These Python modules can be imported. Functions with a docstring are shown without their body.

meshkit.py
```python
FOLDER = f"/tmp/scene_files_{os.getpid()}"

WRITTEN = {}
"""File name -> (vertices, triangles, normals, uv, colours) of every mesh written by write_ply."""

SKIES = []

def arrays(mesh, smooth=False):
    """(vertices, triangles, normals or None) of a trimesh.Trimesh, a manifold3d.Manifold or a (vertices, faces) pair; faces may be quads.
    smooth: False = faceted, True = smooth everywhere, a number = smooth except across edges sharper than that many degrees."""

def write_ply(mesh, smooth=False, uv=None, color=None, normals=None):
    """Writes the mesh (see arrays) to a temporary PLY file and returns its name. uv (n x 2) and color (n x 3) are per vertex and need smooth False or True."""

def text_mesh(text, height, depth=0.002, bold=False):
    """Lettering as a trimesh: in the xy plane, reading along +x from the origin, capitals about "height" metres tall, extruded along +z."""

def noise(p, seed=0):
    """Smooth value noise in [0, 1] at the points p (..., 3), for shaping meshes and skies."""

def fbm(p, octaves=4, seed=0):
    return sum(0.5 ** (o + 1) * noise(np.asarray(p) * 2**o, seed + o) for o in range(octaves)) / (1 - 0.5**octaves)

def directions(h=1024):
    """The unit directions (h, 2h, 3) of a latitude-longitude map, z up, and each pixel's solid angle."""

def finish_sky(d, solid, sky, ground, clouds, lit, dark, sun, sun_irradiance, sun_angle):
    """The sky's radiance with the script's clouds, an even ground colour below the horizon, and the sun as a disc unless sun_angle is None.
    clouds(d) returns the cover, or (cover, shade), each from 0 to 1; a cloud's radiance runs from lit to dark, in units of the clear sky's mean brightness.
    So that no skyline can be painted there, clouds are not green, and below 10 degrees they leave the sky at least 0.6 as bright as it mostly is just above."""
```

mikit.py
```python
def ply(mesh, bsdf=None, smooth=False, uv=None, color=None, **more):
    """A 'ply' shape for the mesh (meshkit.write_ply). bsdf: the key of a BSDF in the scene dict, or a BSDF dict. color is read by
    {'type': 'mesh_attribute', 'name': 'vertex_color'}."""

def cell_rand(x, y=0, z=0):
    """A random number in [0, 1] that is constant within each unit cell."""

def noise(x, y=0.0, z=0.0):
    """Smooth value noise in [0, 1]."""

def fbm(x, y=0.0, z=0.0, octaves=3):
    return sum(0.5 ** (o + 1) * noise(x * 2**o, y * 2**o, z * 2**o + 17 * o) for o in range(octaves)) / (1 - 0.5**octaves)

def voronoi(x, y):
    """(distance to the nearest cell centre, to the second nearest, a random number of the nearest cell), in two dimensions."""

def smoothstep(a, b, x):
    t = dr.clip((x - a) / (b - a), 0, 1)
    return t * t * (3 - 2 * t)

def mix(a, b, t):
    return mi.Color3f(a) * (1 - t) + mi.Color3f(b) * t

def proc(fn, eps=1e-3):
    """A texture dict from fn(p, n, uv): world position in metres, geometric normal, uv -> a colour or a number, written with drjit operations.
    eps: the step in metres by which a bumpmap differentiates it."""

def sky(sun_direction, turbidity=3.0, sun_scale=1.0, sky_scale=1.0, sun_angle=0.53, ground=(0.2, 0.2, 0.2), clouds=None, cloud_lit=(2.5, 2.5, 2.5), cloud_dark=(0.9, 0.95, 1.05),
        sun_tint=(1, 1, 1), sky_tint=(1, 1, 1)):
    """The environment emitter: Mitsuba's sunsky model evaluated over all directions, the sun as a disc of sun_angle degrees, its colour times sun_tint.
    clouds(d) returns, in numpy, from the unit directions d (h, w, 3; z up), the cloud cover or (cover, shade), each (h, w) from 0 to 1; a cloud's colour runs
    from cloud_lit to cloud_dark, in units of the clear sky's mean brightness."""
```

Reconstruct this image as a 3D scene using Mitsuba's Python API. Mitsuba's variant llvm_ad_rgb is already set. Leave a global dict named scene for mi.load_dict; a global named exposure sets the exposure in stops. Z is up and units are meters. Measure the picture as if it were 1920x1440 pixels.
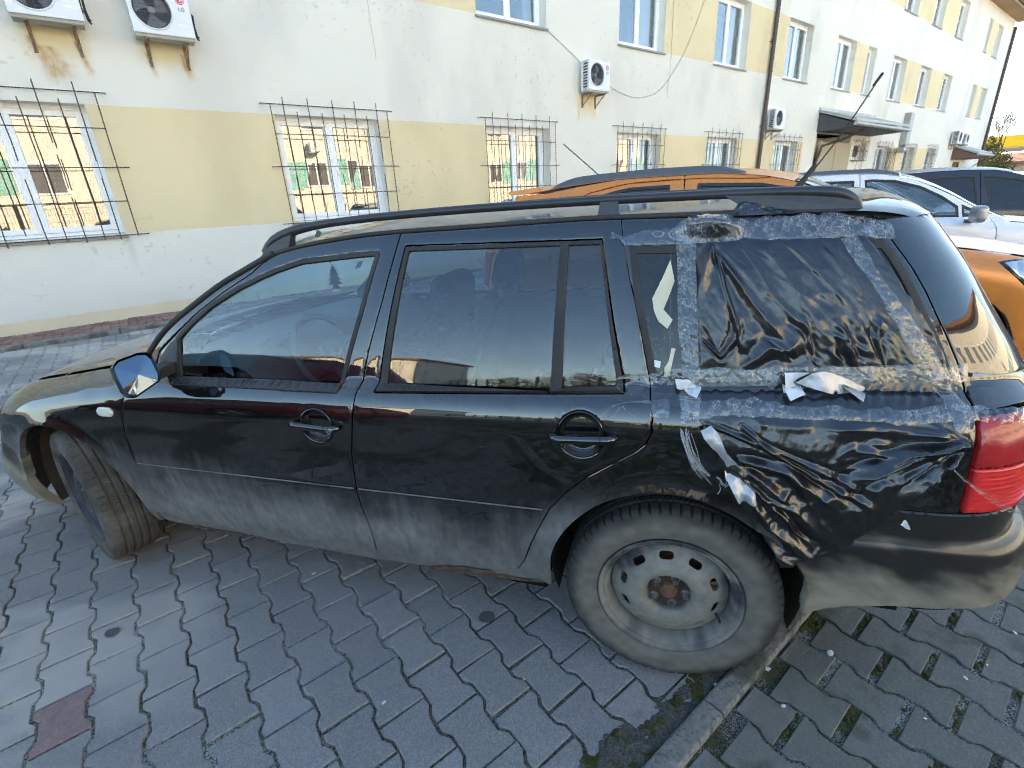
import math, random
import numpy as np, trimesh, shapely, mitsuba as mi, drjit as dr
import mikit, meshkit
from mikit import proc, noise, fbm, voronoi, cell_rand, smoothstep, mix
from shapely.geometry import Polygon, LineString, Point, MultiPolygon, box as sbox
from shapely import affinity
from scipy.spatial import Delaunay
from scipy.interpolate import PchipInterpolator as PC

T = mi.ScalarTransform4f
scene, labels = {}, {}
rng = np.random.default_rng(7)

# ------------------------------------------------------------------ camera, sky, exposure
CAM = np.array([-0.0827, -2.0792, 1.5086])
YAW, PITCH, ROLL, FOC = -0.30273, 0.366446, -0.051736, 912.275


def cam_axes():
    f = np.array([math.sin(YAW) * math.cos(PITCH), math.cos(YAW) * math.cos(PITCH), -math.sin(PITCH)])
    r = np.array([math.cos(YAW), -math.sin(YAW), 0.0])
    u = np.cross(r, f)
    c, s = math.cos(ROLL), math.sin(ROLL)
    return f, c * r + s * u, -s * r + c * u


_f, _r, _u = cam_axes()
scene['camera'] = {'type': 'perspective', 'fov': math.degrees(2 * math.atan(960 / FOC)), 'fov_axis': 'x', 'near_clip': 0.02, 'far_clip': 2000.0,
                   'to_world': T().look_at(origin=CAM.tolist(), target=(CAM + _f).tolist(), up=_u.tolist())}
# facade frame: D runs along the wall (to the right in the picture), N points from the wall to the car park
TH = 0.617754
D = np.array([math.sin(TH), math.cos(TH), 0.0])
N = np.array([D[1], -D[0], 0.0])
KW = -8.4237
SUN = -0.80 * N + 0.60 * D + np.array([0, 0, math.tan(math.radians(31))])
scene['sky'] = mikit.sky(SUN.tolist(), turbidity=3.0, ground=(0.16, 0.16, 0.15), sky_tint=(1.07, 1.0, 0.91), sun_tint=(1.0, 0.99, 0.98), sun_scale=0.85)
exposure = 4.3

# ------------------------------------------------------------------ materials


def rgb(*c):
    return {'type': 'rgb', 'value': list(c) if len(c) == 3 else [c[0]] * 3}


def mat(key, base, rough=0.6, spec=0.5, metal=0.0, coat=0.0, coat_gloss=1.0, bump=None, bscale=1.0, sheen=0.0, both=True):
    b = {'type': 'principled', 'base_color': rgb(*base) if isinstance(base, tuple) else base, 'roughness': rough, 'specular': spec, 'metallic': metal}
    if coat:
        b['clearcoat'], b['clearcoat_gloss'] = coat, coat_gloss
    if sheen:
        b['sheen'] = sheen
    if bump is not None:
        b = {'type': 'bumpmap', 'arbitrary': bump, 'scale': bscale, 'bsdf': b}
    scene[key] = {'type': 'twosided', 'bsdf': b} if both else b
    return key


# ------------------------------------------------------------------ keys, labels, meshes
_used = set()


def nk(base):
    k, i = base, 0
    while k in _used:
        i += 1
        k = f'{base}_{i:03d}'
    _used.add(k)
    return k


def thing(name, label=None, cat=None, group=None, kind=None):
    k = nk(name)
    labels[k] = {}
    if label: labels[k]['label'] = label
    if cat: labels[k]['category'] = cat
    if group: labels[k]['group'] = group
    if kind: labels[k]['kind'] = kind
    return k


def part(parent, name, mesh, m, smooth=False, label=None, kind=None, xf=None, **kw):
    k = nk(f'{parent}__{name}')
    scene[k] = mikit.ply(mesh, m, smooth=smooth, **kw) if not isinstance(mesh, dict) else {**mesh}
    if xf is not None:
        scene[k]['to_world'] = xf
    if label or kind:
        labels[k] = {}
        if label: labels[k]['label'] = label
        if kind: labels[k]['kind'] = kind
    return k


def solo(name, mesh, m, label=None, cat=None, group=None, kind=None, smooth=False, xf=None, **kw):
    k = thing(name, label, cat, group, kind)
    scene[k] = mikit.ply(mesh, m, smooth=smooth, **kw) if not isinstance(mesh, dict) else {**mesh}
    if xf is not None:
        scene[k]['to_world'] = xf
    return k


def xform(origin, ex, ey, ez):
    m = np.eye(4)
    m[:3, 0], m[:3, 1], m[:3, 2], m[:3, 3] = ex, ey, ez, origin
    return m


def TM(m):
    return T(np.asarray(m, float).tolist())


def moved(mesh, m):
    v, f = (np.asarray(mesh.vertices), np.asarray(mesh.faces)) if hasattr(mesh, 'vertices') else mesh
    return trimesh.Trimesh(v @ m[:3, :3].T + m[:3, 3], f, process=False)


def cat(*ms):
    ms = [m for m in (ms[0] if len(ms) == 1 and isinstance(ms[0], list) else ms)]
    vs, fs, n = [], [], 0
    for m in ms:
        v, f = (np.asarray(m.vertices), np.asarray(m.faces)) if hasattr(m, 'vertices') else (np.asarray(m[0]), np.asarray(m[1]))
        vs.append(v); fs.append(f + n); n += len(v)
    return trimesh.Trimesh(np.vstack(vs), np.vstack(fs), process=False)


def boxm(x0, x1, y0, y1, z0, z1, b=0.0):
    """box, chamfered by b"""
    if b <= 0:
        m = trimesh.creation.box(extents=(x1 - x0, y1 - y0, z1 - z0))
    else:
        e = np.array([x1 - x0, y1 - y0, z1 - z0]) / 2
        p = []
        for sx in (-1, 1):
            for sy in (-1, 1):
                for sz in (-1, 1):
                    for ax in range(3):
                        q = e - b
                        q = q.copy(); q[ax] = e[ax]
                        p.append(q * (sx, sy, sz))
        m = trimesh.convex.convex_hull(np.array(p))
    m.apply_translation([(x0 + x1) / 2, (y0 + y1) / 2, (z0 + z1) / 2])
    return m


def tube(pts, rad, sides=8, caps=True):
    p = np.asarray(pts, float)
    r = np.broadcast_to(np.asarray(rad, float), (len(p),))
    t = np.gradient(p, axis=0)
    t /= np.linalg.norm(t, axis=1, keepdims=True) + 1e-12
    up = np.array([0.13, 0.21, 0.97]) if abs(t[:, 2]).mean() < 0.8 else np.array([0.97, 0.2, 0.1])
    a = np.cross(t, up); a /= np.linalg.norm(a, axis=1, keepdims=True) + 1e-12
    b = np.cross(t, a)
    ang = np.arange(sides) * 2 * np.pi / sides
    v = (p[:, None] + r[:, None, None] * (np.cos(ang)[None, :, None] * a[:, None] + np.sin(ang)[None, :, None] * b[:, None])).reshape(-1, 3)
    f = []
    for i in range(len(p) - 1):
        for j in range(sides):
            k = (j + 1) % sides
            f += [[i * sides + j, i * sides + k, (i + 1) * sides + k], [i * sides + j, (i + 1) * sides + k, (i + 1) * sides + j]]
    if caps:
        n = len(v)
        v = np.vstack([v, p[0], p[-1]])
        for j in range(sides):
            k = (j + 1) % sides
            f += [[n, k, j], [n + 1, (len(p) - 1) * sides + j, (len(p) - 1) * sides + k]]
    return trimesh.Trimesh(v, np.array(f), process=False)


def revolve(prof, n=64, a0=0.0, a1=2 * np.pi):
    """profile (axial, radius) about the y axis; axial along +y"""
    prof = np.asarray(prof, float)
    closed = abs(a1 - a0 - 2 * np.pi) < 1e-6
    th = np.linspace(a0, a1, n, endpoint=not closed)
    v = np.stack([prof[None, :, 1] * np.cos(th)[:, None], np.broadcast_to(prof[None, :, 0], (n, len(prof))), prof[None, :, 1] * np.sin(th)[:, None]], -1).reshape(-1, 3)
    m = len(prof)
    f = []
    for i in range(n if closed else n - 1):
        k = (i + 1) % n
        for j in range(m - 1):
            a, b, c, d = i * m + j, i * m + j + 1, k * m + j + 1, k * m + j
            f += [[a, b, c], [a, c, d]]
    return trimesh.Trimesh(v, np.array(f), process=False)


def grid(P):
    """(n, m, 3) array of points to a mesh"""
    P = np.asarray(P, float)
    n, m = P.shape[:2]
    i, j = np.meshgrid(np.arange(n - 1), np.arange(m - 1), indexing='ij')
    a = (i * m + j).ravel(); b = a + 1; c = a + m + 1; d = a + m
    return trimesh.Trimesh(P.reshape(-1, 3), np.vstack([np.stack([a, b, c], 1), np.stack([a, c, d], 1)]), process=False)


def mesh2d(poly, res=0.03, edge=0.012, ring=0.004):
    pts, dist = [], []

    def rings(g):
        for q in getattr(g, 'geoms', [g]):
            if q.is_empty: continue
            yield q.exterior
            yield from q.interiors

    def sample(g, step, d):
        for r in rings(g):
            c = np.array(shapely.segmentize(r, step).coords)[:-1]
            pts.append(c); dist.append(np.full(len(c), d))

    sample(poly, edge, 0.0)
    inner = poly
    if ring:
        inner = poly.buffer(-ring, join_style=2)
        sample(inner, edge * 1.5, ring)
    x0, y0, x1, y1 = poly.bounds
    gx, gy = np.meshgrid(np.arange(x0, x1 + res, res), np.arange(y0, y1 + res, res * 0.87))
    gx = gx + (np.arange(gx.shape[0]) % 2)[:, None] * res / 2
    g = np.stack([gx.ravel(), gy.ravel()], 1)
    core = inner.buffer(-min(edge, res) * 0.7)
    if not core.is_empty:
        g = g[shapely.contains_xy(core, g[:, 0], g[:, 1])]
        pts.append(g); dist.append(np.full(len(g), 1.0))
    P, d = np.vstack(pts), np.concatenate(dist)
    P, iu = np.unique(P.round(6), axis=0, return_index=True)
    d = d[iu]
    tri = Delaunay(P).simplices
    c = P[tri].mean(1)
    a, b, e = P[tri[:, 0]], P[tri[:, 1]], P[tri[:, 2]]
    ar = (b[:, 0] - a[:, 0]) * (e[:, 1] - a[:, 1]) - (b[:, 1] - a[:, 1]) * (e[:, 0] - a[:, 0])
    ok = shapely.contains_xy(poly, c[:, 0], c[:, 1]) & (abs(ar) > 2e-8)
    tri = tri[ok]
    tri[ar[ok] < 0] = tri[ar[ok] < 0][:, ::-1]
    return P, tri, d


def surf(poly, fn, off=0.0, lip=0.002, flange=0.012, res=0.03, edge=0.012, ring=0.004, flip=False, back=False):
    """polygon in a parameter plane -> shell on the surface fn(u, v), pushed out by off, its edge rolled in by lip and turned in by flange"""
    P, t, d = mesh2d(poly, res, edge, ring)
    e = 1e-3
    X = fn(P[:, 0], P[:, 1])
    nu = np.cross(fn(P[:, 0] + e, P[:, 1]) - fn(P[:, 0] - e, P[:, 1]), fn(P[:, 0], P[:, 1] + e) - fn(P[:, 0], P[:, 1] - e))
    nu /= np.linalg.norm(nu, axis=1, keepdims=True) + 1e-12
    o = off(P[:, 0], P[:, 1]) if callable(off) else off
    X = X + nu * (o - lip * (d == 0))[:, None]
    V, F = X, t
    if flange:
        ed = np.vstack([t[:, [0, 1]], t[:, [1, 2]], t[:, [2, 0]]])
        u, ix, ct = np.unique(np.sort(ed, 1), axis=0, return_index=True, return_counts=True)
        be = ed[ix[ct == 1]]
        idx = np.unique(be)
        mp = np.full(len(X), -1); mp[idx] = np.arange(len(idx)) + len(X)
        V = np.vstack([X, X[idx] - nu[idx] * flange])
        F = np.vstack([t, np.stack([be[:, 1], be[:, 0], mp[be[:, 0]]], 1), np.stack([be[:, 1], mp[be[:, 0]], mp[be[:, 1]]], 1)])
        if back:
            n0 = len(V)
            V = np.vstack([V, X - nu * flange])
            F = np.vstack([F, t[:, ::-1] + n0])
    if flip:
        V = V * (1, -1, 1); F = F[:, ::-1]
    return trimesh.Trimesh(V, F, process=False)


def extrude(poly, h, b=0.0):
    """prism along +z with a chamfered top"""
    out = []
    for g in getattr(poly, 'geoms', [poly]):
        m = trimesh.creation.extrude_polygon(g, h, engine='earcut')
        out.append(m)
    return cat(out)


def W(s, off, h):
    """facade coordinates -> world"""
    s, off, h = np.broadcast_arrays(np.asarray(s, float), np.asarray(off, float), np.asarray(h, float))
    return s[..., None] * D + (KW + off)[..., None] * N + h[..., None] * np.array([0, 0, 1.0])


WALL = xform(KW * N, D, N, [0, 0, 1])      # local x = along the wall, y = out of the wall, z = up  (left-handed: meshes are flipped)


def wall_mesh(m):
    r = moved(m, WALL)
    return trimesh.Trimesh(r.vertices, r.faces[:, ::-1], process=False)


def wbox(s0, s1, o0, o1, h0, h1, b=0.0):
    return wall_mesh(boxm(s0, s1, o0, o1, h0, h1, b))
# ------------------------------------------------------------------ ground
PA, PL = 0.144, 0.1995           # paver pitch across and length


def lattice(p):
    s = p.x * float(D[0]) + p.y * float(D[1]); t = p.x * float(N[0]) + p.y * float(N[1])
    return s, t


def paver_tone(p, n, uv):
    s, t = lattice(p)
    col = dr.floor((s + 2.203 - 0.003) / PA)
    row = dr.floor((t - 0.335) / PL + 0.5 * (col - 2.0 * dr.floor(col * 0.5)))
    r = cell_rand(col, row, 3.0)
    r2 = cell_rand(col, row, 9.0)
    grain = fbm(p.x * 260, p.y * 260, 0.0, 2)
    speck = smoothstep(0.80, 0.9, noise(p.x * 420, p.y * 420, 5.0))
    blot = fbm(p.x * 2.3, p.y * 2.3, 3.0, 4)
    base = mix((0.188, 0.181, 0.178), (0.238, 0.229, 0.222), r)
    base = mix(base, (0.198, 0.198, 0.184), smoothstep(0.45, 0.75, r2) * 0.7)
    base = base * (0.72 + 0.55 * grain) + mi.Color3f(0.20) * (speck * 0.5)
    # dusty sandy film spread over the left part of the yard and along the wheel tracks
    dust = smoothstep(0.46, 0.66, fbm(p.x * 1.5 + p.y * 0.9 + 4, p.y * 2.4 - p.x * 1.3, 1.0, 4)) * smoothstep(-1.25, -2.1, p.x)
    base = mix(base, (0.42, 0.385, 0.335), dust * 0.75)
    base = mix(base, (0.25, 0.235, 0.215), smoothstep(0.50, 0.75, blot) * 0.5)
    # damp green-grey cast on the bays behind the kerb
    base = mix(base, base * mi.Color3f(0.66, 0.68, 0.62), smoothstep(0.68, 0.74, t))
    moss = smoothstep(0.60, 0.78, fbm(p.x * 9, p.y * 9, 2.0, 4)) * smoothstep(0.3, 0.7, t) * 0.5
    return mix(base, (0.05, 0.052, 0.03), moss)


def paver_relief(p, n, uv):
    return fbm(p.x * 170, p.y * 170, p.z * 170, 3) * 0.0022 + fbm(p.x * 23, p.y * 23, 0.0, 2) * 0.003


mat('paver_concrete', proc(paver_tone), 0.82, 0.35, bump=proc(paver_relief, eps=8e-4))
mat('red_paver_concrete', proc(lambda p, n, uv: mix((0.20, 0.135, 0.122), (0.26, 0.185, 0.170), fbm(p.x * 60, p.y * 60, 0.0, 3)) * (0.8 + 0.4 * noise(p.x * 300, p.y * 300))), 0.85, 0.3, bump=proc(paver_relief, eps=8e-4))


def joint_col(p, n, uv):
    s, t = lattice(p)
    g = smoothstep(0.3, 0.7, noise(p.x * 330, p.y * 330, 0.0))
    sand = mix((0.055, 0.052, 0.045), (0.36, 0.345, 0.305), g)
    wet = smoothstep(0.45, 0.7, fbm(p.x * 3.1, p.y * 3.1, 7.0, 3))
    sand = mix(sand, (0.030, 0.029, 0.026), wet * 0.62)
    moss = smoothstep(0.35, 0.6, fbm(p.x * 14, p.y * 14, 2.0, 3)) * smoothstep(0.2, 0.8, t)
    return mix(sand, mix((0.028, 0.032, 0.010), (0.075, 0.075, 0.022), noise(p.x * 160, p.y * 160)), moss * 0.85)


mat('joint_sand', proc(joint_col), 0.95, 0.1, bump=proc(lambda p, n, uv: fbm(p.x * 240, p.y * 240, 0.0, 3) * 0.006, eps=8e-4))


def paver_poly(j=0.0045, jit=None):
    w, wa, L = PA + 0.0185, PA - 0.0185, PL
    z1, z2 = 0.034, 0.034 + 0.028
    y = [0, z1, z2, L - z2, L - z1, L]
    xs = [w, w, wa, wa, w, w]
    right = [(x / 2, q) for x, q in zip(xs, y)]
    left = [(-x / 2, q) for x, q in zip(xs, y)][::-1]
    return Polygon(right + left).buffer(-j / 2, join_style=2)


def paver_mesh(seed, clip=None, right=False):
    r = np.random.default_rng(seed)
    pol = paver_poly(0.0075 + 0.003 * r.random())
    if right: pol = affinity.translate(affinity.scale(pol, 1, .935, origin=(0, PL / 2)), 0, r.uniform(-.004, .004))
    if clip is not None:
        pol = pol.intersection(sbox(-1, clip[0], 1, clip[1]))
        if pol.geom_type != 'Polygon' or pol.area < 0.002: return None
    c = np.array(pol.exterior.coords)[:-1]
    if not pol.exterior.is_ccw: c = c[::-1]
    c = c + r.normal(0, 0.0014, c.shape)
    pol = Polygon(c)
    ins = np.array(pol.buffer(-0.0026, join_style=2, mitre_limit=8).exterior.coords)[:-1]
    n = len(c)
    # match the inset ring to the outline
    q = []
    for k in range(n):
        q.append(ins[np.argmin(np.hypot(*(ins - c[k]).T))])
    q = np.array(q)
    v = np.vstack([np.c_[c, np.full(n, -0.05)], np.c_[c, np.full(n, -0.003)], np.c_[q, np.zeros(n)]])
    f = []
    for k in range(n):
        m = (k + 1) % n
        for a in (0, n):
            f += [[a + k, a + m, a + n + m], [a + k, a + n + m, a + n + k]]
    tv, tf = trimesh.creation.triangulate_polygon(Polygon(q), engine='earcut')
    idx = [int(np.argmin(np.hypot(*(q - t).T))) for t in tv]
    for t in tf:
        t = [2 * n + idx[i] for i in t]
        a, b, e = v[t[0]], v[t[1]], v[t[2]]
        if (b[0] - a[0]) * (e[1] - a[1]) - (b[1] - a[1]) * (e[0] - a[0]) < 0: t = t[::-1]
        f.append(t)
    return trimesh.Trimesh(v, np.array(f), process=False)


PV = [paver_mesh(i) for i in range(4)] + [paver_mesh(i + 40, None, True) for i in range(4)]
PVD = [mikit.ply(m, 'paver_concrete') for m in PV]
PVR = mikit.ply(PV[0], 'red_paver_concrete')


def level(t):
    return 0.0 if t < 0.66 else -0.006


def in_view(P):
    q = np.array([P - CAM]) @ np.stack([_r, -_u, _f], 1)
    q = q[0]
    if q[2] < 0.3: return False
    x, y = 960 + FOC * q[0] / q[2], 720 + FOC * q[1] / q[2]
    return -90 < x < 2010 and 250 < y < 1560


place = []
for col in range(-40, 60):
    s = -2.203 + PA * (col + 0.5)
    for row in range(-52, 26):
        t = 0.335 + PL * (row - 0.5 * (col % 2)) + PL / 2
        clip = None
        hi, lo = t + PL / 2, t - PL / 2
        if lo < 0.60 < hi: clip = (hi - 0.60, 9)
        elif hi > 0.702 > lo: clip = (-1, hi - 0.702)
        elif 0.60 <= lo and hi <= 0.702: continue
        if t - PL / 2 < -8.6 + 1.05: continue
        P = s * D + t * N
        if not in_view(P): continue
        place.append((np.linalg.norm(P - CAM), s, t, P, col, row, clip))
place.sort(key=lambda a: a[0])
# those the car hides do not count among the nearest
hid = lambda P: -3.0 < P[0] < 0.95 and P[1] > -0.55 and P[1] < 2.2 and not (P[0] > 0.75)
near = [a for a in place if not hid(a[3])][:298]
nearset = {(a[4], a[5]) for a in near}
pav = thing('pavement', kind='structure')
rest = []
for dist, s, t, P, col, row, clip in place:
    tilt = rng.normal(0, 0.009, 2); dz = rng.normal(0, 0.0018)
    m = xform(P - N * PL / 2 + [0, 0, level(t) + dz], D, N, [0, 0, 1])
    m[:3, 1] *= -1; m[:3, 3] += N * PL
    m[2, 0], m[2, 1] = tilt
    var = int(rng.integers(4)) + (4 if t > .66 else 0)
    if clip is not None:
        cm = paver_mesh(col * 7 + row + 999, clip, t > .66)
        if cm is None: continue
        if (col, row) in nearset: part(pav, 'paver', cm, 'paver_concrete', xf=TM(m))
        else: rest.append(moved(cm, m))
    elif (col, row) in nearset:
        red = abs(P[0] + 1.86) < 0.09 and abs(P[1] + 1.44) < 0.09
        part(pav, 'paver', PVR if red else PVD[var], None, xf=TM(m), label='faded red paver among the grey ones' if red else None)
    else:
        rest.append(moved(PV[var], m))
part(pav, 'paver_field', cat(rest), 'paver_concrete', kind='stuff')
# bed under the pavers, uneven sand in the joints
gs, gt = np.meshgrid(np.arange(-9, 9, 0.03), np.arange(-9, 4.5, 0.03), indexing='ij')
gp = gs[..., None] * D + gt[..., None] * N
hz = -0.0076 + 0.0040 * (meshkit.fbm(np.stack([gs * 9, gt * 9, gs * 0], -1), 3) - 0.5)
hz = hz + np.where(gt > 0.66, -0.0065, 0)
gp[..., 2] = hz
part(pav, 'joint_bed', grid(gp), 'joint_sand', smooth=True)

mat('asphalt', proc(lambda p, n, uv: mix((0.085, 0.088, 0.092), (0.14, 0.142, 0.145), fbm(p.x * 1.3, p.y * 1.3, 0.0, 4)) * (0.8 + 0.4 * noise(p.x * 60, p.y * 60))), 0.9, 0.2)
g = trimesh.creation.box(extents=(900, 900, 0.05)); g.apply_translation([0, 0, -0.095])
solo('ground', g, 'asphalt', kind='structure')

# kerb of two concrete edge stones
def kerb_col(p, n, uv):
    s, t = lattice(p)
    a = fbm(p.x * 30, p.y * 30, p.z * 30, 4); b = fbm(p.x * 140, p.y * 140, p.z * 90, 3)
    c = mix((0.135, 0.130, 0.115), (0.27, 0.262, 0.238), a) * (0.62 + 0.75 * b)
    pits = smoothstep(0.66, 0.74, fbm(p.x * 120, p.y * 120, 3.0, 2))
    c = mix(c, (0.10, 0.096, 0.086), pits * 0.6)
    return mix(c, (0.055, 0.055, 0.028), smoothstep(0.52, 0.72, fbm(p.x * 8, p.y * 8, 4.0, 3)) * 0.6)


mat('kerb_concrete', proc(kerb_col), 0.9, 0.2, bump=proc(lambda p, n, uv: fbm(p.x * 110, p.y * 110, p.z * 110, 4) * 0.008 - smoothstep(0.66, 0.74, fbm(p.x * 120, p.y * 120, 3.0, 2)) * 0.003, eps=8e-4))
kb = thing('kerb', kind='structure')


def kerb_stone(s0, s1, t0, t1, z, seed):
    b = 0.010
    sec = np.array([[t0, -0.15], [t0, z - b * 1.3], [t0 + b * 0.5, z - b * 0.4], [t0 + b * 1.3, z], [t1 - b * 0.8, z], [t1 - b * 0.2, z - b * 0.4], [t1, z - b], [t1, -0.15]])
    ss = np.linspace(s0, s1, int((s1 - s0) / 0.012))
    P = []
    r = np.random.default_rng(seed)
    for s in ss:
        w = sec.copy()
        nn = meshkit.fbm(np.c_[np.full(len(w), s * 35), w[:, 0] * 60, w[:, 1] * 60 + seed], 3) - 0.5
        w[1:-1, 1] += nn[1:-1] * 0.006; w[1:-1, 0] += nn[1:-1] * 0.005 * np.sign(w[1:-1, 0] - (t0 + t1) / 2)
        P.append(w[:, :1] * N + s * D + w[:, 1:] * np.array([0, 0, 1]))
    P = np.array(P)
    m = grid(P)
    c0 = P[0].mean(0); c1 = P[-1].mean(0)
    caps = []
    for Q, c in ((P[0], c0), (P[-1], c1)):
        n = len(Q)
        caps.append(trimesh.Trimesh(np.vstack([Q, c]), [[i, (i + 1) % n, n] for i in range(n)], process=False))
    return cat([m] + caps)


for i, (a, b) in enumerate([(-3.4, -2.413), (-2.408, -1.555), (-1.55, -0.667), (-0.662, 0.335), (0.340, 1.335), (1.340, 2.335), (2.340, 3.335)]):
    part(kb, 'kerb_stone', kerb_stone(a, b, 0.622, 0.692, 0.017, i), 'kerb_concrete', smooth=40)

# strip of earth and moss along the kerb
def moss_mesh():
    ss, tt = np.meshgrid(np.arange(-2.2, 0.9, 0.006), np.arange(0.32, 0.626, 0.006), indexing='ij')
    q = np.stack([ss * 13, tt * 13, ss * 0], -1)
    n1 = meshkit.fbm(q, 4); n2 = meshkit.fbm(q * 6, 3, seed=3)
    edge = np.clip((tt - 0.455 - 0.20 * (meshkit.fbm(q * 0.45, 3, seed=5) - 0.5)) / 0.10, 0, 1)
    h = -0.012 + edge * (0.016 + 0.012 * (n1 - 0.5)) + 0.012 * (n2 - 0.5) * edge - 0.004 * (1 - edge)
    P = ss[..., None] * D + tt[..., None] * N
    P[..., 2] = h
    return grid(P)


def earth_col(p, n, uv):
    a = fbm(p.x * 26, p.y * 26, 0.0, 4); b = noise(p.x * 300, p.y * 300)
    c = mix((0.055, 0.052, 0.044), (0.14, 0.132, 0.115), b)
    return mix(c, mix((0.035, 0.036, 0.014), (0.085, 0.085, 0.030), noise(p.x * 220, p.y * 220, 4.0)), smoothstep(0.46, 0.62, a))


mat('mossy_earth', proc(earth_col), 0.95, 0.1, bump=proc(lambda p, n, uv: fbm(p.x * 230, p.y * 230, 0.0, 3) * 0.008, eps=8e-4))
solo('moss_patch', moss_mesh(), 'mossy_earth', 'strip of grey earth and green moss between the pavers and the kerb', 'moss', kind='stuff', smooth=True)
# tufts of moss in the wide joints behind the kerb
r = np.random.default_rng(21)
bits = []
for _ in range(2600):
    if r.random() < 0.7:
        col = r.integers(6, 36); row = r.integers(2, 12)
        s = -2.203 + PA * col + r.random() * PA; t = 0.335 + PL * (row - 0.5 * (col % 2)) + r.normal(0, 0.0045)
    else:
        s = r.uniform(-2.0, 2.5); t = 0.697 + abs(r.normal(0, 0.008))
    if t < 0.694 or t > 2.2: continue
    if meshkit.fbm(np.array([[s * 4, t * 4, 1.0]]), 3)[0] < 0.42: continue
    m = trimesh.creation.icosphere(subdivisions=1, radius=1.0)
    m.apply_scale([r.uniform(0.004, 0.009), r.uniform(0.004, 0.009), r.uniform(0.002, 0.005)])
    m.apply_translation(s * D + t * N + [0, 0, -0.0085])
    bits.append(m)
mat('moss_green', proc(lambda p, n, uv: mix((0.030, 0.033, 0.010), (0.085, 0.082, 0.026), noise(p.x * 250, p.y * 250, p.z * 250))), 0.95, 0.1)
solo('moss_tufts', cat(bits), 'moss_green', 'tufts of dark green moss filling the joints behind the kerb', 'moss', kind='stuff', smooth=True)

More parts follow.
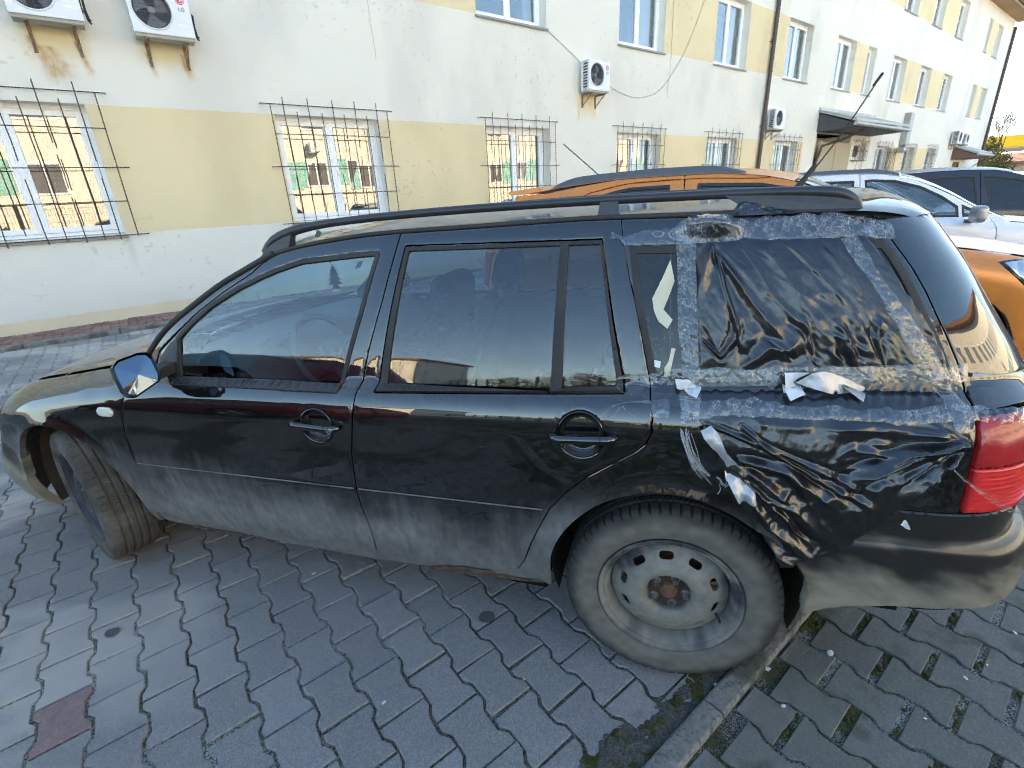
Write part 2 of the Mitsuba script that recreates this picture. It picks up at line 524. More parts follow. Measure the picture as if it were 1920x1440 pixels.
# small litter: petals, paper bits, pebbles
mat('litter_white', (0.62, 0.60, 0.57), 0.8, 0.2)
lit = []
for x, y, sz in [(0.337, -0.735, .010), (0.36, -0.86, .008), (0.93, -0.62, .007), (-0.86, -1.16, .007), (-1.47, -0.71, .010), (1.18, -0.38, .008), (0.17, -0.84, .012), (-0.44, -0.97, .005), (0.62, -0.98, .006), (0.55, -0.62, .013), (1.02, -0.55, .006), (.75, -.8, .005), (1.3, -.5, .009)]:
    m = trimesh.creation.icosphere(subdivisions=2, radius=1.0)
    m.vertices *= (1 + 0.5 * (meshkit.noise(m.vertices * 1.7 + [x * 9, y * 7, 0]) - 0.5))[:, None]
    m.apply_scale([sz, sz * r.uniform(.35, .8), .0018]); m.apply_transform(trimesh.transformations.rotation_matrix(r.random() * 6, [0, 0, 1]))
    m.apply_translation([x, y, 0.022 if abs(x * N[0] + y * N[1] - .657) < .03 else .003]); lit.append(m)
solo('litter_scraps', cat(lit), 'litter_white', 'small pale petals and paper scraps scattered on the pavers', 'litter', kind='stuff', smooth=True)
mat('oil_dark', (0.085, 0.083, 0.080), 0.7, 0.3)
st = []
for x, y, sz in [(-0.647, -0.755, 0.026), (-1.62, -0.40, 0.05), (-1.56, -0.37, 0.035), (-2.05, -1.17, .02)]:
    a = np.linspace(0, 2 * np.pi, 40, endpoint=False)
    rr = sz * (0.8 + 0.5 * meshkit.fbm(np.c_[np.cos(a) * 1.5 + x * 5, np.sin(a) * 1.5, a * 0], 3))
    st.append(trimesh.Trimesh(np.vstack([np.c_[x + rr * np.cos(a) * 1.15, y + rr * np.sin(a), np.full(40, 0.0042)], [[x, y, 0.0045]]]), [[i, (i + 1) % 40, 40] for i in range(40)], process=False))
solo('oil_stain', cat(st), 'oil_dark', 'dark oily drips dried on the grey pavers', 'stain', kind='stuff')

# strip of red clinker bricks and a kerb along the wall
cl = thing('wall_apron', kind='structure')
mat('clinker', proc(lambda p, n, uv: mix((0.165, 0.095, 0.075), (0.27, 0.18, 0.145), cell_rand(dr.floor((p.x * float(D[0]) + p.y * float(D[1])) / 0.21), dr.floor((p.x * float(N[0]) + p.y * float(N[1])) / 0.105), 1.0)) * (0.65 + 0.7 * fbm(p.x * 40, p.y * 40, 0.0, 3))), 0.9, 0.2, bump=proc(lambda p, n, uv: fbm(p.x * 90, p.y * 90, p.z * 90, 3) * 0.006))
mat('clinker_joint', (0.045, 0.042, 0.036), 0.95, 0.1)
part(cl, 'joint_bed', wbox(-6, 2.5, 0.001, 0.86, -0.1, 0.028), 'clinker_joint')
nb = 0
far = []
for row in range(8):
    for k in range(-28, 12):
        s0 = k * 0.21 + 0.105 * (row % 2)
        m = boxm(s0 + 0.006, s0 + 0.204, 0.006 + row * 0.105, 0.099 + row * 0.105, -0.05, 0.040 + rng.normal(0, 0.004), 0.006)
        m = wall_mesh(m)
        if -5.2 < s0 < -0.2:
            part(cl, 'brick', m, 'clinker')
        else:
            far.append(m)
part(cl, 'brick_field', cat(far), 'clinker', kind='stuff')
for i in range(-7, 4):
    part(cl, 'kerb_stone', wbox(i * 1.0 + 0.004, i * 1.0 + 0.996, 0.862, 1.0, -0.15, 0.05 + 0.004 * (i % 2), 0.012), 'kerb_concrete')
# ------------------------------------------------------------------ the building along the yard
WX = [-3.43, 0.87, 5.17, 9.46, 13.75]                     # left edges of the ground floor windows (1.85 wide)
GW = [(x, x + 1.85) for x in WX] + [(18.20, 20.08)]
GW2 = [(28.60, 30.50), (32.70, 34.45), (36.80, 38.50)]
UW = [(0.87, 2.74), (5.11, 7.0), (9.44, 11.3), (13.76, 15.6), (18.2, 20.08), (22.3, 24.15), (25.45, 26.42), (28.6, 30.47), (32.65, 34.45), (36.8, 38.48), (43.3, 44.25), (45.65, 47.1)]
TW = [(28.7, 30.5), (32.8, 34.5), (36.95, 38.6), (43.45, 44.2), (45.8, 47.2)]
GZ, UZ, TZ = (1.28, 2.98), (4.97, 6.75), (8.53, 10.25)
YEL = [(-1.58, 0.87, *GZ), (2.72, 5.17, *GZ), (11.31, 13.75, *GZ), (15.6, 18.2, *GZ), (20.08, 20.6, *GZ), (30.5, 32.7, *GZ), (34.45, 36.8, *GZ), (-7.7, -3.43, *GZ),
       (2.74, 5.11, *UZ), (11.3, 13.76, *UZ), (15.6, 18.2, *UZ), (24.15, 25.45, *UZ), (30.47, 32.65, *UZ), (34.45, 36.8, *UZ), (44.25, 45.65, *UZ),
       (30.5, 32.8, *TZ), (34.5, 36.95, *TZ), (44.2, 45.8, *TZ), (26.4, 28.7, *TZ)]
RUST = [(-1.90, 3.72, 0.10, 0.55, 0.9), (-1.78, 3.62, 0.16, 0.42, 0.8), (-1.47, 3.70, 0.05, 0.42, 0.9), (-0.70, 3.66, 0.035, 0.30, 0.8), (-0.27, 3.68, 0.06, 0.34, 0.9),
        (8.02, 3.55, 0.03, 0.40, 0.6), (8.60, 3.55, 0.025, 0.32, 0.5), (17.45, 3.2, 0.03, 0.3, 0.5)]
WASH = [(-1.68, 3.75, 0.34, 0.42), (-0.46, 3.75, 0.32, 0.36), (8.3, 3.6, 0.33, 0.45)]


def wall_sh(p):
    return p.x * float(D[0]) + p.y * float(D[1]), p.z, p.x * float(N[0]) + p.y * float(N[1]) - KW


def plaster(p, n, uv):
    s, h, o = wall_sh(p)
    cream = mix((0.72, 0.685, 0.59), (0.755, 0.725, 0.645), fbm(s * 0.5, h * 0.5, 1.0, 4))
    yel = mix((0.715, 0.59, 0.36), (0.755, 0.635, 0.405), fbm(s * 0.7, h * 0.9, 6.0, 4))
    m = mi.Float(0)
    wob = (noise(s * 14, h * 14) - 0.5) * 0.012
    for a, b, c, d in YEL:
        m = dr.maximum(m, smoothstep(a - 0.005, a + 0.005, s + wob) * smoothstep(b + 0.005, b - 0.005, s + wob) * smoothstep(c - 0.006, c + 0.006, h + wob) * smoothstep(d + 0.006, d - 0.006, h + wob))
    plinth = smoothstep(0.215, 0.20, h + wob)
    m = dr.maximum(m, plinth * 0.75)
    m = m * smoothstep(-0.02, -0.005, o)
    c = mix(cream, yel, m)
    dirt = smoothstep(0.50, 0.85, fbm(s * 0.9, h * 0.45, 2.0, 5)) * 0.12 + smoothstep(0.55, 0.0, h) * 0.16 * fbm(s * 3, h * 3, 5.0, 3)
    dirt = dirt + smoothstep(0.66, 0.80, fbm(s * 13, h * 15, 2.0, 4)) * smoothstep(0.50, 0.72, fbm(s * 0.8, h * 0.8, 8.0, 3)) * 0.16
    # runs under the window sills
    for a, b in GW[:5]:
        for e in (a - 0.02, b + 0.02):
            dirt = dirt + 0.16 * dr.exp(-dr.square((s - e + 0.03 * (noise(h * 5, e) - 0.5)) / 0.05)) * smoothstep(0.55, 1.22, h) * smoothstep(1.30, 1.26, h)
    c = c * (1.0 - dirt)
    w = mi.Float(0)
    for a, b, r_, l in WASH:
        w = dr.maximum(w, smoothstep(r_ * 1.25, r_ * 0.55, dr.abs(s - a)) * smoothstep(b - l, b - 0.05, h + 0.12 * (noise(s * 9, 1.0) - 0.5)) * smoothstep(b + 0.35, b + 0.1, h))
    c = mix(c, c * mi.Color3f(0.95, 0.82, 0.55), w * 0.9)
    for a, b, r_, l, k in RUST:
        wig = 0.5 * r_ * (fbm(h * 9, a * 3.0, 1.0, 3) - 0.5) * 2 + 0.22 * (b - h) * (1.0 if a < 0 else 0.1)
        x = (s - a - wig) / (r_ * (0.35 + 0.65 * smoothstep(b, b - l, h)))
        f = dr.exp(-dr.square(x)) * smoothstep(b - l, b - l * 0.45, h + 0.05 * noise(s * 40, 2.0)) * smoothstep(b + 0.03, b, h)
        f = f * (0.35 + 0.9 * fbm(s * 34, h * 16, 4.0, 4))
        c = mix(c, (0.46, 0.27, 0.09), dr.clip(f * k, 0, 0.85))
    # hairline crack
    cr = dr.abs(s - 2.79 - 0.07 * fbm(h * 4, 1.0, 0.0, 3) + 0.02)
    c = c * (1.0 - 0.28 * smoothstep(0.012, 0.004, cr) * smoothstep(3.9, 4.0, h) * smoothstep(4.95, 4.8, h))
    return c


mat('plaster', proc(plaster), 0.92, 0.15, bump=proc(lambda p, n, uv: fbm(p.x * 45, p.y * 45, p.z * 45, 4) * 0.006 + fbm(p.x * 3, p.y * 3, p.z * 3, 3) * 0.018, eps=3e-3))
mat('window_white', (0.86, 0.865, 0.87), 0.35, 0.5)
mat('sill_grey', proc(lambda p, n, uv: mix((0.20, 0.205, 0.21), (0.31, 0.31, 0.31), fbm(p.x * 20, p.y * 20, p.z * 20, 3))), 0.5, 0.4, metal=0.3)
mat('rebar', proc(lambda p, n, uv: mix((0.055, 0.045, 0.040), (0.13, 0.085, 0.062), fbm(p.x * 30, p.y * 30, p.z * 8, 3))), 0.75, 0.3)
mat('room_dark', (0.055, 0.055, 0.055), 0.9, 0.1)
mat('curtain', (0.30, 0.30, 0.295), 0.9, 0.1)
mat('roof_metal', proc(lambda p, n, uv: mix((0.14, 0.075, 0.055), (0.20, 0.12, 0.09), fbm(p.x * 2, p.y * 2, p.z * 2, 3))), 0.6, 0.4)
mat('soffit_wood', proc(lambda p, n, uv: mix((0.33, 0.22, 0.14), (0.42, 0.30, 0.20), noise((p.x * float(D[0]) + p.y * float(D[1])) * 0.6, p.z, 0.0))), 0.8, 0.2)
mat('drain_brown', proc(lambda p, n, uv: mix((0.050, 0.034, 0.030), (0.085, 0.058, 0.048), fbm(p.x * 8, p.y * 8, p.z * 2, 3))), 0.45, 0.5)
scene['window_glass'] = {'type': 'thindielectric', 'int_ior': 2.2, 'specular_transmittance': rgb(0.80, 0.84, 0.84)}

bld = thing('office_building', 'long cream office building with yellow panels, barred ground floor windows and a brown downpipe', 'building')
S0, S1, HT = -9.0, 49.9, 10.95
holes = [sbox(a, GZ[0], b, GZ[1]) for a, b in GW + GW2] + [sbox(a, UZ[0], b, UZ[1]) for a, b in UW] + [sbox(a, TZ[0], b, TZ[1]) for a, b in TW]
holes += [sbox(21.7, 0.0, 25.3, 3.35), sbox(25.75, 2.35, 27.2, 3.12), sbox(43.0, -1, 44.6, 2.25)]
face = sbox(S0, -0.1, S1, HT)
for q in holes: face = face.difference(q)
DEP = 0.30
fv, ff = trimesh.creation.triangulate_polygon(face, engine='earcut')
fv3 = W(fv[:, 0], 0.0, fv[:, 1])
nn = np.cross(fv3[ff[0][1]] - fv3[ff[0][0]], fv3[ff[0][2]] - fv3[ff[0][0]])
if nn @ N < 0: ff = ff[:, ::-1]
rev = []
for r_ in face.interiors:
    c = np.array(r_.coords)[:-1]
    for i in range(len(c)):
        a, b = c[i], c[(i + 1) % len(c)]
        rev.append((W([a[0], b[0], b[0], a[0]], [0, 0, -DEP, -DEP], [a[1], b[1], b[1], a[1]]), [[0, 1, 2], [0, 2, 3]]))
part(bld, 'wall', cat([trimesh.Trimesh(fv3, ff, process=False)] + [(v, np.array(f)) for v, f in rev]), 'plaster')
# the rest of the shell: gable ends, back wall, floors behind the windows
shell = [wbox(S1 - 0.3, S1 - 0.002, -11, -0.02, -0.1, HT), wbox(S0, S0 + 0.3, -11, -0.02, -0.1, HT), wbox(S0, S1, -11, -10.8, -0.1, HT)]
part(bld, 'gable_wall', cat(shell), 'plaster')
part(bld, 'room', cat([wbox(S0 + 0.3, S1 - 0.3, -1.9, -1.8, 0, HT - 0.1)] + [wbox(S0 + 0.3, S1 - 0.3, -1.8, -DEP - 0.03, z, z + 0.25) for z in (0.0, 3.45, 7.0, HT - 0.3)] + [wbox(x, x + .1, -1.8, -DEP - 0.03, 0, HT) for x in (0, 4, 8, 12.5, 17, 21, 27, 32, 36, 40, 45)]), 'room_dark')


def window(a, b, z0, z1, sashes=2, key='window', curtain=None, open_sash=None):
    w = nk(f'{bld}__{key}')
    fr, o1, o0 = 0.055, -DEP + 0.07, -DEP
    ms = [boxm(a, b, o0, o1, z0, z0 + fr), boxm(a, b, o0, o1, z1 - fr, z1), boxm(a, a + fr, o0, o1, z0 + fr, z1 - fr), boxm(b - fr, b, o0, o1, z0 + fr, z1 - fr)]
    xs = np.linspace(a + fr, b - fr, sashes + 1)
    sf = 0.075
    panes = []
    for i in range(sashes):
        x0, x1 = xs[i] + 0.006, xs[i + 1] - 0.006
        if sashes > 1:
            x0, x1 = (x0, x1 + 0.02) if i == 0 else (x0 + 0.02, x1)
        y0, y1 = z0 + fr + 0.004, z1 - fr - 0.004
        s_ = [boxm(x0, x1, o0 + .01, o1 + 0.016, y0, y0 + sf, 0.006), boxm(x0, x1, o0 + .01, o1 + 0.016, y1 - sf, y1, 0.006), boxm(x0, x0 + sf, o0 + .01, o1 + 0.0155, y0 + .01, y1 - .01, 0.006), boxm(x1 - sf, x1, o0 + .01, o1 + 0.0155, y0 + .01, y1 - .01, 0.006)]
        ms += s_
        panes.append((x0 + sf - .005, x1 - sf + .005, y0 + sf - .005, y1 - sf + .005))
        if i == 0 and sashes > 1:
            ms.append(boxm(x1 - 0.02, x1 + 0.035, o1 + .01, o1 + 0.024, y0 + 0.02, y1 - 0.02, 0.005))
            ms.append(boxm(x1 + 0.045, x1 + 0.065, o1 + .012, o1 + 0.045, (y0 + y1) / 2 - 0.09, (y0 + y1) / 2 + 0.03, 0.006))
    k = f'{w}__frame'; scene[k] = mikit.ply(wall_mesh(cat(ms)), 'window_white', smooth=False)
    for i, (x0, x1, y0, y1) in enumerate(panes):
        k = nk(f'{w}__pane')
        tiltv = rng.normal(0, 0.0025, 4)
        q = W([x0, x1, x1, x0], o1 - 0.025 + tiltv, [y0, y0, y1, y1])
        scene[k] = mikit.ply((q, np.array([[0, 1, 2], [0, 2, 3]])), 'window_glass')
    if curtain:
        n = 60
        cs = np.linspace(a + 0.05 + (b - a) * curtain[0], a + (b - a) * curtain[1] - .05, n)
        P = np.stack([W(cs, -DEP - 0.12 + 0.006 * np.sin(cs * 9), z) for z in (z0 + 0.05, z1 - 0.04)], 0)
        k = nk(f'{w}__curtain'); scene[k] = mikit.ply(grid(P), 'curtain', smooth=True)
    # sheet metal sill with a drip edge
    sl = boxm(a - 0.03, b + 0.03, -DEP + 0.05, 0.045, z0 - 0.03, z0 - 0.004, 0.004)
    v = sl.vertices.copy(); v[:, 2] += (-v[:, 1] - 0.1) * 0.12; sl.vertices = v
    k = f'{w}__sill'; scene[k] = mikit.ply(wall_mesh(cat([sl, boxm(a - 0.03, b + 0.03, 0.030, 0.047, z0 - 0.062, z0 - 0.016, 0.003)])), 'sill_grey')
    return w


for i, (a, b) in enumerate(GW):
    window(a, b, *GZ, curtain=(0.66, 1.0) if i in (2, 3) else (0.5, 1.0) if i > 3 else None)
for a, b in GW2: window(a, b, *GZ, curtain=(0.3, 1.0))
window(25.75, 27.2, 2.35, 3.12, 1)
for i, (a, b) in enumerate(UW):
    window(a, b, *UZ, sashes=1 if b - a < 1.3 else 2, curtain=[None, (0.8, 1.0), (0.62, 1.0), (0.55, 1.0), (0.4, 1.0), (0.0, 1.0)][min(i, 5)])
for a, b in TW: window(a, b, *TZ, sashes=1 if b - a < 1.0 else 2, curtain=(0.0, 1.0))

# rebar grilles welded over the ground floor windows
GO = 0.06
_gr = np.random.default_rng(5)


def grille(a, b, z0, z1):
    g = nk(f'{bld}__window_grille')
    x0, x1 = a - 0.05, b + 0.15
    hs = [(z1 + 0.14, x0 - 0.14, x1 + 0.12), (z1 - 0.30, x0, x1), ((z0 + z1) / 2 + 0.05, x0 - 0.14, x1 + 0.14), (z0 + 0.45, x0, x1), (z0 - 0.02, x0 - 0.16, x1 + 0.14)]
    R = 0.0075

    def bar(p, q, r_=R):
        m = tube(W(np.linspace(p[0], q[0], 5) + np.r_[0, _gr.normal(0, .004, 3), 0], np.linspace(p[1], q[1], 5) + np.r_[0, _gr.normal(0, .003, 3), 0], np.linspace(p[2], q[2], 5)), r_, 6)
        k = nk(f'{g}__bar'); scene[k] = mikit.ply(m, 'rebar', smooth=50)

    for i, (z, u0, u1) in enumerate(hs):
        if i in (0, 2, 4):
            m = tube(W([u0, u0 + 0.005, u0 + 0.03, u1 - 0.03, u1 - 0.005, u1], [-0.02, GO - 0.012, GO, GO, GO - 0.012, -0.02], [z] * 6), R, 6)
            k = nk(f'{g}__bar'); scene[k] = mikit.ply(m, 'rebar', smooth=50)
        else:
            bar((u0, GO, z), (u1, GO, z))
    o2 = GO + 2 * R
    bar((x0, o2, z1 + 0.13), (x0, o2, z0 - 0.12)); bar((x1, o2, z1 + 0.13), (x1, o2, z0 - 0.04))
    n = 10
    for i in range(1, n):
        x = x0 + (x1 - x0) * i / n + _gr.normal(0, 0.006)
        lean = _gr.normal(0, 0.006)
        if i % 4 == 1:      # broken into an upper and a lower length
            bar((x, o2, z1 + 0.25), (x + lean, o2, z1 - 0.72)); bar((x + lean, o2, z0 + 0.76), (x + lean, o2, z0 - 0.08))
        elif i % 4 == 3:    # three short lengths
            bar((x, o2, z1 + 0.25), (x + lean, o2, z1 - 0.50)); bar((x, o2, z1 - 0.64), (x + lean, o2, z1 - 1.06)); bar((x, o2, z0 + 0.52), (x + lean, o2, z0 - 0.09))
        else:
            bar((x, o2, z1 + 0.04), (x + lean, o2, z0 + (0.05 if i == 4 else -0.06)))


for a, b in GW + GW2: grille(a, b, *GZ)
grille(25.75, 27.2, 2.35, 3.0)
# low railing beside the entrance
m = [tube(W([x, x], [1.0, 1.0], [0.4, 2.75]), 0.014, 6) for x in np.arange(27.0, 28.3, 0.22)] + [tube(W([26.9, 28.4], [1.0, 1.0], [z, z]), 0.014, 6) for z in (0.6, 2.6)]
part(bld, 'railing', cat(m), 'rebar')

# downpipes
dp = nk(f'{bld}__drainpipe')
zz = np.linspace(0.0, 10.9, 60)
k = f'{dp}__pipe'; scene[k] = mikit.ply(tube(W(17.02 + zz * 0.012, 0.09, zz), 0.065, 14), 'drain_brown', smooth=60)
for z in (1.2, 3.4, 5.9, 8.2):
    k = nk(f'{dp}__bracket'); scene[k] = mikit.ply(cat([tube(W([17.02 + z * .012] * 2, [.09, .09], [z - .025, z + .025]), 0.072, 14), tube(W([17.02 + z * .012 - .11, 17.02 + z * .012 - .06], [.0, .08], [z, z]), 0.012, 6)]), 'drain_brown')
dp = nk(f'{bld}__drainpipe')
k = f'{dp}__pipe'; scene[k] = mikit.ply(tube(W([49.82] * 14, 0.10 + np.r_[0, 0, np.zeros(12)], np.linspace(0, 10.6, 14)), 0.085, 12), 'drain_brown', smooth=60)
for z in (1.5, 4.4, 5.2, 7.1, 7.4):
    k = nk(f'{dp}__bracket'); scene[k] = mikit.ply(tube(W([49.82] * 2, [.10, .10], [z - .04, z + .04]), 0.075, 12), 'drain_brown')

# roof with an overhanging wooden eave
roof = nk(f'{bld}__roof')
k = f'{roof}__soffit'; scene[k] = mikit.ply(wbox(S0 - .5, S1 + 0.6, 0.004, 0.85, HT, HT + 0.05), 'soffit_wood')
k = f'{roof}__fascia'; scene[k] = mikit.ply(wbox(S0 - .5, S1 + 0.6, 0.852, 0.88, HT - 0.06, HT + 0.22), 'soffit_wood')
k = f'{roof}__gutter'; scene[k] = mikit.ply(tube(W(np.linspace(S0, S1 + 0.55, 30), 0.95, HT + 0.12), 0.07, 10), 'drain_brown', smooth=60)
P = np.stack([W(np.array([S0 - .5, S1 + .6]), 0.90, HT + 0.22), W(np.array([S0 - .5, S1 + .6]), -5.4, HT + 1.6), W(np.array([S0 - .5, S1 + .6]), -11.5, HT + 0.2)], 0)
k = f'{roof}__covering'; scene[k] = mikit.ply(grid(P), 'roof_metal')

# entrance recess, panel and mono-pitch canopy
mat('beige_panel', proc(lambda p, n, uv: mix((0.38, 0.315, 0.20), (0.44, 0.37, 0.25), fbm(p.x * 2, p.y * 2, p.z, 3))), 0.6, 0.4)
part(bld, 'entrance_wall', cat([wbox(21.70, 25.3, -1.2, -1.15, 0, 3.35), wbox(21.68, 21.72, -1.15, -0.02, 0, 3.35), wbox(25.28, 25.32, -1.15, -0.02, 0, 3.35)]), 'plaster')
part(bld, 'entrance_screen', cat([wbox(21.95, 25.25, 0.02, 0.07, 0.1, 3.02, 0.01), wbox(23.55, 23.60, 0.071, 0.09, 0.1, 3.02)]), 'beige_panel')
mat('canopy_grey', proc(lambda p, n, uv: mix((0.055, 0.058, 0.066), (0.09, 0.093, 0.10), fbm(p.x * 3, p.y * 3, p.z * 3, 3))), 0.6, 0.4)
mat('zinc', proc(lambda p, n, uv: mix((0.30, 0.30, 0.29), (0.46, 0.46, 0.45), fbm(p.x * 3, p.y * 3, p.z * 3, 3))), 0.45, 0.5, metal=0.4)
cano = nk(f'{bld}__canopy')


def wedge(s0, s1, zt, zb, oF, zf0, zf1, cut=0.75):
    sd = [(0, zb), (0, zt), (oF, zf1), (oF, zf0), (oF * cut, zf0 - 0.03)]
    n = len(sd)
    v = [W(s, o, z) for s in (s0, s1) for o, z in sd]
    f = []
    for i in range(n):
        j = (i + 1) % n
        f += [[i, j, n + j], [i, n + j, n + i]]
    for i in range(1, n - 1):
        f += [[0, i + 1, i], [n, n + i, n + i + 1]]
    return trimesh.Trimesh(np.array(v), np.array(f), process=False)


k = f'{cano}__cheek'; scene[k] = mikit.ply(wedge(21.62, 27.6, 4.05, 3.36, 1.28, 3.42, 3.55), 'canopy_grey')
k = f'{cano}__sheet_roof'; scene[k] = mikit.ply(cat([wedge(21.5, 27.75, 4.16, 4.07, 1.42, 3.60, 3.68, 0.99)]), 'zinc')
k = f'{cano}__flashing'; scene[k] = mikit.ply(wbox(21.55, 27.6, 0.002, 0.05, 4.06, 4.24), 'zinc')
k = f'{cano}__gutter'; scene[k] = mikit.ply(tube(W(np.linspace(21.5, 27.75, 8), 1.40, np.linspace(3.50, 3.46, 8)), 0.075, 10), 'zinc', smooth=60)
k = f'{cano}__downpipe'; scene[k] = mikit.ply(tube(W([22.6, 22.6, 22.3, 22.0, 21.75], [1.38, 1.3, 0.7, 0.15, 0.09], [3.42, 3.3, 3.0, 2.85, 2.2]), 0.045, 10), 'drain_brown', smooth=60)
cano = nk(f'{bld}__canopy')
k = f'{cano}__cheek'; scene[k] = mikit.ply(wedge(42.3, 46.2, 3.12, 2.40, 1.2, 2.45, 2.62), 'roof_metal')
k = f'{cano}__sheet_roof'; scene[k] = mikit.ply(wedge(42.25, 46.3, 3.22, 3.14, 1.3, 2.66, 2.74, 0.99), 'zinc')
k = f'{cano}__gutter'; scene[k] = mikit.ply(tube(W([42.2, 46.4], [1.33, 1.33], [2.6, 2.56]), 0.07, 10), 'zinc', smooth=60)
k = f'{cano}__brace'; scene[k] = mikit.ply(tube(W([46.1, 46.1], [1.2, 0.0], [2.5, 1.6]), 0.03, 8), 'drain_brown')
part(bld, 'side_door', wbox(43.0, 44.6, -0.12, -0.06, 0, 2.25, 0.01), 'roof_metal')
# duct running down the wall beside the canopy
du = nk(f'{bld}__cable_duct')
k = f'{du}__trunking'; scene[k] = mikit.ply(cat([wbox(31.7, 32.25, 0.003, 0.30, 3.05, 4.55, 0.02), wbox(31.72, 32.23, 0.301, 0.33, 3.7, 3.75)]), 'zinc')
k = f'{du}__elbow'; scene[k] = mikit.ply(tube(W([31.95, 31.9, 31.6, 31.2], [0.17, 0.2, 0.28, 0.3], [3.05, 2.92, 2.8, 2.78]), 0.13, 12), 'zinc', smooth=60)

# loose cables on the wall
mat('cable_grey', (0.30, 0.29, 0.27), 0.7, 0.3)
mat('cable_black', (0.02, 0.02, 0.022), 0.6, 0.4)


def cable(pts, r_=0.006, m='cable_grey', lab=None):
    p = np.array(pts); t = np.linspace(0, 1, len(p)); q = PC(t, p)(np.linspace(0, 1, 40))
    solo('wall_cable', tube(W(q[:, 0], q[:, 2] if p.shape[1] > 2 else 0.012, q[:, 1]), r_, 6), m, lab, 'cable', smooth=60)


cable([(7.02, 4.93), (7.5, 4.70), (8.0, 4.45), (8.2, 4.3)], lab='thin grey cable from an upper sill to the left of the middle air conditioner')
cable([(8.75, 4.15), (9.3, 3.95), (10.13, 3.82), (10.8, 3.92), (11.27, 4.13), (11.8, 4.6), (12.2, 5.05), (12.75, 5.9), (13.1, 6.6), (13.3, 7.2)], lab='thin grey cable sagging in a long loop right of the middle air conditioner')
cable([(11.62, 7.4), (11.6, 6.0), (11.62, 4.9), (11.55, 4.2), (11.6, 3.95)], r_=0.004, lab='thin straight cable hanging down the yellow upper panel')
cable([(-1.30, 4.37, .1), (-1.0, 4.33, .06), (-0.78, 4.28, .1)], r_=0.022, m='cable_black', lab='thick black pipe sleeve between the two upper left air conditioners')

# ------------------------------------------------------------------ air conditioners
mat('ac_white', proc(lambda p, n, uv: mix((0.66, 0.67, 0.68), (0.74, 0.745, 0.75), fbm(p.x * 6, p.y * 6, p.z * 6, 3))), 0.4, 0.5)
mat('ac_base', proc(lambda p, n, uv: mix((0.30, 0.30, 0.25), (0.46, 0.45, 0.38), fbm(p.x * 14, p.y * 14, p.z * 14, 3))), 0.7, 0.3)
mat('ac_dark', (0.045, 0.047, 0.05), 0.6, 0.3)
mat('ac_fan', (0.26, 0.27, 0.29), 0.5, 0.4)
mat('ac_grille', (0.13, 0.135, 0.14), 0.5, 0.4)
mat('badge_red', (0.52, 0.045, 0.06), 0.4, 0.5)
mat('badge_grey', (0.15, 0.155, 0.17), 0.5, 0.4)
mat('badge_white', (0.8, 0.8, 0.8), 0.4, 0.4)
mat('rusty_bracket', proc(lambda p, n, uv: mix((0.24, 0.21, 0.16), (0.22, 0.11, 0.05), smoothstep(0.42, 0.6, fbm(p.x * 18, p.y * 18, p.z * 18, 3)))), 0.8, 0.3)


def disc_poly(r_, n=48): return Point(0, 0).buffer(r_, quad_segs=n // 4)


def plate(poly, o, th=0.004):
    """flat polygon (along the wall, up) at distance o from the wall"""
    m = extrude(poly, th)
    v = np.asarray(m.vertices)
    return trimesh.Trimesh(np.stack([v[:, 0], v[:, 2] + o, v[:, 1]], 1), np.asarray(m.faces), process=False)


def text_poly(txt, h):
    m = meshkit.text_mesh(txt, h, 0.003, bold=True)
    v = np.asarray(m.vertices)
    return trimesh.Trimesh(np.stack([v[:, 0], v[:, 2], v[:, 1]], 1), np.asarray(m.faces), process=False)


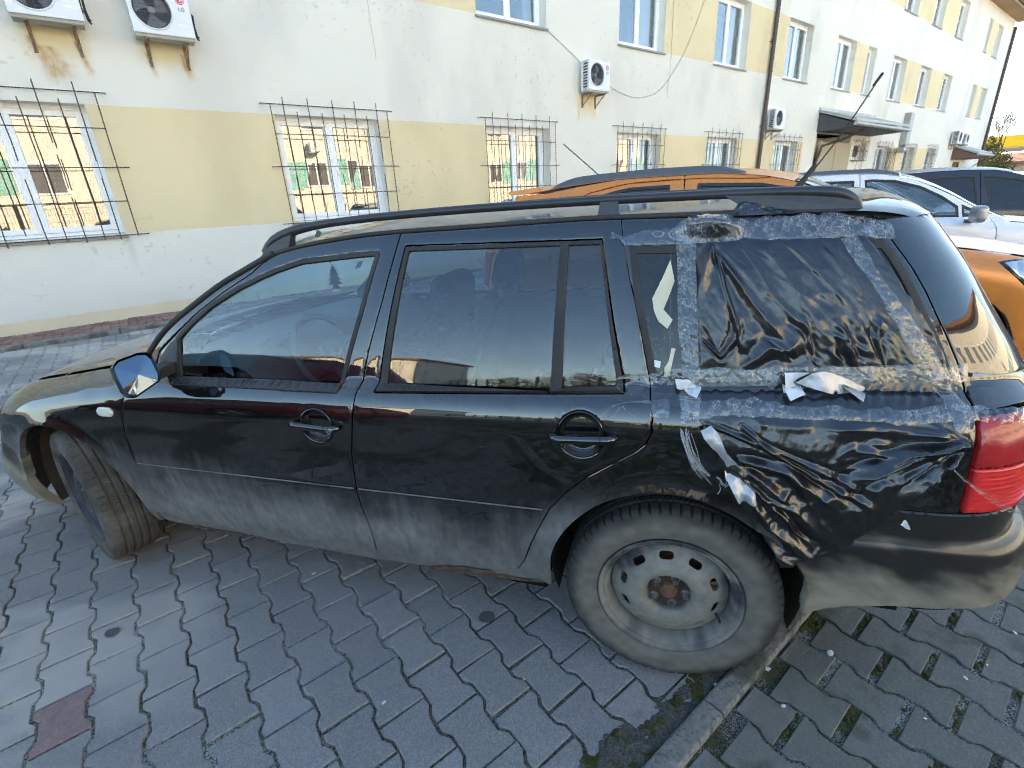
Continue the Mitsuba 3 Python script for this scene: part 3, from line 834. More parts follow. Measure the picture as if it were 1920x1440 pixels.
def air_conditioner(s, h, label, wd=0.72, ht=0.55, dp=0.27, o0=0.10, logo=True, fan_deg=20, detail=True, group=None):
    t = thing('air_conditioner', label, 'air conditioner', group)
    L = lambda m: wall_mesh(moved(m, xform([s, o0, h], [1, 0, 0], [0, 1, 0], [0, 0, 1])))
    fx, fz, fr = wd * 0.37, ht * 0.52, min(ht * 0.41, wd * 0.33)
    front = sbox(0.001, 0.001, wd - .001, ht - .001).difference(affinity.translate(disc_poly(fr), fx, fz))
    body = [boxm(0, wd, 0, dp - 0.02, 0, 0.02), boxm(0, wd, 0, dp - 0.02, ht - 0.02, ht, 0.006), boxm(wd - 0.02, wd, 0, dp - 0.02, 0.02, ht - 0.02), boxm(0.02, wd - .02, 0, 0.02, 0.02, ht - 0.02),
            plate(front, dp - 0.0202, 0.02)]
    # left flank with louvre openings
    body += [boxm(0, 0.02, 0, 0.05, 0.02, ht - .02), boxm(0, 0.02, dp - 0.06, dp - 0.0205, 0.02, ht - .02)]
    nl = 9
    zz = np.linspace(0.05, ht - 0.04, nl + 1)
    for i in range(nl + 1): body.append(boxm(0, 0.02, 0.05, dp - 0.06, zz[i] - 0.010, zz[i] + 0.010))
    ring = revolve([(0, fr + 0.02), (0.012, fr + 0.01), (0.012, fr), (-0.02, fr - 0.01)], 56)
    v = ring.vertices.copy(); ring.vertices = np.stack([v[:, 0] + fx, v[:, 1] + dp, v[:, 2] + fz], 1)
    k = part(t, 'casing', L(cat(body)), 'ac_white')
    part(t, 'fan_ring', L(ring), 'ac_white', smooth=40)
    part(t, 'interior', L(cat([boxm(0.025, 0.03, 0.02, dp - 0.03, 0.025, ht - .025), boxm(0.03, wd - 0.03, 0.05, 0.06, 0.025, ht - .025)])), 'ac_dark')
    gr = []
    for rr in np.linspace(0.05, fr - 0.012, 13 if detail else 7):
        a = np.linspace(0, 2 * np.pi, 37)
        gr.append(tube(np.c_[fx + rr * np.cos(a), np.full(37, dp - 0.004), fz + rr * np.sin(a)], 0.0022, 4, caps=False))
    for a in np.arange(12) * np.pi / 6:
        gr.append(tube([[fx + .05 * np.cos(a), dp - 0.004, fz + .05 * np.sin(a)], [fx + fr * np.cos(a), dp - 0.004, fz + fr * np.sin(a)]], 0.0026, 4))
    for z in (-0.55, -0.18, 0.2, 0.56):
        x = fr * math.sqrt(1 - z * z); gr.append(tube([[fx - x, dp, fz + z * fr], [fx + x, dp, fz + z * fr]], 0.0035, 4))
    part(t, 'fan_grille', L(cat(gr)), 'ac_grille')
    fan = [plate(affinity.translate(disc_poly(0.045, 24), fx, fz), dp - 0.075, 0.03)]
    for q in range(3):
        a0 = math.radians(fan_deg) + q * 2 * np.pi / 3
        rr, aa = np.meshgrid(np.linspace(0.04, fr * 0.88, 7), np.linspace(-0.62, 0.62, 9), indexing='ij')
        aa2 = a0 + aa * (0.55 + 0.55 * (rr / fr)) + 0.5 * rr / fr
        fan.append(grid(np.stack([fx + rr * np.cos(aa2), dp - 0.07 + 0.045 * aa / 0.62 * (rr / fr), fz + rr * np.sin(aa2)], -1)))
    part(t, 'fan', L(cat(fan)), 'ac_fan', smooth=40)
    if logo:
        bx, bz, br = wd * 0.86, ht * 0.79, 0.052
        bad = nk(f'{t}__badge')
        scene[f'{bad}__disc'] = mikit.ply(L(plate(affinity.translate(disc_poly(br), bx, bz), dp, 0.003)), 'badge_red')
        arc = lambda r0, r1, a0, a1: Polygon([(bx + r1 * math.cos(math.radians(a)), bz + r1 * math.sin(math.radians(a))) for a in np.linspace(a0, a1, 30)] + [(bx + r0 * math.cos(math.radians(a)), bz + r0 * math.sin(math.radians(a))) for a in np.linspace(a1, a0, 30)])
        face_ = shapely.union_all([arc(br * 0.72, br * 0.82, 85, 360), sbox(bx + br * 0.32, bz - .004, bx + br * 0.82, bz + .0045), sbox(bx - .005, bz - br * .42, bx + .005, bz + br * .45), sbox(bx - .005, bz - br * .42, bx + br * .28, bz - br * .28), affinity.translate(disc_poly(br * 0.12, 16), bx - br * .38, bz + br * .36)])
        scene[f'{bad}__emblem'] = mikit.ply(L(plate(face_, dp + 0.003, 0.002)), 'badge_white')
        tm = text_poly('LG', 0.046); tm.vertices = tm.vertices + [bx - 0.045, dp, bz - 0.13]
        part(t, 'lettering', L(tm), 'badge_grey')
        part(t, 'rating_plate', L(plate(sbox(wd * .76, ht * .22, wd * .96, ht * .28), dp, 0.002)), 'badge_white')
    part(t, 'base_tray', L(cat([boxm(0.01, wd - .01, 0.0, dp - 0.025, -0.035, -0.001, 0.004), boxm(0.01, wd - .01, dp - .03, dp - .022, -.04, -.0012)])), 'ac_base')
    for x in (wd * 0.16, wd * 0.80):
        br_ = [boxm(x, x + 0.04, -o0, dp + 0.0, -0.06, -0.037), boxm(x, x + 0.005, -o0, dp, -0.075, -0.038), boxm(x, x + 0.04, -o0 + 0.001, -o0 + 0.02, -0.33, -0.061)]
        v = boxm(x + .012, x + 0.03, 0, 1, -0.012, 0.012); a = np.array([0, -o0 + 0.01, -0.30]); b = np.array([0, dp - 0.06, -0.066])
        vv = v.vertices.copy(); vv = vv * [1, 0, 1] + vv[:, 1:2] * (b - a) + a; v.vertices = vv
        part(t, 'bracket', L(cat(br_ + [v])), 'rusty_bracket')
    pp = [tube(np.array([[wd + .01, .1, ht * .62], [wd + .05, .1, ht * .58], [wd + .045, .06, ht * .35], [wd + .06, .05, ht * .14], [wd + .07, .08, ht * .12]]), 0.014, 7), tube(np.array([[wd - .005, .1, ht * .3], [wd + .035, .1, ht * .27], [wd + .05, .05, ht * .12], [wd + .075, .04, ht * .06]]), 0.011, 7), boxm(wd, wd + 0.02, 0.05, 0.15, ht * .25, ht * .68, .004)]
    part(t, 'pipe', L(cat(pp)), 'cable_black', smooth=40)


air_conditioner(-2.03, 3.87, 'white air conditioner at the top left edge with long rust runs below its brackets', fan_deg=70)
air_conditioner(-0.80, 3.83, 'white air conditioner with a red logo, second from the top left of the wall', fan_deg=15)
air_conditioner(8.0, 3.80, 'white air conditioner with red badge hanging below and between two upper windows', ht=0.62, fan_deg=40)
air_conditioner(17.3, 3.30, 'white air conditioner fixed just right of the brown downpipe', logo=False, ht=0.62, fan_deg=80, detail=False)
air_conditioner(40.9, 3.28, 'pale air conditioner above the small canopy, left of the two there', logo=False, wd=1.0, ht=0.72, dp=0.35, detail=False)
air_conditioner(43.2, 3.3, 'slim pale air conditioner above the small canopy at the far wall end', logo=False, wd=0.8, ht=0.6, detail=False)
# ------------------------------------------------------------------ the black estate car: body surface
# its lower edge, waist, shoulder and plan are one smooth surface S(s, z); every panel is cut out of it. x grows to the tail, the near flank is at -y.


def _plan():
    th = np.linspace(0, np.pi / 2, 200); e = 2 / 2.7
    fx = -2.90 - .485 * np.sin(th) ** e; fy = .855 * np.cos(th) ** e
    e2 = 2 / 3.2
    rx = .565 + .42 * np.sin(th) ** e2; ry = .860 * np.cos(th) ** e2
    mx = np.array([-2.7, -2.5, -2.2, -1.8, -1.2, -.6, 0, .3, .5]); my = np.array([.864, .868, .870, .872, .872, .871, .870, .868, .865])
    m = PC(np.r_[-2.90, mx, .565], np.r_[.855, my, .860]); xx = np.linspace(-2.9, .565, 300)
    x = np.r_[fx[::-1], xx[1:-1], rx]; y = np.r_[fy[::-1], m(xx[1:-1]), ry]
    s = np.r_[0, np.cumsum(np.hypot(np.diff(x), np.diff(y)))]
    i = np.argmin(abs(x + 1.2)); s = s - s[i] + x[i]
    return s, x, y


_S, _X, _Y = _plan()
XR = PC([.1, .25, .30, .38, .49, .58, .63, .66, .77, .88, .944, 1.02, 1.06, 1.13, 1.194, 1.26, 1.31, 1.356, 1.39, 1.43], [.82, .88, .91, .97, .99, .975, .955, .925, .92, .91, .915, .91, .89, .847, .806, .767, .735, .70, .675, .64])
KX = [-3.6, -3.3, -3.22, -3.1, -2.97, -2.8, -2.6, -2.4, -2.225, -2.05, -1.75, -1.2, -.6, 0, .6, 1.1]
ZT = PC(KX, [.62, .695, .72, .758, .799, .838, .873, .908, .938, .950, .945, .962, .985, 1.005, 1.02, 1.02])
YT = PC(KX, [.50, .57, .61, .64, .665, .68, .69, .697, .70, .74, .800, .805, .805, .80, .775, .75])
RR = PC(KX,[.12,.13,.14,.15,.16,.16,.16,.155,.15,.14,.13,.125,.125,.125,.125,.12])
CN = PC([.3,.38,.45,.55,.65,.72,.85],[0,0,.02,.10,.155,.165,.15])
RN = PC([.3,.38,.45,.55,.65,.72,.85],[0,0,.02,.08,.12,.12,.12])
PZ = PC([.05, .14, .20, .26, .33, .43, .55, .66, .76, .86, 1.1], [.78, .83, .885, .925, .950, .972, .988, .996, 1.0, 1.0, 1.0])


def S(s, z):
    s = np.asarray(s, float); z = np.asarray(z, float)
    X = np.interp(s, _S, _X); Y = np.interp(s, _S, _Y)
    xq = np.clip(X, -3.6, 1.1); zt = ZT(xq); yt = YT(xq); r = RR(xq)
    wt = .87
    k = PZ(np.clip(z, .05, 1.1))
    q = np.clip((z - (zt - r)) / r, 0, 1)
    ks = yt / wt + (1 - yt / wt) * np.sqrt(np.maximum(1 - q * q, 0))
    k = np.where(z > zt - r, np.minimum(k, ks), k)
    up = np.maximum(z - zt, 0)
    kg = yt / wt - (.19 * up + .44 * up ** 2) / wt
    k = np.where(z > zt, kg, k)
    xo = np.where(X < -2.9, -2.9 + (X + 2.9) * (.35 + .65 * k), X)
    xo = xo + (XR(np.clip(z, .1, 1.43)) - .985) * np.clip((X + .35) / 1.0, 0, 1)
    fq = np.clip((-2.6 - X) / .785, 0, 1); zc = np.clip(z, .3, .85)
    xo = xo + RN(zc) * fq ** 1.5
    Y = Y * (1 - CN(zc) * fq ** 2)
    return np.stack([xo, -Y * k, z], -1)


def SG(s, z):
    """the glass surface: the leaning side of the cabin carried on below the shoulder"""
    X = np.interp(s, _S, _X); xq = np.clip(X, -3.6, 1.1)
    lim = ZT(xq)
    p = S(s, np.maximum(z, lim))
    dz = np.minimum(z - lim, 0)
    p[..., 1] += .19 * dz
    p[..., 2] = z
    return p


ZG = PC([-1.478, -1.365, -1.253, -1.122, -0.998, -0.876, -0.685, -0.211, 0.232, 0.71, 0.90, 1.25], [1.314, 1.360, 1.384, 1.401, 1.413, 1.419, 1.425, 1.438, 1.437, 1.430, 1.420, 1.405])   # roof gutter

# materials
DUST = (0.105, 0.098, 0.088)


def grime(p, lo, hi):
    """dust thrown up by the wheels: heavy on the sills, thinning upwards in streaks"""
    st = fbm(p.x * 22, p.z * 3.0, p.y * 4, 4)
    cl = fbm(p.x * 2.4, p.z * 5.0, 3.0, 4)
    return smoothstep(hi, lo, p.z + (st - 0.5) * 0.16 + (cl - 0.5) * 0.30)


def body_dirt(p, n, uv):
    rw = dr.sqrt(dr.square(p.x) + dr.square(p.z - 0.36))
    arch = smoothstep(0.50, 0.385, rw + 0.05 * (fbm(p.x * 11, p.z * 11, 0.0, 3) - 0.5)) * smoothstep(0.75, 0.50, p.z)
    fine = 0.05 * fbm(p.x * 60, p.z * 60, p.y * 30, 3)
    speck = smoothstep(0.80, 0.86, noise(p.x * 130, p.z * 130, p.y * 50)) * 0.25
    flat = smoothstep(0.5, 0.95, n.z) * 0.22
    return dr.clip(grime(p, 0.38, 0.68) * 0.93 + arch * 0.85 + fine + speck * 0.3 + flat, 0, 0.95)


def dust_col(p, n, uv):
    return mix((0.105, 0.105, 0.106), (0.205, 0.197, 0.180), fbm(p.x * 7, p.z * 7, p.y * 7, 4)) * (0.7 + 0.6 * fbm(p.x * 60, p.z * 25, p.y * 60, 2))


mat('dust', proc(dust_col), 0.95, 0.1, both=False)
scene['clean_black'] = {'type': 'plastic', 'diffuse_reflectance': rgb(0.0045, 0.0045, 0.006), 'int_ior': 1.95, 'nonlinear': True}
scene['black_paint'] = {'type': 'twosided', 'bsdf': {'type': 'blendbsdf', 'weight': proc(body_dirt), 'a': {'type': 'ref', 'id': 'clean_black'}, 'b': {'type': 'ref', 'id': 'dust'}}}
scene['clean_plastic'] = {'type': 'principled', 'base_color': rgb(0.014, 0.0145, 0.016), 'roughness': 0.42, 'specular': 0.45}


def bumper_dirt(p, n, uv):
    st = fbm(p.x * 9 + p.z * 7, p.z * 9, 0.0, 4)
    w = smoothstep(0.60, 0.40, p.z + (st - 0.5) * 0.30 + (fbm(p.x * 3, p.z * 2, 4.0, 2) - 0.5) * 0.12)
    w = dr.maximum(w, 0.55 * smoothstep(0.018, 0.0, dr.abs(p.z - 0.655)) * fbm(p.x * 20, 2.0, 0.0, 2))
    return dr.clip(w * 0.9 + 0.05, 0, 0.95)


mat('bumper_dust', proc(lambda p, n, uv: mix((0.17, 0.158, 0.125), (0.33, 0.30, 0.23), fbm(p.x * 9, p.z * 14, p.y * 6, 4))), 0.95, 0.1, both=False)
scene['bumper_paint'] = {'type': 'twosided', 'bsdf': {'type': 'blendbsdf', 'weight': proc(bumper_dirt), 'a': {'type': 'principled', 'base_color': rgb(0.008, 0.008, 0.010), 'roughness': 0.24, 'specular': 0.5, 'clearcoat': 0.5, 'clearcoat_gloss': 0.9}, 'b': {'type': 'ref', 'id': 'bumper_dust'}}}
mat('black_rubber', proc(lambda p, n, uv: mix((0.014, 0.014, 0.014), (0.045, 0.043, 0.040), fbm(p.x * 12, p.y * 12, p.z * 12, 4))), 0.62, 0.4)
mat('trim_plastic', proc(lambda p, n, uv: mix((0.020, 0.021, 0.023), (0.048, 0.048, 0.049), fbm(p.x * 9, p.y * 9, p.z * 9, 4))), 0.5, 0.45)
mat('rail_plastic', proc(lambda p, n, uv: mix((0.020, 0.021, 0.025), (0.034, 0.035, 0.040), fbm(p.x * 30, p.y * 30, p.z * 30, 3))), 0.36, 0.5)
mat('dark_cavity', (0.010, 0.010, 0.010), 0.9, 0.1)
mat('wheel_well', proc(lambda p, n, uv: mix((0.018, 0.016, 0.013), (0.085, 0.070, 0.050), fbm(p.x * 9, p.y * 9, p.z * 9, 4))), 0.95, 0.1)
mat('trim_dust_line', proc(lambda p, n, uv: mix((0.06, 0.06, 0.062), (0.24, 0.235, 0.225), fbm(p.x * 16, p.z * 40, 0.0, 3))), 0.8, 0.3)
scene['car_glass'] = {'type': 'thindielectric', 'int_ior': 1.58, 'specular_transmittance': rgb(0.62, 0.78, 0.82)}
scene['tinted_glass'] = {'type': 'thindielectric', 'int_ior': 1.58, 'specular_transmittance': rgb(0.22, 0.26, 0.30)}
scene['dark_glass'] = {'type': 'twosided', 'bsdf': {'type': 'principled', 'base_color': rgb(0.012, 0.013, 0.016), 'roughness': 0.06, 'specular': 0.6}}
mat('chrome', (0.72, 0.72, 0.74), 0.12, 0.5, metal=1.0)
mat('interior_grey', (0.085, 0.088, 0.092), 0.8, 0.2)
mat('interior_light', (0.30, 0.31, 0.31), 0.85, 0.2)
mat('seat_cloth', proc(lambda p, n, uv: mix((0.022, 0.023, 0.027), (0.045, 0.046, 0.05), noise(p.x * 160, p.y * 160, p.z * 160))), 0.9, 0.2, sheen=0.5)
mat('rusty_metal', proc(lambda p, n, uv: mix((0.020, 0.014, 0.011), (0.17, 0.12, 0.085), fbm(p.x * 40, p.y * 40, p.z * 40, 4))), 0.9, 0.2, bump=proc(lambda p, n, uv: fbm(p.x * 130, p.y * 130, p.z * 130, 3) * 0.006, eps=1e-3))

car = thing('estate_car', 'dirty black estate car with black plastic sheeting taped over its rear side window', 'car')


def curve(fn, xs): return [(float(x), float(fn(x))) for x in xs]


def circ(cx, cz, r_, a0, a1, n=40):
    return [(cx + r_ * math.cos(math.radians(a)), cz + r_ * math.sin(math.radians(a))) for a in np.linspace(a0, a1, n)]


RC, FC = (0.0, 0.355), (-2.505, 0.352)      # arch centres
RAR, FAR = 0.372, 0.358
B_GAP = [(-0.876, 1.420), (-0.918, 1.226), (-0.964, 1.068), (-0.993, 0.945), (-1.005, 0.861), (-1.030, 0.742), (-1.043, 0.60), (-1.036, 0.50), (-1.028, 0.423), (-1.030, 0.36), (-1.039, 0.298)]
F_GAP = [(-2.008, 0.940), (-2.014, 0.869), (-2.044, 0.793), (-2.066, 0.714), (-2.076, 0.623), (-2.081, 0.527), (-2.078, 0.415), (-2.070, 0.295)]
R_GAP = [(-0.109, 1.438), (-0.112, 1.384), (-0.103, 1.290), (-0.091, 1.236), (-0.084, 1.183), (-0.075, 1.074), (-0.067, 0.987), (-0.060, 0.948), (-0.058, 0.904), (-0.072, 0.872), (-0.100, 0.845), (-0.136, 0.821), (-0.18, 0.792), (-0.244, 0.748), (-0.311, 0.684), (-0.364, 0.618), (-0.401, 0.538), (-0.431, 0.465), (-0.458, 0.385), (-0.485, 0.338), (-0.53, 0.312), (-0.60, 0.304)]
A_GAP = [(-1.932, 0.948), (-1.890, 1.024), (-1.786, 1.094), (-1.676, 1.178), (-1.562, 1.247), (-1.451, 1.304), (-1.391, 1.351)]
TG = [(0.763, 1.422), (0.759, 1.399), (0.755, 1.364), (0.747, 1.243), (0.737, 1.165), (0.722, 1.086), (0.710, 1.043), (0.701, 0.999)]
W_F = [(-1.769, 0.943), (-1.770, 1.080), (-1.709, 1.130), (-1.623, 1.190), (-1.504, 1.249), (-1.405, 1.288), (-1.338, 1.310), (-1.244, 1.335), (-1.112, 1.346), (-1.030, 1.353), (-0.958, 1.357), (-1.001, 1.185), (-1.057, 1.009), (-1.072, 0.960)]
W_R = [(-0.924, 0.958), (-0.851, 1.379), (-0.196, 1.385), (-0.146, 1.000)]
W_Q = [(-0.083, 1.366), (-0.086, 1.236), (-0.078, 1.183), (-0.065, 1.048), (-0.058, 1.034), (0.688, 1.065), (0.699, 1.104), (0.710, 1.155), (0.721, 1.243), (0.733, 1.365)]
GAPW = 0.0045
sill_bot = [(-2.13, .232), (-2.0, .226), (-1.6, .222), (-1.1, .217), (-.6, .262), (-.372, .285)]


def gapped(poly): return poly.buffer(-GAPW / 2, join_style=2)


top_line = curve(ZG, np.linspace(A_GAP[-1][0], B_GAP[0][0], 14))
P_front_door = Polygon(A_GAP[:1] + A_GAP[1:-1] + [(A_GAP[-1][0], float(ZG(A_GAP[-1][0])))] + top_line[1:-1] + B_GAP + [(-1.3, .286), (-1.55, .284), (-1.83, .284), (-2.068, .292)] + F_GAP[::-1])
P_rear_door = Polygon(B_GAP[::-1] + curve(ZG, np.linspace(-0.86, -0.14, 14)) + R_GAP + [(-0.83, .288)])
P_quarter = Polygon(R_GAP[::-1][9:][::1] if False else R_GAP[::-1] + curve(ZG, np.linspace(-0.08, 0.765, 16)) + TG + [(0.700, .93), (0.709, .855), (0.703, .757), (0.700, .748), (0.45, .742), (0.30, .60), (0.33, .47), (0.36, .36), (-.37, .287), (-.6, .268)])
P_quarter = P_quarter.difference(Polygon(circ(*RC, RAR, 0, 360, 80)[:-1])).difference(sbox(0.0, -1, 2, 0.5)).difference(sbox(0.25, 0.5, .9, .74)) if False else P_quarter
arch_r = Polygon(circ(*RC, RAR, 0, 360, 90)[:-1]).union(sbox(-RAR, -1, RAR, RC[1]))
P_quarter = P_quarter.difference(arch_r)
P_quarter = max(getattr(P_quarter, 'geoms', [P_quarter]), key=lambda g: g.area)
P_bumper = Polygon([(0.30, .60), (0.36, .742), (0.45, .742), (0.700, .745), (0.80, .745), (1.0, .745), (1.47, .745), (1.47, .47), (1.2, .47), (1.0, .467), (0.85, .460), (0.70, .448), (0.56, .430), (0.47, .408), (0.42, .380), (0.386, .355), (0.36, .40), (0.345, .46), (0.325, .51)]).difference(Polygon(circ(*RC, RAR - .002, 0, 360, 90)[:-1]))
P_tail = Polygon(TG + [(0.80, 1.004), (1.10, 1.004), (1.12, .75), (1.47, .75), (1.47, 1.415)])
P_lamp = Polygon([(0.705, 0.992), (0.699, 0.972), (0.703, 0.925), (0.710, 0.853), (0.704, .753), (1.112, .753), (1.038, 1.007)])
zh = np.linspace(-3.26, -2.02, 40)
# fender: hood line on top, arch below, bumper joint in front


def s_of_x(x): return np.interp(x, _X, _S)


hood_line = [(float(s_of_x(x)), float(ZT(x)) - 0.002) for x in np.linspace(-3.20, -2.02, 40)]
arch_f = Polygon(circ(*FC, FAR, 0, 360, 90)[:-1]).union(sbox(FC[0] - FAR + .004, -1, FC[0] + FAR, FC[1]))
P_fender = Polygon(hood_line + [(-2.010, .95)] + F_GAP + [(-2.13, .30), (-2.1405, .235), (-2.16, .30), (-2.9, .52), (-3.02, .575), (float(s_of_x(-3.10)), .60), (float(s_of_x(-3.14)), .66)]).buffer(0).difference(arch_f)
P_fender = max(getattr(P_fender, 'geoms', [P_fender]), key=lambda g: g.area)
P_head = Polygon([(float(s_of_x(-3.145)), .662), (float(s_of_x(-3.205)), float(ZT(-3.205)) - .008), (float(s_of_x(-3.30)), .694), (float(s_of_x(-3.37)), .66), (float(s_of_x(-3.37)), .565), (float(s_of_x(-3.25)), .56), (float(s_of_x(-3.105)), .598)]).buffer(0)
sF = float(s_of_x(-3.3849))
P_fbump = Polygon([(-2.86, .50), (-2.905, .522), (-3.02, .571), (float(s_of_x(-3.10)), .592), (float(s_of_x(-3.25)), .556), (sF, .553), (sF, .17), (float(s_of_x(-3.25)), .17), (float(s_of_x(-3.0)), .185), (-2.86, .20)]).difference(arch_f)
P_sill = Polygon([(-2.128, .292), (-1.83, .280), (-1.3, .2815), (-1.039, .292), (-.83, .283), (-.60, .299), (-.53, .307), (-.482, .334), (-.455, .385), (-.40, .40), (-.372, .36)] + [(-.372, .288)] + sill_bot[::-1][1:]).difference(arch_r).difference(arch_f).difference(P_front_door).difference(P_rear_door).difference(P_quarter)
P_sill = max(getattr(P_sill, 'geoms', [P_sill]), key=lambda g: g.area)
P_apil = Polygon([(-2.018, 0.943), (-2.005, 0.994), (-1.863, 1.100), (-1.779, 1.157), (-1.688, 1.212), (-1.588, 1.273), (-1.471, 1.326), (-1.394, 1.358)] + A_GAP[::-1])


def flare(cx, cz, R):
    """rolled wheel arch lip"""
    def f(s, z):
        d = np.hypot(s - cx, z - cz)
        return 0.016 * np.clip(1 - (d - R) / 0.055, 0, 1) ** 1.6 * (z > cz - .12)
    return f


fl_r, fl_f = flare(*RC, RAR), flare(*FC, FAR)


def door_off(s, z):
    # soft recess towards the rubbing strip line and a faint lower bulge
    zl = .578 + .036 * (s + 2.066) / 1.685
    return 0.003 * np.clip((zl - z) / 0.006, 0, 1) * (z > .2)


def cup(cx, cz, ru, rd):
    def f(s, z):
        dx = (s - cx); dz = (z - cz)
        q = (dx / ru) ** 2 + (dz / rd) ** 2
        return -0.024 * np.clip((1 - q) * 3.2, 0, 1) ** 0.7
    return f


cF, cR = cup(-1.147, .832, .062, .058), cup(-.263, .880, .070, .066)


def ell(cx, cz, ru, rd): return affinity.scale(Point(cx, cz).buffer(1, quad_segs=24), ru, rd)


def side_parts(flip, res, tag):
    """one flank of the car: near (flip False) in full, far side plainer"""
    mk = lambda pol, off=0.0, **kw: surf(gapped(pol), S, off=off, flip=flip, **{**dict(res=res, edge=0.012 if not flip else 0.03), **kw})
    q = lambda name, mesh, m, **kw: part(car, name, mesh, m, smooth=kw.pop('smooth', 38), **kw)
    hole = [ell(-1.147, .832, .064, .060), ell(-.263, .880, .072, .068)]
    fd = q('front_door', mk(P_front_door.difference(Polygon(W_F).buffer(0.012)).difference(hole[0]), door_off, res=min(res, .018)), 'black_paint')
    rd = q('rear_door', mk(P_rear_door.difference(Polygon(W_R).buffer(0.004)).difference(hole[1]), door_off, res=min(res, .018)), 'black_paint')
    for pa, hp, cf in ((fd, hole[0], cF), (rd, hole[1], cR)):
        part(pa, 'handle_cup', surf(hp, S, off=cf, flip=flip, res=.005 if not flip else .02, edge=.004 if not flip else .02, ring=.002, lip=.001, flange=.006), 'black_paint', smooth=60)
    qp = q('rear_quarter_panel', mk(P_quarter.difference(Polygon(W_Q).buffer(0.004)), fl_r, flange=.022), 'black_paint')
    fe = q('front_wing', mk(P_fender, fl_f, flange=.022, res=min(res, .02)), 'black_paint')
    q('sill', surf(P_sill, S, off=-.003, flip=flip, res=res, flange=.03), 'black_paint')
    q('windscreen_pillar', mk(P_apil, res=.02), 'black_paint')
    q('side_window', surf(Polygon(W_F).buffer(.012), SG, off=-.008, flip=flip, res=.05, lip=0, flange=0, ring=0, edge=.04), 'car_glass', smooth=True, label='side window of the front door')
    # rear door: pane, fixed quarter pane, seal with divider
    div = Polygon([(-0.359, 1.402), (-0.327, 1.402), (-0.333, 0.976), (-0.366, 0.976)])
    wr = Polygon(W_R).buffer(-.022, join_style=1)
    pane = Polygon([(-0.896, 0.975), (-0.841, 1.367), (-0.358, 1.374), (-0.365, 0.988)])
    pane2 = Polygon([(-0.327, 1.374), (-0.201, 1.375), (-0.166, 1.009), (-0.331, 0.994)])
    seal = Polygon(W_R).difference(pane).difference(pane2)
    for g_ in getattr(seal, 'geoms', [seal]):
        if g_.area > 1e-3: part(rd, 'window_seal', surf(g_, S, off=.004, flip=flip, res=.02, lip=.003, flange=.012), 'black_rubber', smooth=40)
    part(rd, 'window_pane', surf(pane.buffer(.006), SG, off=-.004, flip=flip, res=.05, lip=0, flange=0, ring=0, edge=.04), 'tinted_glass', smooth=True)
    part(rd, 'quarter_pane', surf(pane2.buffer(.006), SG, off=-.004, flip=flip, res=.05, lip=0, flange=0, ring=0, edge=.04), 'tinted_glass', smooth=True)
    sealf = Polygon(W_F).buffer(0.013).difference(Polygon(W_F).buffer(-.001))
    part(fd, 'window_seal', surf(sealf, S, off=.002, flip=flip, res=.02, lip=.002, flange=.012, ring=0), 'black_rubber', smooth=40)
    mirror_tri = Polygon([(-1.775, 0.945), (-1.773, 1.080), (-1.808, 1.067), (-1.878, 1.005), (-1.883, 0.953)])
    part(fd, 'corner_trim', surf(mirror_tri, S, off=.005, flip=flip, res=.02, flange=.01), 'trim_plastic', smooth=40)
    part(fd, 'waist_moulding', surf(Polygon([(-1.783, 0.925), (-1.064, 0.943), (-1.061, 0.965), (-1.765, 0.946)]), S, off=.009, flip=flip, res=.02, lip=.005, flange=.012), 'trim_plastic', smooth=60)
    gq = Polygon(W_Q)
    if flip:
        part(qp, 'window', surf(gq.buffer(.004), S, off=-.004, flip=flip, res=.05, lip=0, flange=0, ring=0, edge=.04), 'tinted_glass', smooth=True)
    else:
        part(qp, 'window', surf(gq.buffer(.004), S, off=-.004, res=.05, lip=0, flange=0, ring=0, edge=.04), 'dusty_tint', smooth=True)
    part(qp, 'window_seal', surf(gq.buffer(.006).difference(gq.buffer(-.016)), S, off=.001, flip=flip, res=.02, lip=.002, flange=.01), 'black_rubber', smooth=40)
    # line of dust on the moulded edge of each door
    for pa, s0, s1 in ((fd, -2.06, -1.05), (rd, -1.03, -.385)):
        ss = np.linspace(s0, s1, 40); zl = .579 + .036 * (ss + 2.066) / 1.685
        X = S(ss, zl); X[:, 1] -= .0035
        if flip: X[:, 1] *= -1
        part(pa, 'trim_line', tube(X, .0022, 6), 'trim_dust_line')
    return fd, rd, qp, fe


def tint_dust(p, n, uv):
    a = fbm(p.x * 90, p.z * 70, 0.0, 3)
    spots = smoothstep(0.80, 0.88, noise(p.x * 420, p.z * 300, 2.0)) * smoothstep(0.56, 0.72, fbm(p.x * 14, p.z * 9, 3.0, 3))
    smear = smoothstep(0.50, 0.75, fbm(p.x * 9 + p.z * 6, p.z * 5 - p.x * 4, 1.0, 4)) * smoothstep(1.22, 1.0, p.z) * (0.4 + 0.9 * fbm(p.x * 70 + p.z * 50, p.z * 30, 0.0, 3))
    edge = 0.10 * smoothstep(0.9, 1.0, 1.0 - dr.abs(p.x + 0.052 - 0.05 * (1.25 - p.z)) / 0.03)
    return dr.clip(0.035 * a + spots * 0.5 + smear * 0.24 + edge, 0, 0.8)


scene['glass_dust'] = {'type': 'diffuse', 'reflectance': rgb(0.42, 0.42, 0.42)}
scene['dusty_tint'] = {'type': 'twosided', 'bsdf': {'type': 'blendbsdf', 'weight': proc(tint_dust), 'a': {'type': 'principled', 'base_color': rgb(0.014, 0.016, 0.017), 'roughness': 0.08, 'specular': 0.55}, 'b': {'type': 'ref', 'id': 'glass_dust'}}}
front_door, rear_door, quarter, wing = side_parts(False, .03, '')
side_parts(True, .06, '')

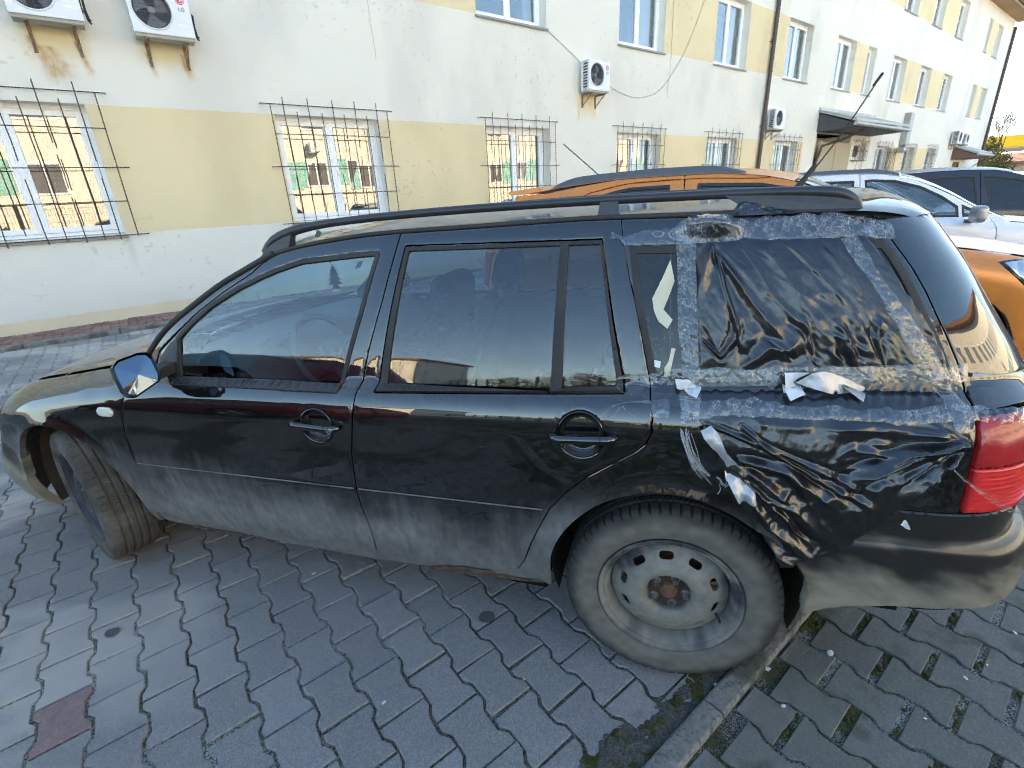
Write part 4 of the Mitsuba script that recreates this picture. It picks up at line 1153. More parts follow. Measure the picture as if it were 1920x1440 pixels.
# door handles: a bridge bar over the cup
def handle(door, x0, x1, z0, z1, zc, lock):
    h = nk(f'{door}__handle')
    ss = np.linspace(x0, x1, 24); zz = np.linspace(z0, z1, 24)
    X = S(ss, zz)
    t = np.linspace(0, 1, 24)
    X[:, 1] -= 0.018 * np.minimum(1, np.minimum(t, 1 - t) / 0.12) ** 0.6 + .004
    r0 = 0.0125 * np.minimum(1, np.minimum(t + .03, 1.03 - t) / 0.07) ** 0.5
    m = tube(X, r0, 12); v = m.vertices.copy()
    scene[f'{h}__grip'] = mikit.ply(m, 'clean_black', smooth=50)
    sj = x0 + (x1 - x0) * .78
    scene[f'{h}__joint'] = mikit.ply(tube(S(np.array([sj - .001, sj + .001]), np.full(2, z0 * .22 + z1 * .78)) + [0, -.0221, 0], 0.0128, 12, caps=False), 'dark_cavity')
    if lock:
        c = S(x1 - .018, z1)
        m = revolve([(-.036, 0), (-.036, .009), (-.030, .0105), (-.02, .0105)], 24); m.apply_translation(c + [0, .002, 0])
        scene[f'{h}__lock'] = mikit.ply(m, 'chrome', smooth=30)
        m = boxm(-.0012, .0012, -.0372, -.036, -.005, .005); m.apply_translation(c + [0, .002, 0])
        scene[f'{h}__keyhole'] = mikit.ply(m, 'dark_cavity')


handle(front_door, -1.236, -1.058, .838, .834, .832, True)
handle(rear_door, -.352, -.158, .872, .884, .880, False)

# indicator on the wing
mk = Polygon(circ(-2.147, .803, .019, 90, 270, 12) + circ(-2.104, .804, .019, -90, 90, 12))
mat('indicator_lens', (0.62, 0.60, 0.52), 0.2, 0.5, coat=0.6)
part(wing, 'side_indicator', surf(mk, S, off=lambda s, z: .009 * np.ones_like(s), res=.01, lip=.004, flange=.012, edge=.004), 'indicator_lens', smooth=60)

# bumpers, lamps, tailgate (mirrored to the far side)
def crease(s, z):
    o = np.zeros_like(s)
    l1 = .640 + .008 * np.clip((s - .45) / .3, 0, 1); l2 = .578 + .02 * np.clip((s - .4) / .35, 0, 1)
    o += 0.011 * np.clip((l1 - z) / .010, 0, 1)
    o -= 0.007 * np.clip((l2 - z) / .008, 0, 1)
    o += 0.004 * np.exp(-((z - l1) / .006) ** 2)
    return o + fl_r(s, z) * .6


for fl in (False, True):
    b = part(car, 'rear_bumper', surf(P_bumper, S, off=crease, flip=fl, res=.011 if not fl else .05, edge=.01, lip=.004, flange=.04), 'bumper_paint', smooth=35)
    part(car, 'tailgate', surf(gapped(P_tail), S, flip=fl, res=.025, flange=.015), 'black_paint', smooth=40)
    part(car, 'front_bumper', surf(P_fbump, S, off=lambda s, z: fl_f(s, z) + .012 * np.clip((.40 - z) / .01, 0, 1), flip=fl, res=.02, lip=.004, flange=.035), 'bumper_paint', smooth=35)
    hl = part(car, 'headlight', surf(P_head, S, off=-.002, flip=fl, res=.02), 'dark_glass', smooth=40)

# tail lamp: clear top row taped over, red lens ribbed below
scene['red_lens'] = {'type': 'twosided', 'bsdf': {'type': 'principled', 'base_color': rgb(0.60, 0.024, 0.024), 'roughness': 0.18, 'specular': 0.5, 'clearcoat': 0.8, 'clearcoat_gloss': 0.95}}
scene['dark_red_lens'] = {'type': 'twosided', 'bsdf': {'type': 'principled', 'base_color': rgb(0.36, 0.016, 0.02), 'roughness': 0.14, 'specular': 0.5, 'clearcoat': 0.9, 'clearcoat_gloss': 0.97}}
for fl in (False, True):
    tl = nk(f'{car}__tail_light')
    lo = gapped(P_lamp).intersection(sbox(0, 0, 2, .873)); hi = gapped(P_lamp).intersection(sbox(0, .8735, 2, 2))
    ribs = lambda s, z: .006 + .0022 * np.abs(np.sin(z * np.pi / .0125))
    scene[f'{tl}__lower_lens'] = mikit.ply(surf(lo, S, off=ribs, flip=fl, res=.0042, edge=.005, lip=.004, flange=.02), 'red_lens', smooth=60)
    scene[f'{tl}__upper_lens'] = mikit.ply(surf(hi, S, off=.007, flip=fl, res=.015, lip=.004, flange=.02), 'dark_red_lens', smooth=60)
# roof, bonnet, screens
def roof_pt(x, y):
    zg = ZG(np.clip(x, -1.506, 1.2))
    return zg + .046 * (1 - (np.abs(y) / .605) ** 2.2) - .03 * np.clip((x - .25) / .45, 0, 1) ** 2 * 0.3


yg = lambda x: -S(x, ZG(x))[..., 1]
vv = np.linspace(-1, 1, 49); uu = np.linspace(0, 1, 90)
_ts = np.linspace(.80, 1.47, 200); _te = S(_ts, np.full(200, 1.413))
Xr = np.zeros((90, 49, 3))
for j, v in enumerate(vv):
    ye = abs(v) * .548
    xe = np.interp(ye, -_te[::-1, 1], _te[::-1, 0]) if ye > -_te[-1, 1] else _te[-1, 0]
    xf = -1.44 - .13 * (1 - v * v)
    x = xf + (xe - xf) * uu
    w = np.array([float(yg(np.clip(q, -1.44, .42))) for q in x]) - .004
    w = np.where(x > .42, np.interp(x, [.42, max(xe, .43)], [w[np.argmin(abs(x - .42))], .548]), w)
    blend = np.clip((xe - x) / .17, 0, 1); blend = 1 - (1 - blend) ** 2.2
    crown = .050 * (1 - abs(v) ** 2.4)
    zg_ = ZG(np.clip(x, -1.44, .7))
    z = 1.412 + (zg_ - 1.412) * np.where(x < .1, 1, np.maximum(blend, 0)) + crown * np.where(x < .1, 1, blend) + .004 * (abs(v) < .985)
    Xr[:, j] = np.stack([x, v * w, z], -1)
part(car, 'roof', grid(Xr[:, ::-1]), 'black_paint', smooth=True)
for fl in (1, -1):   # black strip in the roof channel
    X = np.stack([S(x, ZG(x)) for x in np.linspace(-1.47, .69, 60)])
    X[:, 1] *= fl; X[:, 1] -= fl * -.010; X[:, 2] += .004
    part(car, 'roof_channel', tube(X, .0075, 8), 'black_rubber', smooth=60)
# windscreen between the pillars
pil = np.array([(-2.002, 0.978), (-1.865, 1.090), (-1.779, 1.148), (-1.689, 1.203), (-1.588, 1.263), (-1.471, 1.318), (-1.394, 1.353), (-1.365, 1.365)])
tt = np.linspace(0, 1, 24); pp = PC(np.linspace(0, 1, len(pil)), pil)(tt)
SP = S(pp[:, 0], pp[:, 1])
G = np.zeros((24, 31, 3))
for i in range(24):
    v = np.linspace(-1, 1, 31)
    G[i] = np.stack([SP[i, 0] - (.20 - .07 * tt[i]) * (1 - v ** 2), SP[i, 1] * -v, SP[i, 2] + .045 * tt[i] * (1 - v ** 2)], -1)
part(car, 'windscreen', grid(G), 'car_glass', smooth=True)
for k in (0, 30):
    X = G[:, k].copy(); X[:, 2] += .002
    part(car, 'windscreen_trim', tube(X, .010, 8), 'black_rubber', smooth=60)
# scuttle and wipers under the screen
C = np.stack([G[0] + [0.0, 0, .0], G[0] + [-.16, 0, -.055]], 0)
part(car, 'scuttle', grid(C), 'trim_plastic', smooth=True)
for y0, y1 in ((-.55, -.05), (.0, .45)):
    X = np.array([[-2.20, y0, .965], [-2.21, (y0 + y1) / 2, .985], [-2.19, y1, .985]])
    part(car, 'wiper', tube(X, .008, 6), 'black_rubber')
# bonnet
zx = np.linspace(-3.20, -2.10, 44)
H = np.zeros((44, 41, 3)); v = np.linspace(-1, 1, 41)
for i, x in enumerate(zx):
    e = S(s_of_x(x), ZT(x)); f_ = np.clip((-2.9 - x) / .3, 0, 1)
    H[i] = np.stack([np.full(41, e[0]) - .10 * f_ * (1 - v ** 2) - .10 * np.clip((x + 2.5) / .38, 0, 1) * (1 - v ** 2), v * (-e[1] - .006), float(ZT(x)) + .003 + (.055 - .02 * f_) * (1 - np.abs(v) ** 2.2) - .005 * (np.abs(v) > .99)], -1)
part(car, 'bonnet', grid(H[:, ::-1]), 'black_paint', smooth=True)
part(car, 'grille', cat([grid(np.stack([H[0] + [0, 0, -.004], H[0] * [1, .9, 1] + [-.05, 0, -.13]], 0))]), 'trim_plastic', smooth=True)

# hidden structure: wheel housings, floor, bulkheads, inner door skins
def housing(cx, cz, R, side):
    a = np.radians(np.linspace(-21, 201, 60))
    yy = np.linspace(.765 * side, .50 * side, 8)
    P = np.stack([np.stack([cx + R * np.cos(a), np.full(60, y), cz + R * np.sin(a)], -1) for y in yy], 0)
    back = np.stack([P[-1], np.stack([np.full(60, cx), np.full(60, .50 * side), np.full(60, cz)], -1)], 0)
    return cat([grid(P), grid(back)])


for cz_, rr_ in ((RC, RAR), (FC, FAR)):
    for sd_ in (-1, 1): part(car, 'wheel_arch_liner', housing(*cz_, rr_ + .012, sd_), 'wheel_well', smooth=40)
ins = []
for sd in (-1, 1):
    for x0, x1, z0, z1 in ((-2.125, -.39, .23, .93), (.40, .86, .38, 1.0), (-.36, .86, .76, 1.0)):
        ss, zz = np.meshgrid(np.linspace(x0, x1, 40), np.linspace(z0, z1, 20), indexing='ij')
        X = S(ss, zz); X[..., 1] += .05; X[..., 1] *= -sd
        ins.append(grid(X))
ins += [boxm(-3.1, .75, -.52, .52, .14, .26), boxm(-2.12, -.42, -.70, .70, .15, .23), boxm(-3.15, -2.1, -.50, .50, .26, .62), boxm(-2.14, -2.10, -.72, .72, .26, .90), boxm(.38, .80, -.66, .66, .34, .40), boxm(-.40, .75, -.50, .50, .26, .60)]
part(car, 'inner_structure', cat(ins), 'dark_cavity')
# roof lining and pillars' inner faces
Xl = Xr[:, ::2].copy(); Xl[..., 2] -= .03; Xl[..., 1] *= .97
part(car, 'roof_lining', grid(Xl), 'interior_light', smooth=True)

# interior: dashboard, wheel, seats, mirror, hanging tree
xs2, vs2 = np.linspace(-2.05, -1.45, 20), np.linspace(-.70, .70, 25)
Dsh = np.zeros((20, 25, 3))
for i, x in enumerate(xs2):
    for j, y in enumerate(vs2):
        zz = .935 + .02 * math.sin((x + 2.05) * 4) + .035 * math.exp(-((y + .36) / .17) ** 2) * max(0, 1 - ((x + 1.62) / .15) ** 2) - max(0, (x + 1.60)) ** 1.5 * 2.4
        Dsh[i, j] = (x - .08 * (1 - (y / .7) ** 2), y, zz)
part(car, 'dashboard', grid(Dsh[:, ::-1]), 'interior_grey', smooth=True)
sw = nk(f'{car}__steering_wheel')
a = np.linspace(0, 2 * np.pi, 49); c0 = np.array([-1.435, -.36, .905]); nz = np.array([.88, 0, .47]); e1 = np.array([0, 1.0, 0]); e2 = np.cross(nz, e1)
ringp = c0 + .185 * (np.cos(a)[:, None] * e1 + np.sin(a)[:, None] * e2)
scene[f'{sw}__rim'] = mikit.ply(tube(ringp, .0145, 10, caps=False), 'interior_grey', smooth=60)
sp = [tube([c0 - .02 * nz, c0 + .18 * (math.cos(q) * e1 + math.sin(q) * e2)], [.028, .014], 8) for q in (0.25, math.pi - .25, math.pi * 1.5)]
scene[f'{sw}__spoke'] = mikit.ply(cat(sp), 'interior_grey', smooth=50)
hub = trimesh.creation.icosphere(subdivisions=3, radius=.075); hub.apply_scale([.5, 1, 1]); hub.apply_translation(c0)
scene[f'{sw}__hub'] = mikit.ply(hub, 'interior_grey', smooth=True)
em = revolve([(0, .022), (.004, .025), (.006, .023), (.003, .02)], 32); em = moved(em, xform(c0 + nz * .036, e1, nz, e2))
bars = [moved(boxm(-.0025, .0025, 0, .004, -.022, .0), xform(c0 + nz * .037 + o, e1 * math.cos(q) + e2 * math.sin(q), nz, -e1 * math.sin(q) + e2 * math.cos(q))) for o, q in ((0, .35), (0, -.35), (e2 * .021, .35), (e2 * .021, -.35))]
scene[f'{sw}__emblem'] = mikit.ply(cat([em] + bars), 'chrome', smooth=30)
part(car, 'steering_column', tube([c0 - nz * .02, c0 - nz * .4], .05, 12), 'interior_grey', smooth=50)


def rounded(ex, r_, sub=2):
    m = trimesh.creation.box(extents=ex)
    for _ in range(3): m = m.subdivide()
    v = np.asarray(m.vertices); e = np.array(ex) / 2 - r_
    q = np.clip(v, -e, e); d = v - q; l = np.linalg.norm(d, axis=1, keepdims=True)
    m.vertices = q + np.where(l > 1e-9, d / np.maximum(l, 1e-9) * r_, 0)
    return m


def seat(x, y, headrest=True, width=.50):
    s_ = nk(f'{car}__seat')
    R = trimesh.transformations.rotation_matrix
    b = rounded((.13, width, .62), .05); b.apply_transform(R(math.radians(20), [0, 1, 0])); b.apply_translation([x + .10, y, .76])
    scene[f'{s_}__backrest'] = mikit.ply(b, 'seat_cloth', smooth=True)
    c = rounded((.52, width, .16), .06); c.apply_translation([x - .22, y, .46]); scene[f'{s_}__cushion'] = mikit.ply(c, 'seat_cloth', smooth=True)
    if headrest:
        h = rounded((.10, .27, .19), .045); h.apply_transform(R(math.radians(12), [0, 1, 0])); h.apply_translation([x + .245, y, 1.165])
        scene[f'{s_}__headrest'] = mikit.ply(h, 'seat_cloth', smooth=True)
        scene[f'{s_}__headrest_post'] = mikit.ply(cat([tube([[x + .19, y + q, 1.0], [x + .235, y + q, 1.12]], .006, 8) for q in (-.06, .06)]), 'chrome', smooth=60)


seat(-1.08, -.37); seat(-1.08, .37); seat(-.30, -.33, width=.58); seat(-.30, .36, width=.52)
part(car, 'rear_view_mirror', cat([boxm(-1.70, -1.66, -.12, .12, 1.275, 1.335, .012), tube([[-1.70, 0, 1.33], [-1.66, 0, 1.40]], .012, 8)]), 'interior_grey')
for y in (-.38, .38):
    m = rounded((.17, .42, .025), .012); m.apply_transform(trimesh.transformations.rotation_matrix(math.radians(-18), [0, 1, 0])); m.apply_translation([-1.42, y, 1.335]); part(car, 'sun_visor', m, 'interior_grey', smooth=True)
tp = [(0, .055), (.012, .040), (.006, .040), (.019, .024), (.010, .024), (.026, .006), (.014, .006), (.031, -.016), (.017, -.016), (.034, -.038), (.012, -.038), (.012, -.050), (.020, -.054), (.020, -.062)]
tree = Polygon(tp + [(-x, z) for x, z in tp[::-1]])
tm = extrude(tree, .002); v = tm.vertices.copy(); a_ = math.radians(62); tm = trimesh.Trimesh(np.stack([-1.62 + v[:, 0] * math.sin(a_), .0 + v[:, 0] * math.cos(a_) + v[:, 2], 1.185 + v[:, 1]], 1), tm.faces, process=False)
mat('card_dark', (0.020, 0.022, 0.026), 0.8, 0.2)
ft = solo('air_freshener', tm, 'card_dark', 'dark fir-shaped cardboard air freshener hanging behind the windscreen of the black car', 'air freshener')
part(ft, 'string', tube([[-1.62, .001, 1.24], [-1.655, .0, 1.30]], .0012, 5), 'card_dark')
tg_ = boxm(-.017, .017, -.0005, .0005, -.072, -.063); tg_ = trimesh.Trimesh(np.stack([-1.62 + tg_.vertices[:, 0] * math.sin(a_), tg_.vertices[:, 0] * math.cos(a_) - .002, 1.185 + tg_.vertices[:, 2]], 1), tg_.faces, process=False)
part(ft, 'label_tag', tg_, 'badge_white')
mat('paper_white', (0.70, 0.70, 0.68), 0.8, 0.2)
stk = boxm(-.001, .001, -.028, .028, -.026, .026); stk.apply_transform(trimesh.transformations.rotation_matrix(math.radians(38), [0, 1, 0])); stk.apply_translation([-1.735, .40, 1.19]); part(car, 'windscreen_sticker', stk, 'paper_white')

# outside mirror
mr = nk(f'{car}__door_mirror')
mo = [(-.115, .012), (-.108, .062), (-.07, .083), (.04, .094), (.088, .088), (.106, .060), (.108, -.020), (.092, -.052), (.02, -.072), (-.055, -.092), (-.096, -.078), (-.110, -.045)]
pm = Polygon(mo).buffer(-.020, quad_segs=8).buffer(.020, quad_segs=8)
pc = np.array(shapely.segmentize(pm.exterior, .008).coords)[:-1]
MC = np.array([-1.745, -.960, 1.012]); mw = np.array([-.915, .315, -.37]); mw /= np.linalg.norm(mw); mu = np.cross([0, 0, 1.0], -mw); mu /= np.linalg.norm(mu); mv = np.cross(-mw, mu)


def mring(scale, dep): return MC + (pc[:, :1] * scale * .55) * mu + mw * dep + mv * (pc[:, 1:] * scale * .76)


rings = [mring(.90, .004), mring(.985, -.006), mring(1.0, .004), mring(1.0, .025), mring(.96, .05), mring(.86, .075), mring(.66, .094), mring(.4, .105), mring(.02, .109)]
Pm = np.stack(rings, 0); Pm = np.concatenate([Pm, Pm[:, :1]], 1)
scene[f'{mr}__shell'] = mikit.ply(grid(Pm), 'clean_black', smooth=50)
gl = np.vstack([mring(.905, .006), [MC + mw * .006]])
nn_ = len(pc)
scene['mirror_silver'] = {'type': 'twosided', 'bsdf': {'type': 'conductor', 'material': 'Ag', 'specular_reflectance': rgb(0.13, 0.17, 0.23)}}
gl[-1] -= mw * .006
scene[f'{mr}__glass'] = mikit.ply((gl, np.array([[i, (i + 1) % nn_, nn_] for i in range(nn_)])), 'mirror_silver')
foot = trimesh.convex.convex_hull(np.vstack([S(np.array([-1.79, -1.86, -1.79, -1.86]), np.array([.96, .96, 1.0, .995])), MC + np.array([[-.02, .05, -.05], [-.07, .05, -.055], [-.02, .07, -.015], [-.08, .07, -.015]])]))
scene[f'{mr}__foot'] = mikit.ply(foot, 'trim_plastic')
mr2 = nk(f'{car}__door_mirror')
for nm in ('shell', 'glass', 'foot'):
    scene[f'{mr2}__{nm}'] = {**scene[f'{mr}__{nm}'], 'to_world': T().scale([1, -1, 1])}

# roof rails
def rail(sd):
    k = nk(f'{car}__roof_rail')
    cl_ = np.array([(-1.425, 1.368), (-1.37, 1.412), (-1.30, 1.436), (-1.20, 1.452), (-1.05, 1.464), (-.85, 1.474), (-.5, 1.484), (-.2, 1.488), (.05, 1.489), (.22, 1.487), (.325, 1.480), (.372, 1.460), (.390, 1.432)])
    wd_ = np.array([.010, .015, .0145, .0125, .0115, .0115, .0115, .0115, .0115, .012, .014, .012, .006])
    t = np.linspace(0, 1, len(cl_)); q = np.linspace(0, 1, 120)
    c = PC(t, cl_)(q); w_ = PC(t, wd_)(q)
    y = np.array([float(yg(np.clip(x, -1.5, .5))) for x in c[:, 0]]) - .040
    X = np.stack([c[:, 0], -y * sd, c[:, 1]], -1)
    ms = [tube(X, w_ * 1.12, 12)]
    scene[f'{k}__bar'] = mikit.ply(cat(ms), 'rail_plastic', smooth=60)

    def foot_(x0, x1, xt0, xt1, zt0, zt1, name):
        b0, b1 = [np.array([x, -(float(yg(x)) - .040) * sd, float(ZG(x)) + .004]) for x in (x0, x1)]
        t0, t1 = [np.array([x, -(float(yg(x)) - .040) * sd, z]) for x, z in ((xt0, zt0), (xt1, zt1))]
        hw = .016
        v = [p + [0, s_ * hw * k_, 0] for p, k_ in ((b0, 1.2), (b1, 1.2), (t0, .7), (t1, .7)) for s_ in (-1, 1)]
        nm = nk(f'{k}__{name}'); scene[nm] = mikit.ply(trimesh.convex.convex_hull(np.array(v)), 'rail_plastic')
    foot_(-1.44, -1.32, -1.40, -1.30, 1.40, 1.432, 'front_foot')
    foot_(-.262, -.200, -.256, -.206, 1.487, 1.487, 'middle_foot')
    foot_(.14, .392, .06, .372, 1.490, 1.468, 'rear_foot')


rail(1); rail(-1)
# roof aerial, leaning back
an = nk(f'{car}__aerial')
A0, A1 = np.array([0.367, .0, 1.483]), np.array([0.566, .0, 1.822])
scene[f'{an}__rod'] = mikit.ply(tube(A0 + np.linspace(0, 1, 20)[:, None] * (A1 - A0) + np.stack([0 * np.linspace(0, 1, 20), 0 * np.linspace(0, 1, 20), -.02 * np.sin(np.linspace(0, np.pi, 20))], 1), np.linspace(.0028, .0022, 20), 8), 'black_rubber', smooth=60)
scene[f'{an}__base'] = mikit.ply(tube([A0 - [.02, 0, .02], A0, A0 + (A1 - A0) * .12, A0 + (A1 - A0) * .24], [.016, .014, .0085, .006], 12), 'black_rubber', smooth=60)
scene[f'{an}__tip'] = mikit.ply(tube([A0 + (A1 - A0) * .90, A1], [.0045, .0045], 8), 'black_rubber', smooth=60)

# rust on the sill edge
r = np.random.default_rng(3)
for s0, s1 in ((-1.98, -1.52), (-.84, -.40)):
    ss = np.linspace(s0, s1, 90)
    zb = np.interp(ss, [p[0] for p in sill_bot], [p[1] for p in sill_bot])
    top = .011 + .016 * meshkit.fbm(np.c_[ss * 22, ss * 0, ss * 0], 4) + .02 * (meshkit.fbm(np.c_[ss * 6, ss * 0 + 3, ss * 0], 2) > .55)
    bot = -.012 * meshkit.fbm(np.c_[ss * 30, ss * 0 + 9, ss * 0], 3)
    env = np.sin(np.linspace(0, np.pi, 90)) ** .5
    rows = []
    for k_ in np.linspace(0, 1, 7):
        X = S(ss, zb + bot * env + (top * env - bot * env) * k_)
        X[:, 1] -= .0035 + .004 * (meshkit.fbm(np.c_[ss * 60, np.full(90, k_ * 5), ss * 0], 3) - .4) + .002 * math.sin(k_ * 3.1)
        rows.append(X)
    part(car, 'rust_edge', grid(np.array(rows)), 'rusty_metal', smooth=30, label='flaking rust along the sill edge')

# ------------------------------------------------------------------ wheels
def tread(a, th, wdt, kind):
    """groove depth on the tread at axial a and angle th"""
    d = np.zeros_like(a)
    for g_ in (-.045, -.015, .016, .046):
        d = np.maximum(d, 1 - np.clip(np.abs(a - g_ * wdt / .195) / .0038, 0, 1) ** 4)
    n = 68
    ph = (th * n / (2 * np.pi) + np.where(np.abs(a) > .046 * wdt / .195, 0, a * 18)) % 1.0
    lat = np.abs(a) > .050 * wdt / .195
    d = np.maximum(d, lat * (1 - np.clip(np.abs(ph - .5) / (.13 if kind == 0 else .07), 0, 1) ** 6) * (1.0 if kind == 0 else .6))
    ph2 = (th * n * 2 / (2 * np.pi) + a * 30 + .25) % 1.0
    d = np.maximum(d, .55 * (np.abs(a) < .05) * (1 - np.clip(np.abs(ph2 - .5) / .09, 0, 1) ** 2))
    return d * .0085


def tyre(R=.325, wdt=.195, rr=.203, n=1088, kind=0):
    h = wdt / 2
    prof = [(-h * .72, rr + .006), (-h * .77, rr + .0105), (-h * .84, rr + .0135), (-h * .90, rr + .018), (-h * .925, rr + .021), (-h * .91, rr + .0235), (-h * .985, rr + .038), (-h * 1.0, rr + .058), (-h * .985, rr + .080), (-h * .95, R - .024), (-h * .90, R - .014), (-h * .86, R - .009), (-h * .80, R - .006)]
    tr = [(a, R - .0055 * (abs(a) / (h * .8)) ** 3) for a in np.linspace(-h * .78, h * .78, 44)]
    prof = np.array(prof + tr + [(-a, r_) for a, r_ in prof[::-1]])
    th = np.linspace(0, 2 * np.pi, n, endpoint=False)
    A = np.broadcast_to(prof[None, :, 0], (n, len(prof))); Rr = np.broadcast_to(prof[None, :, 1], (n, len(prof))).copy()
    TH = np.broadcast_to(th[:, None], A.shape)
    on = np.clip((Rr - (R - .020)) / .008, 0, 1)
    Rr = Rr - tread(A, TH, wdt, kind) * on
    # fine moulded rings on the sidewall
    V = np.stack([Rr * np.cos(TH), A, Rr * np.sin(TH)], -1)
    V = np.concatenate([V, V[:1]], 0)
    return grid(V[:, ::-1])


RC2 = (0.0, -.757, .333)


def rubber(cx, cy, cz, ax=(0., 1., 0.)):
    def f(p, n, uv):
        dx, dy, dz = p.x - cx, p.y - cy, p.z - cz
        al = dx * ax[0] + dy * ax[1]
        rr = dr.sqrt(dr.maximum(dx * dx + dy * dy + dz * dz - al * al, 0))
        nz_ = fbm(p.x * 14, p.y * 14, p.z * 14, 4)
        dust = smoothstep(0.312, 0.262, rr + (nz_ - .5) * .04) * 0.85 + .26 * nz_
        dust = dust * (0.78 + 0.3 * fbm(p.x * 5, p.y * 5, p.z * 5, 3))
        rings_ = 1.0 - 0.12 * smoothstep(0.4, 0.9, dr.sin(rr * 900.0)) * smoothstep(.29, .27, rr)
        return mix((0.017, 0.017, 0.017), mix((0.115, 0.108, 0.092), (0.185, 0.172, 0.145), noise(p.x * 40, p.y * 40, p.z * 40)), dr.clip(dust, 0, 0.95)) * rings_
    return f


mat('tyre_rear', proc(rubber(*RC2)), 0.8, 0.3)
FD = math.radians(20)
mat('tyre_front', proc(lambda p, n, uv: mix((0.055, 0.050, 0.043), (0.125, 0.115, 0.095), smoothstep(.2, .8, fbm(p.x * 10, p.y * 10, p.z * 10, 4)))), 0.85, 0.25)


def steel_col(p, n, uv):
    dx, dz = p.x - RC2[0], p.z - RC2[2]
    rr = dr.sqrt(dx * dx + dz * dz)
    a = fbm(p.x * 9, p.z * 9, 1.0, 4); b = fbm(p.x * 50, p.z * 50, 2.0, 3)
    dust = mix((0.170, 0.160, 0.138), (0.245, 0.230, 0.195), a) * (0.75 + .5 * b)
    dark = mix((0.03, 0.033, 0.04), (0.08, 0.082, 0.088), b)
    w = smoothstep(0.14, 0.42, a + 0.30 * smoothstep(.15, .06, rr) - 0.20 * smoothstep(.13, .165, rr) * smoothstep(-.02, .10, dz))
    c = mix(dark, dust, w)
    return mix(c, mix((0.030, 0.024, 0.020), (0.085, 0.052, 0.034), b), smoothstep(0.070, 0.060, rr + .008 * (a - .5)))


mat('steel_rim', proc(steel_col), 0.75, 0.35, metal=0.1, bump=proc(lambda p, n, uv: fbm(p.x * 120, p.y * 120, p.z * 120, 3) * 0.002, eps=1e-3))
mat('hub_rust', proc(lambda p, n, uv: mix((0.055, 0.030, 0.020), (0.20, 0.115, 0.075), fbm(p.x * 55, p.y * 55, p.z * 55, 4))), 0.9, 0.2, bump=proc(lambda p, n, uv: fbm(p.x * 160, p.y * 160, p.z * 160, 3) * 0.006, eps=1e-3))
mat('bolt_steel', proc(lambda p, n, uv: mix((0.07, 0.055, 0.045), (0.22, 0.21, 0.19), noise(p.x * 150, p.z * 150))), 0.6, 0.4, metal=0.3)

RIMP = [(-.0775, .199), (-.086, .204), (-.089, .2105), (-.0885, .2140), (-.084, .2150), (-.079, .213), (-.076, .207), (-.078, .201), (-.0795, .1955), (-.074, .190), (-.060, .1875), (-.056, .1835), (-.030, .1800), (-.012, .1765), (.02, .172), (.07, .18), (.085, .20)]
DISCH = PC([.0, .030, .052, .060, .068, .078, .100, .118, .135, .150, .162, .172, .178], [-.050, -.050, -.050, -.051, -.066, -.078, -.080, -.076, -.068, -.058, -.048, -.040, -.036])


def steel_wheel(t, xf, tyre_mat, rim_mat, rot=0.0, n=1088, kind=0):
    w = nk(f'{t}__wheel')
    k = f'{w}__tyre'; scene[k] = {**mikit.ply(tyre(n=n, kind=kind), tyre_mat, smooth=True), 'to_world': xf}
    k = f'{w}__rim'; scene[k] = {**mikit.ply(revolve(RIMP, 120), rim_mat, smooth=40), 'to_world': xf}
    disc = Point(0, 0).buffer(.1775, quad_segs=40).difference(Point(0, 0).buffer(.0305, quad_segs=12))
    for i in range(10):
        a = rot + i * 36
        sl = LineString([(.142, -.0115), (.142, .0115)]).buffer(.0105, quad_segs=6)
        disc = disc.difference(affinity.rotate(sl, a, origin=(0, 0)))

    def fn(u, v):
        r_ = np.hypot(u, v)
        return np.stack([u, DISCH(np.clip(r_, 0, .178)), v], -1)
    k = f'{w}__disc'; scene[k] = {**mikit.ply(surf(disc, fn, res=.007, edge=.005, ring=.0025, lip=.0015, flange=.006, back=False), rim_mat, smooth=35), 'to_world': xf}
    bl = []
    for i in range(5):
        a = math.radians(rot + 9 + i * 72)
        m = revolve([(-.066, .0), (-.066, .0045), (-.072, .0055), (-.072, .0078), (-.060, .0088), (-.056, .0095), (-.054, .014), (-.050, .0145)], 18)
        m.apply_translation([.050 * math.cos(a), 0, .050 * math.sin(a)]); bl.append(m)
    k = f'{w}__wheel_bolt'; scene[k] = {**mikit.ply(cat(bl), 'bolt_steel', smooth=30), 'to_world': xf}
    k = f'{w}__hub_cap'; scene[k] = {**mikit.ply(revolve([(-.062, 0), (-.0625, .02), (-.060, .0255), (-.052, .0285), (-.048, .030), (-.046, .031)], 40), 'hub_rust', smooth=30), 'to_world': xf}
    a = math.radians(-22)
    k = f'{w}__valve'; scene[k] = {**mikit.ply(tube([[.150 * math.cos(a), -.045, .150 * math.sin(a)], [.163 * math.cos(a), -.072, .163 * math.sin(a)], [.165 * math.cos(a), -.086, .165 * math.sin(a)]], [.0055, .0045, .004], 8), 'black_rubber', smooth=50), 'to_world': xf}
    k = f'{w}__brake_drum'; scene[k] = {**mikit.ply(revolve([(.0, .0), (.0, .12), (.012, .128), (.08, .13)], 40), 'hub_rust', smooth=30), 'to_world': xf}


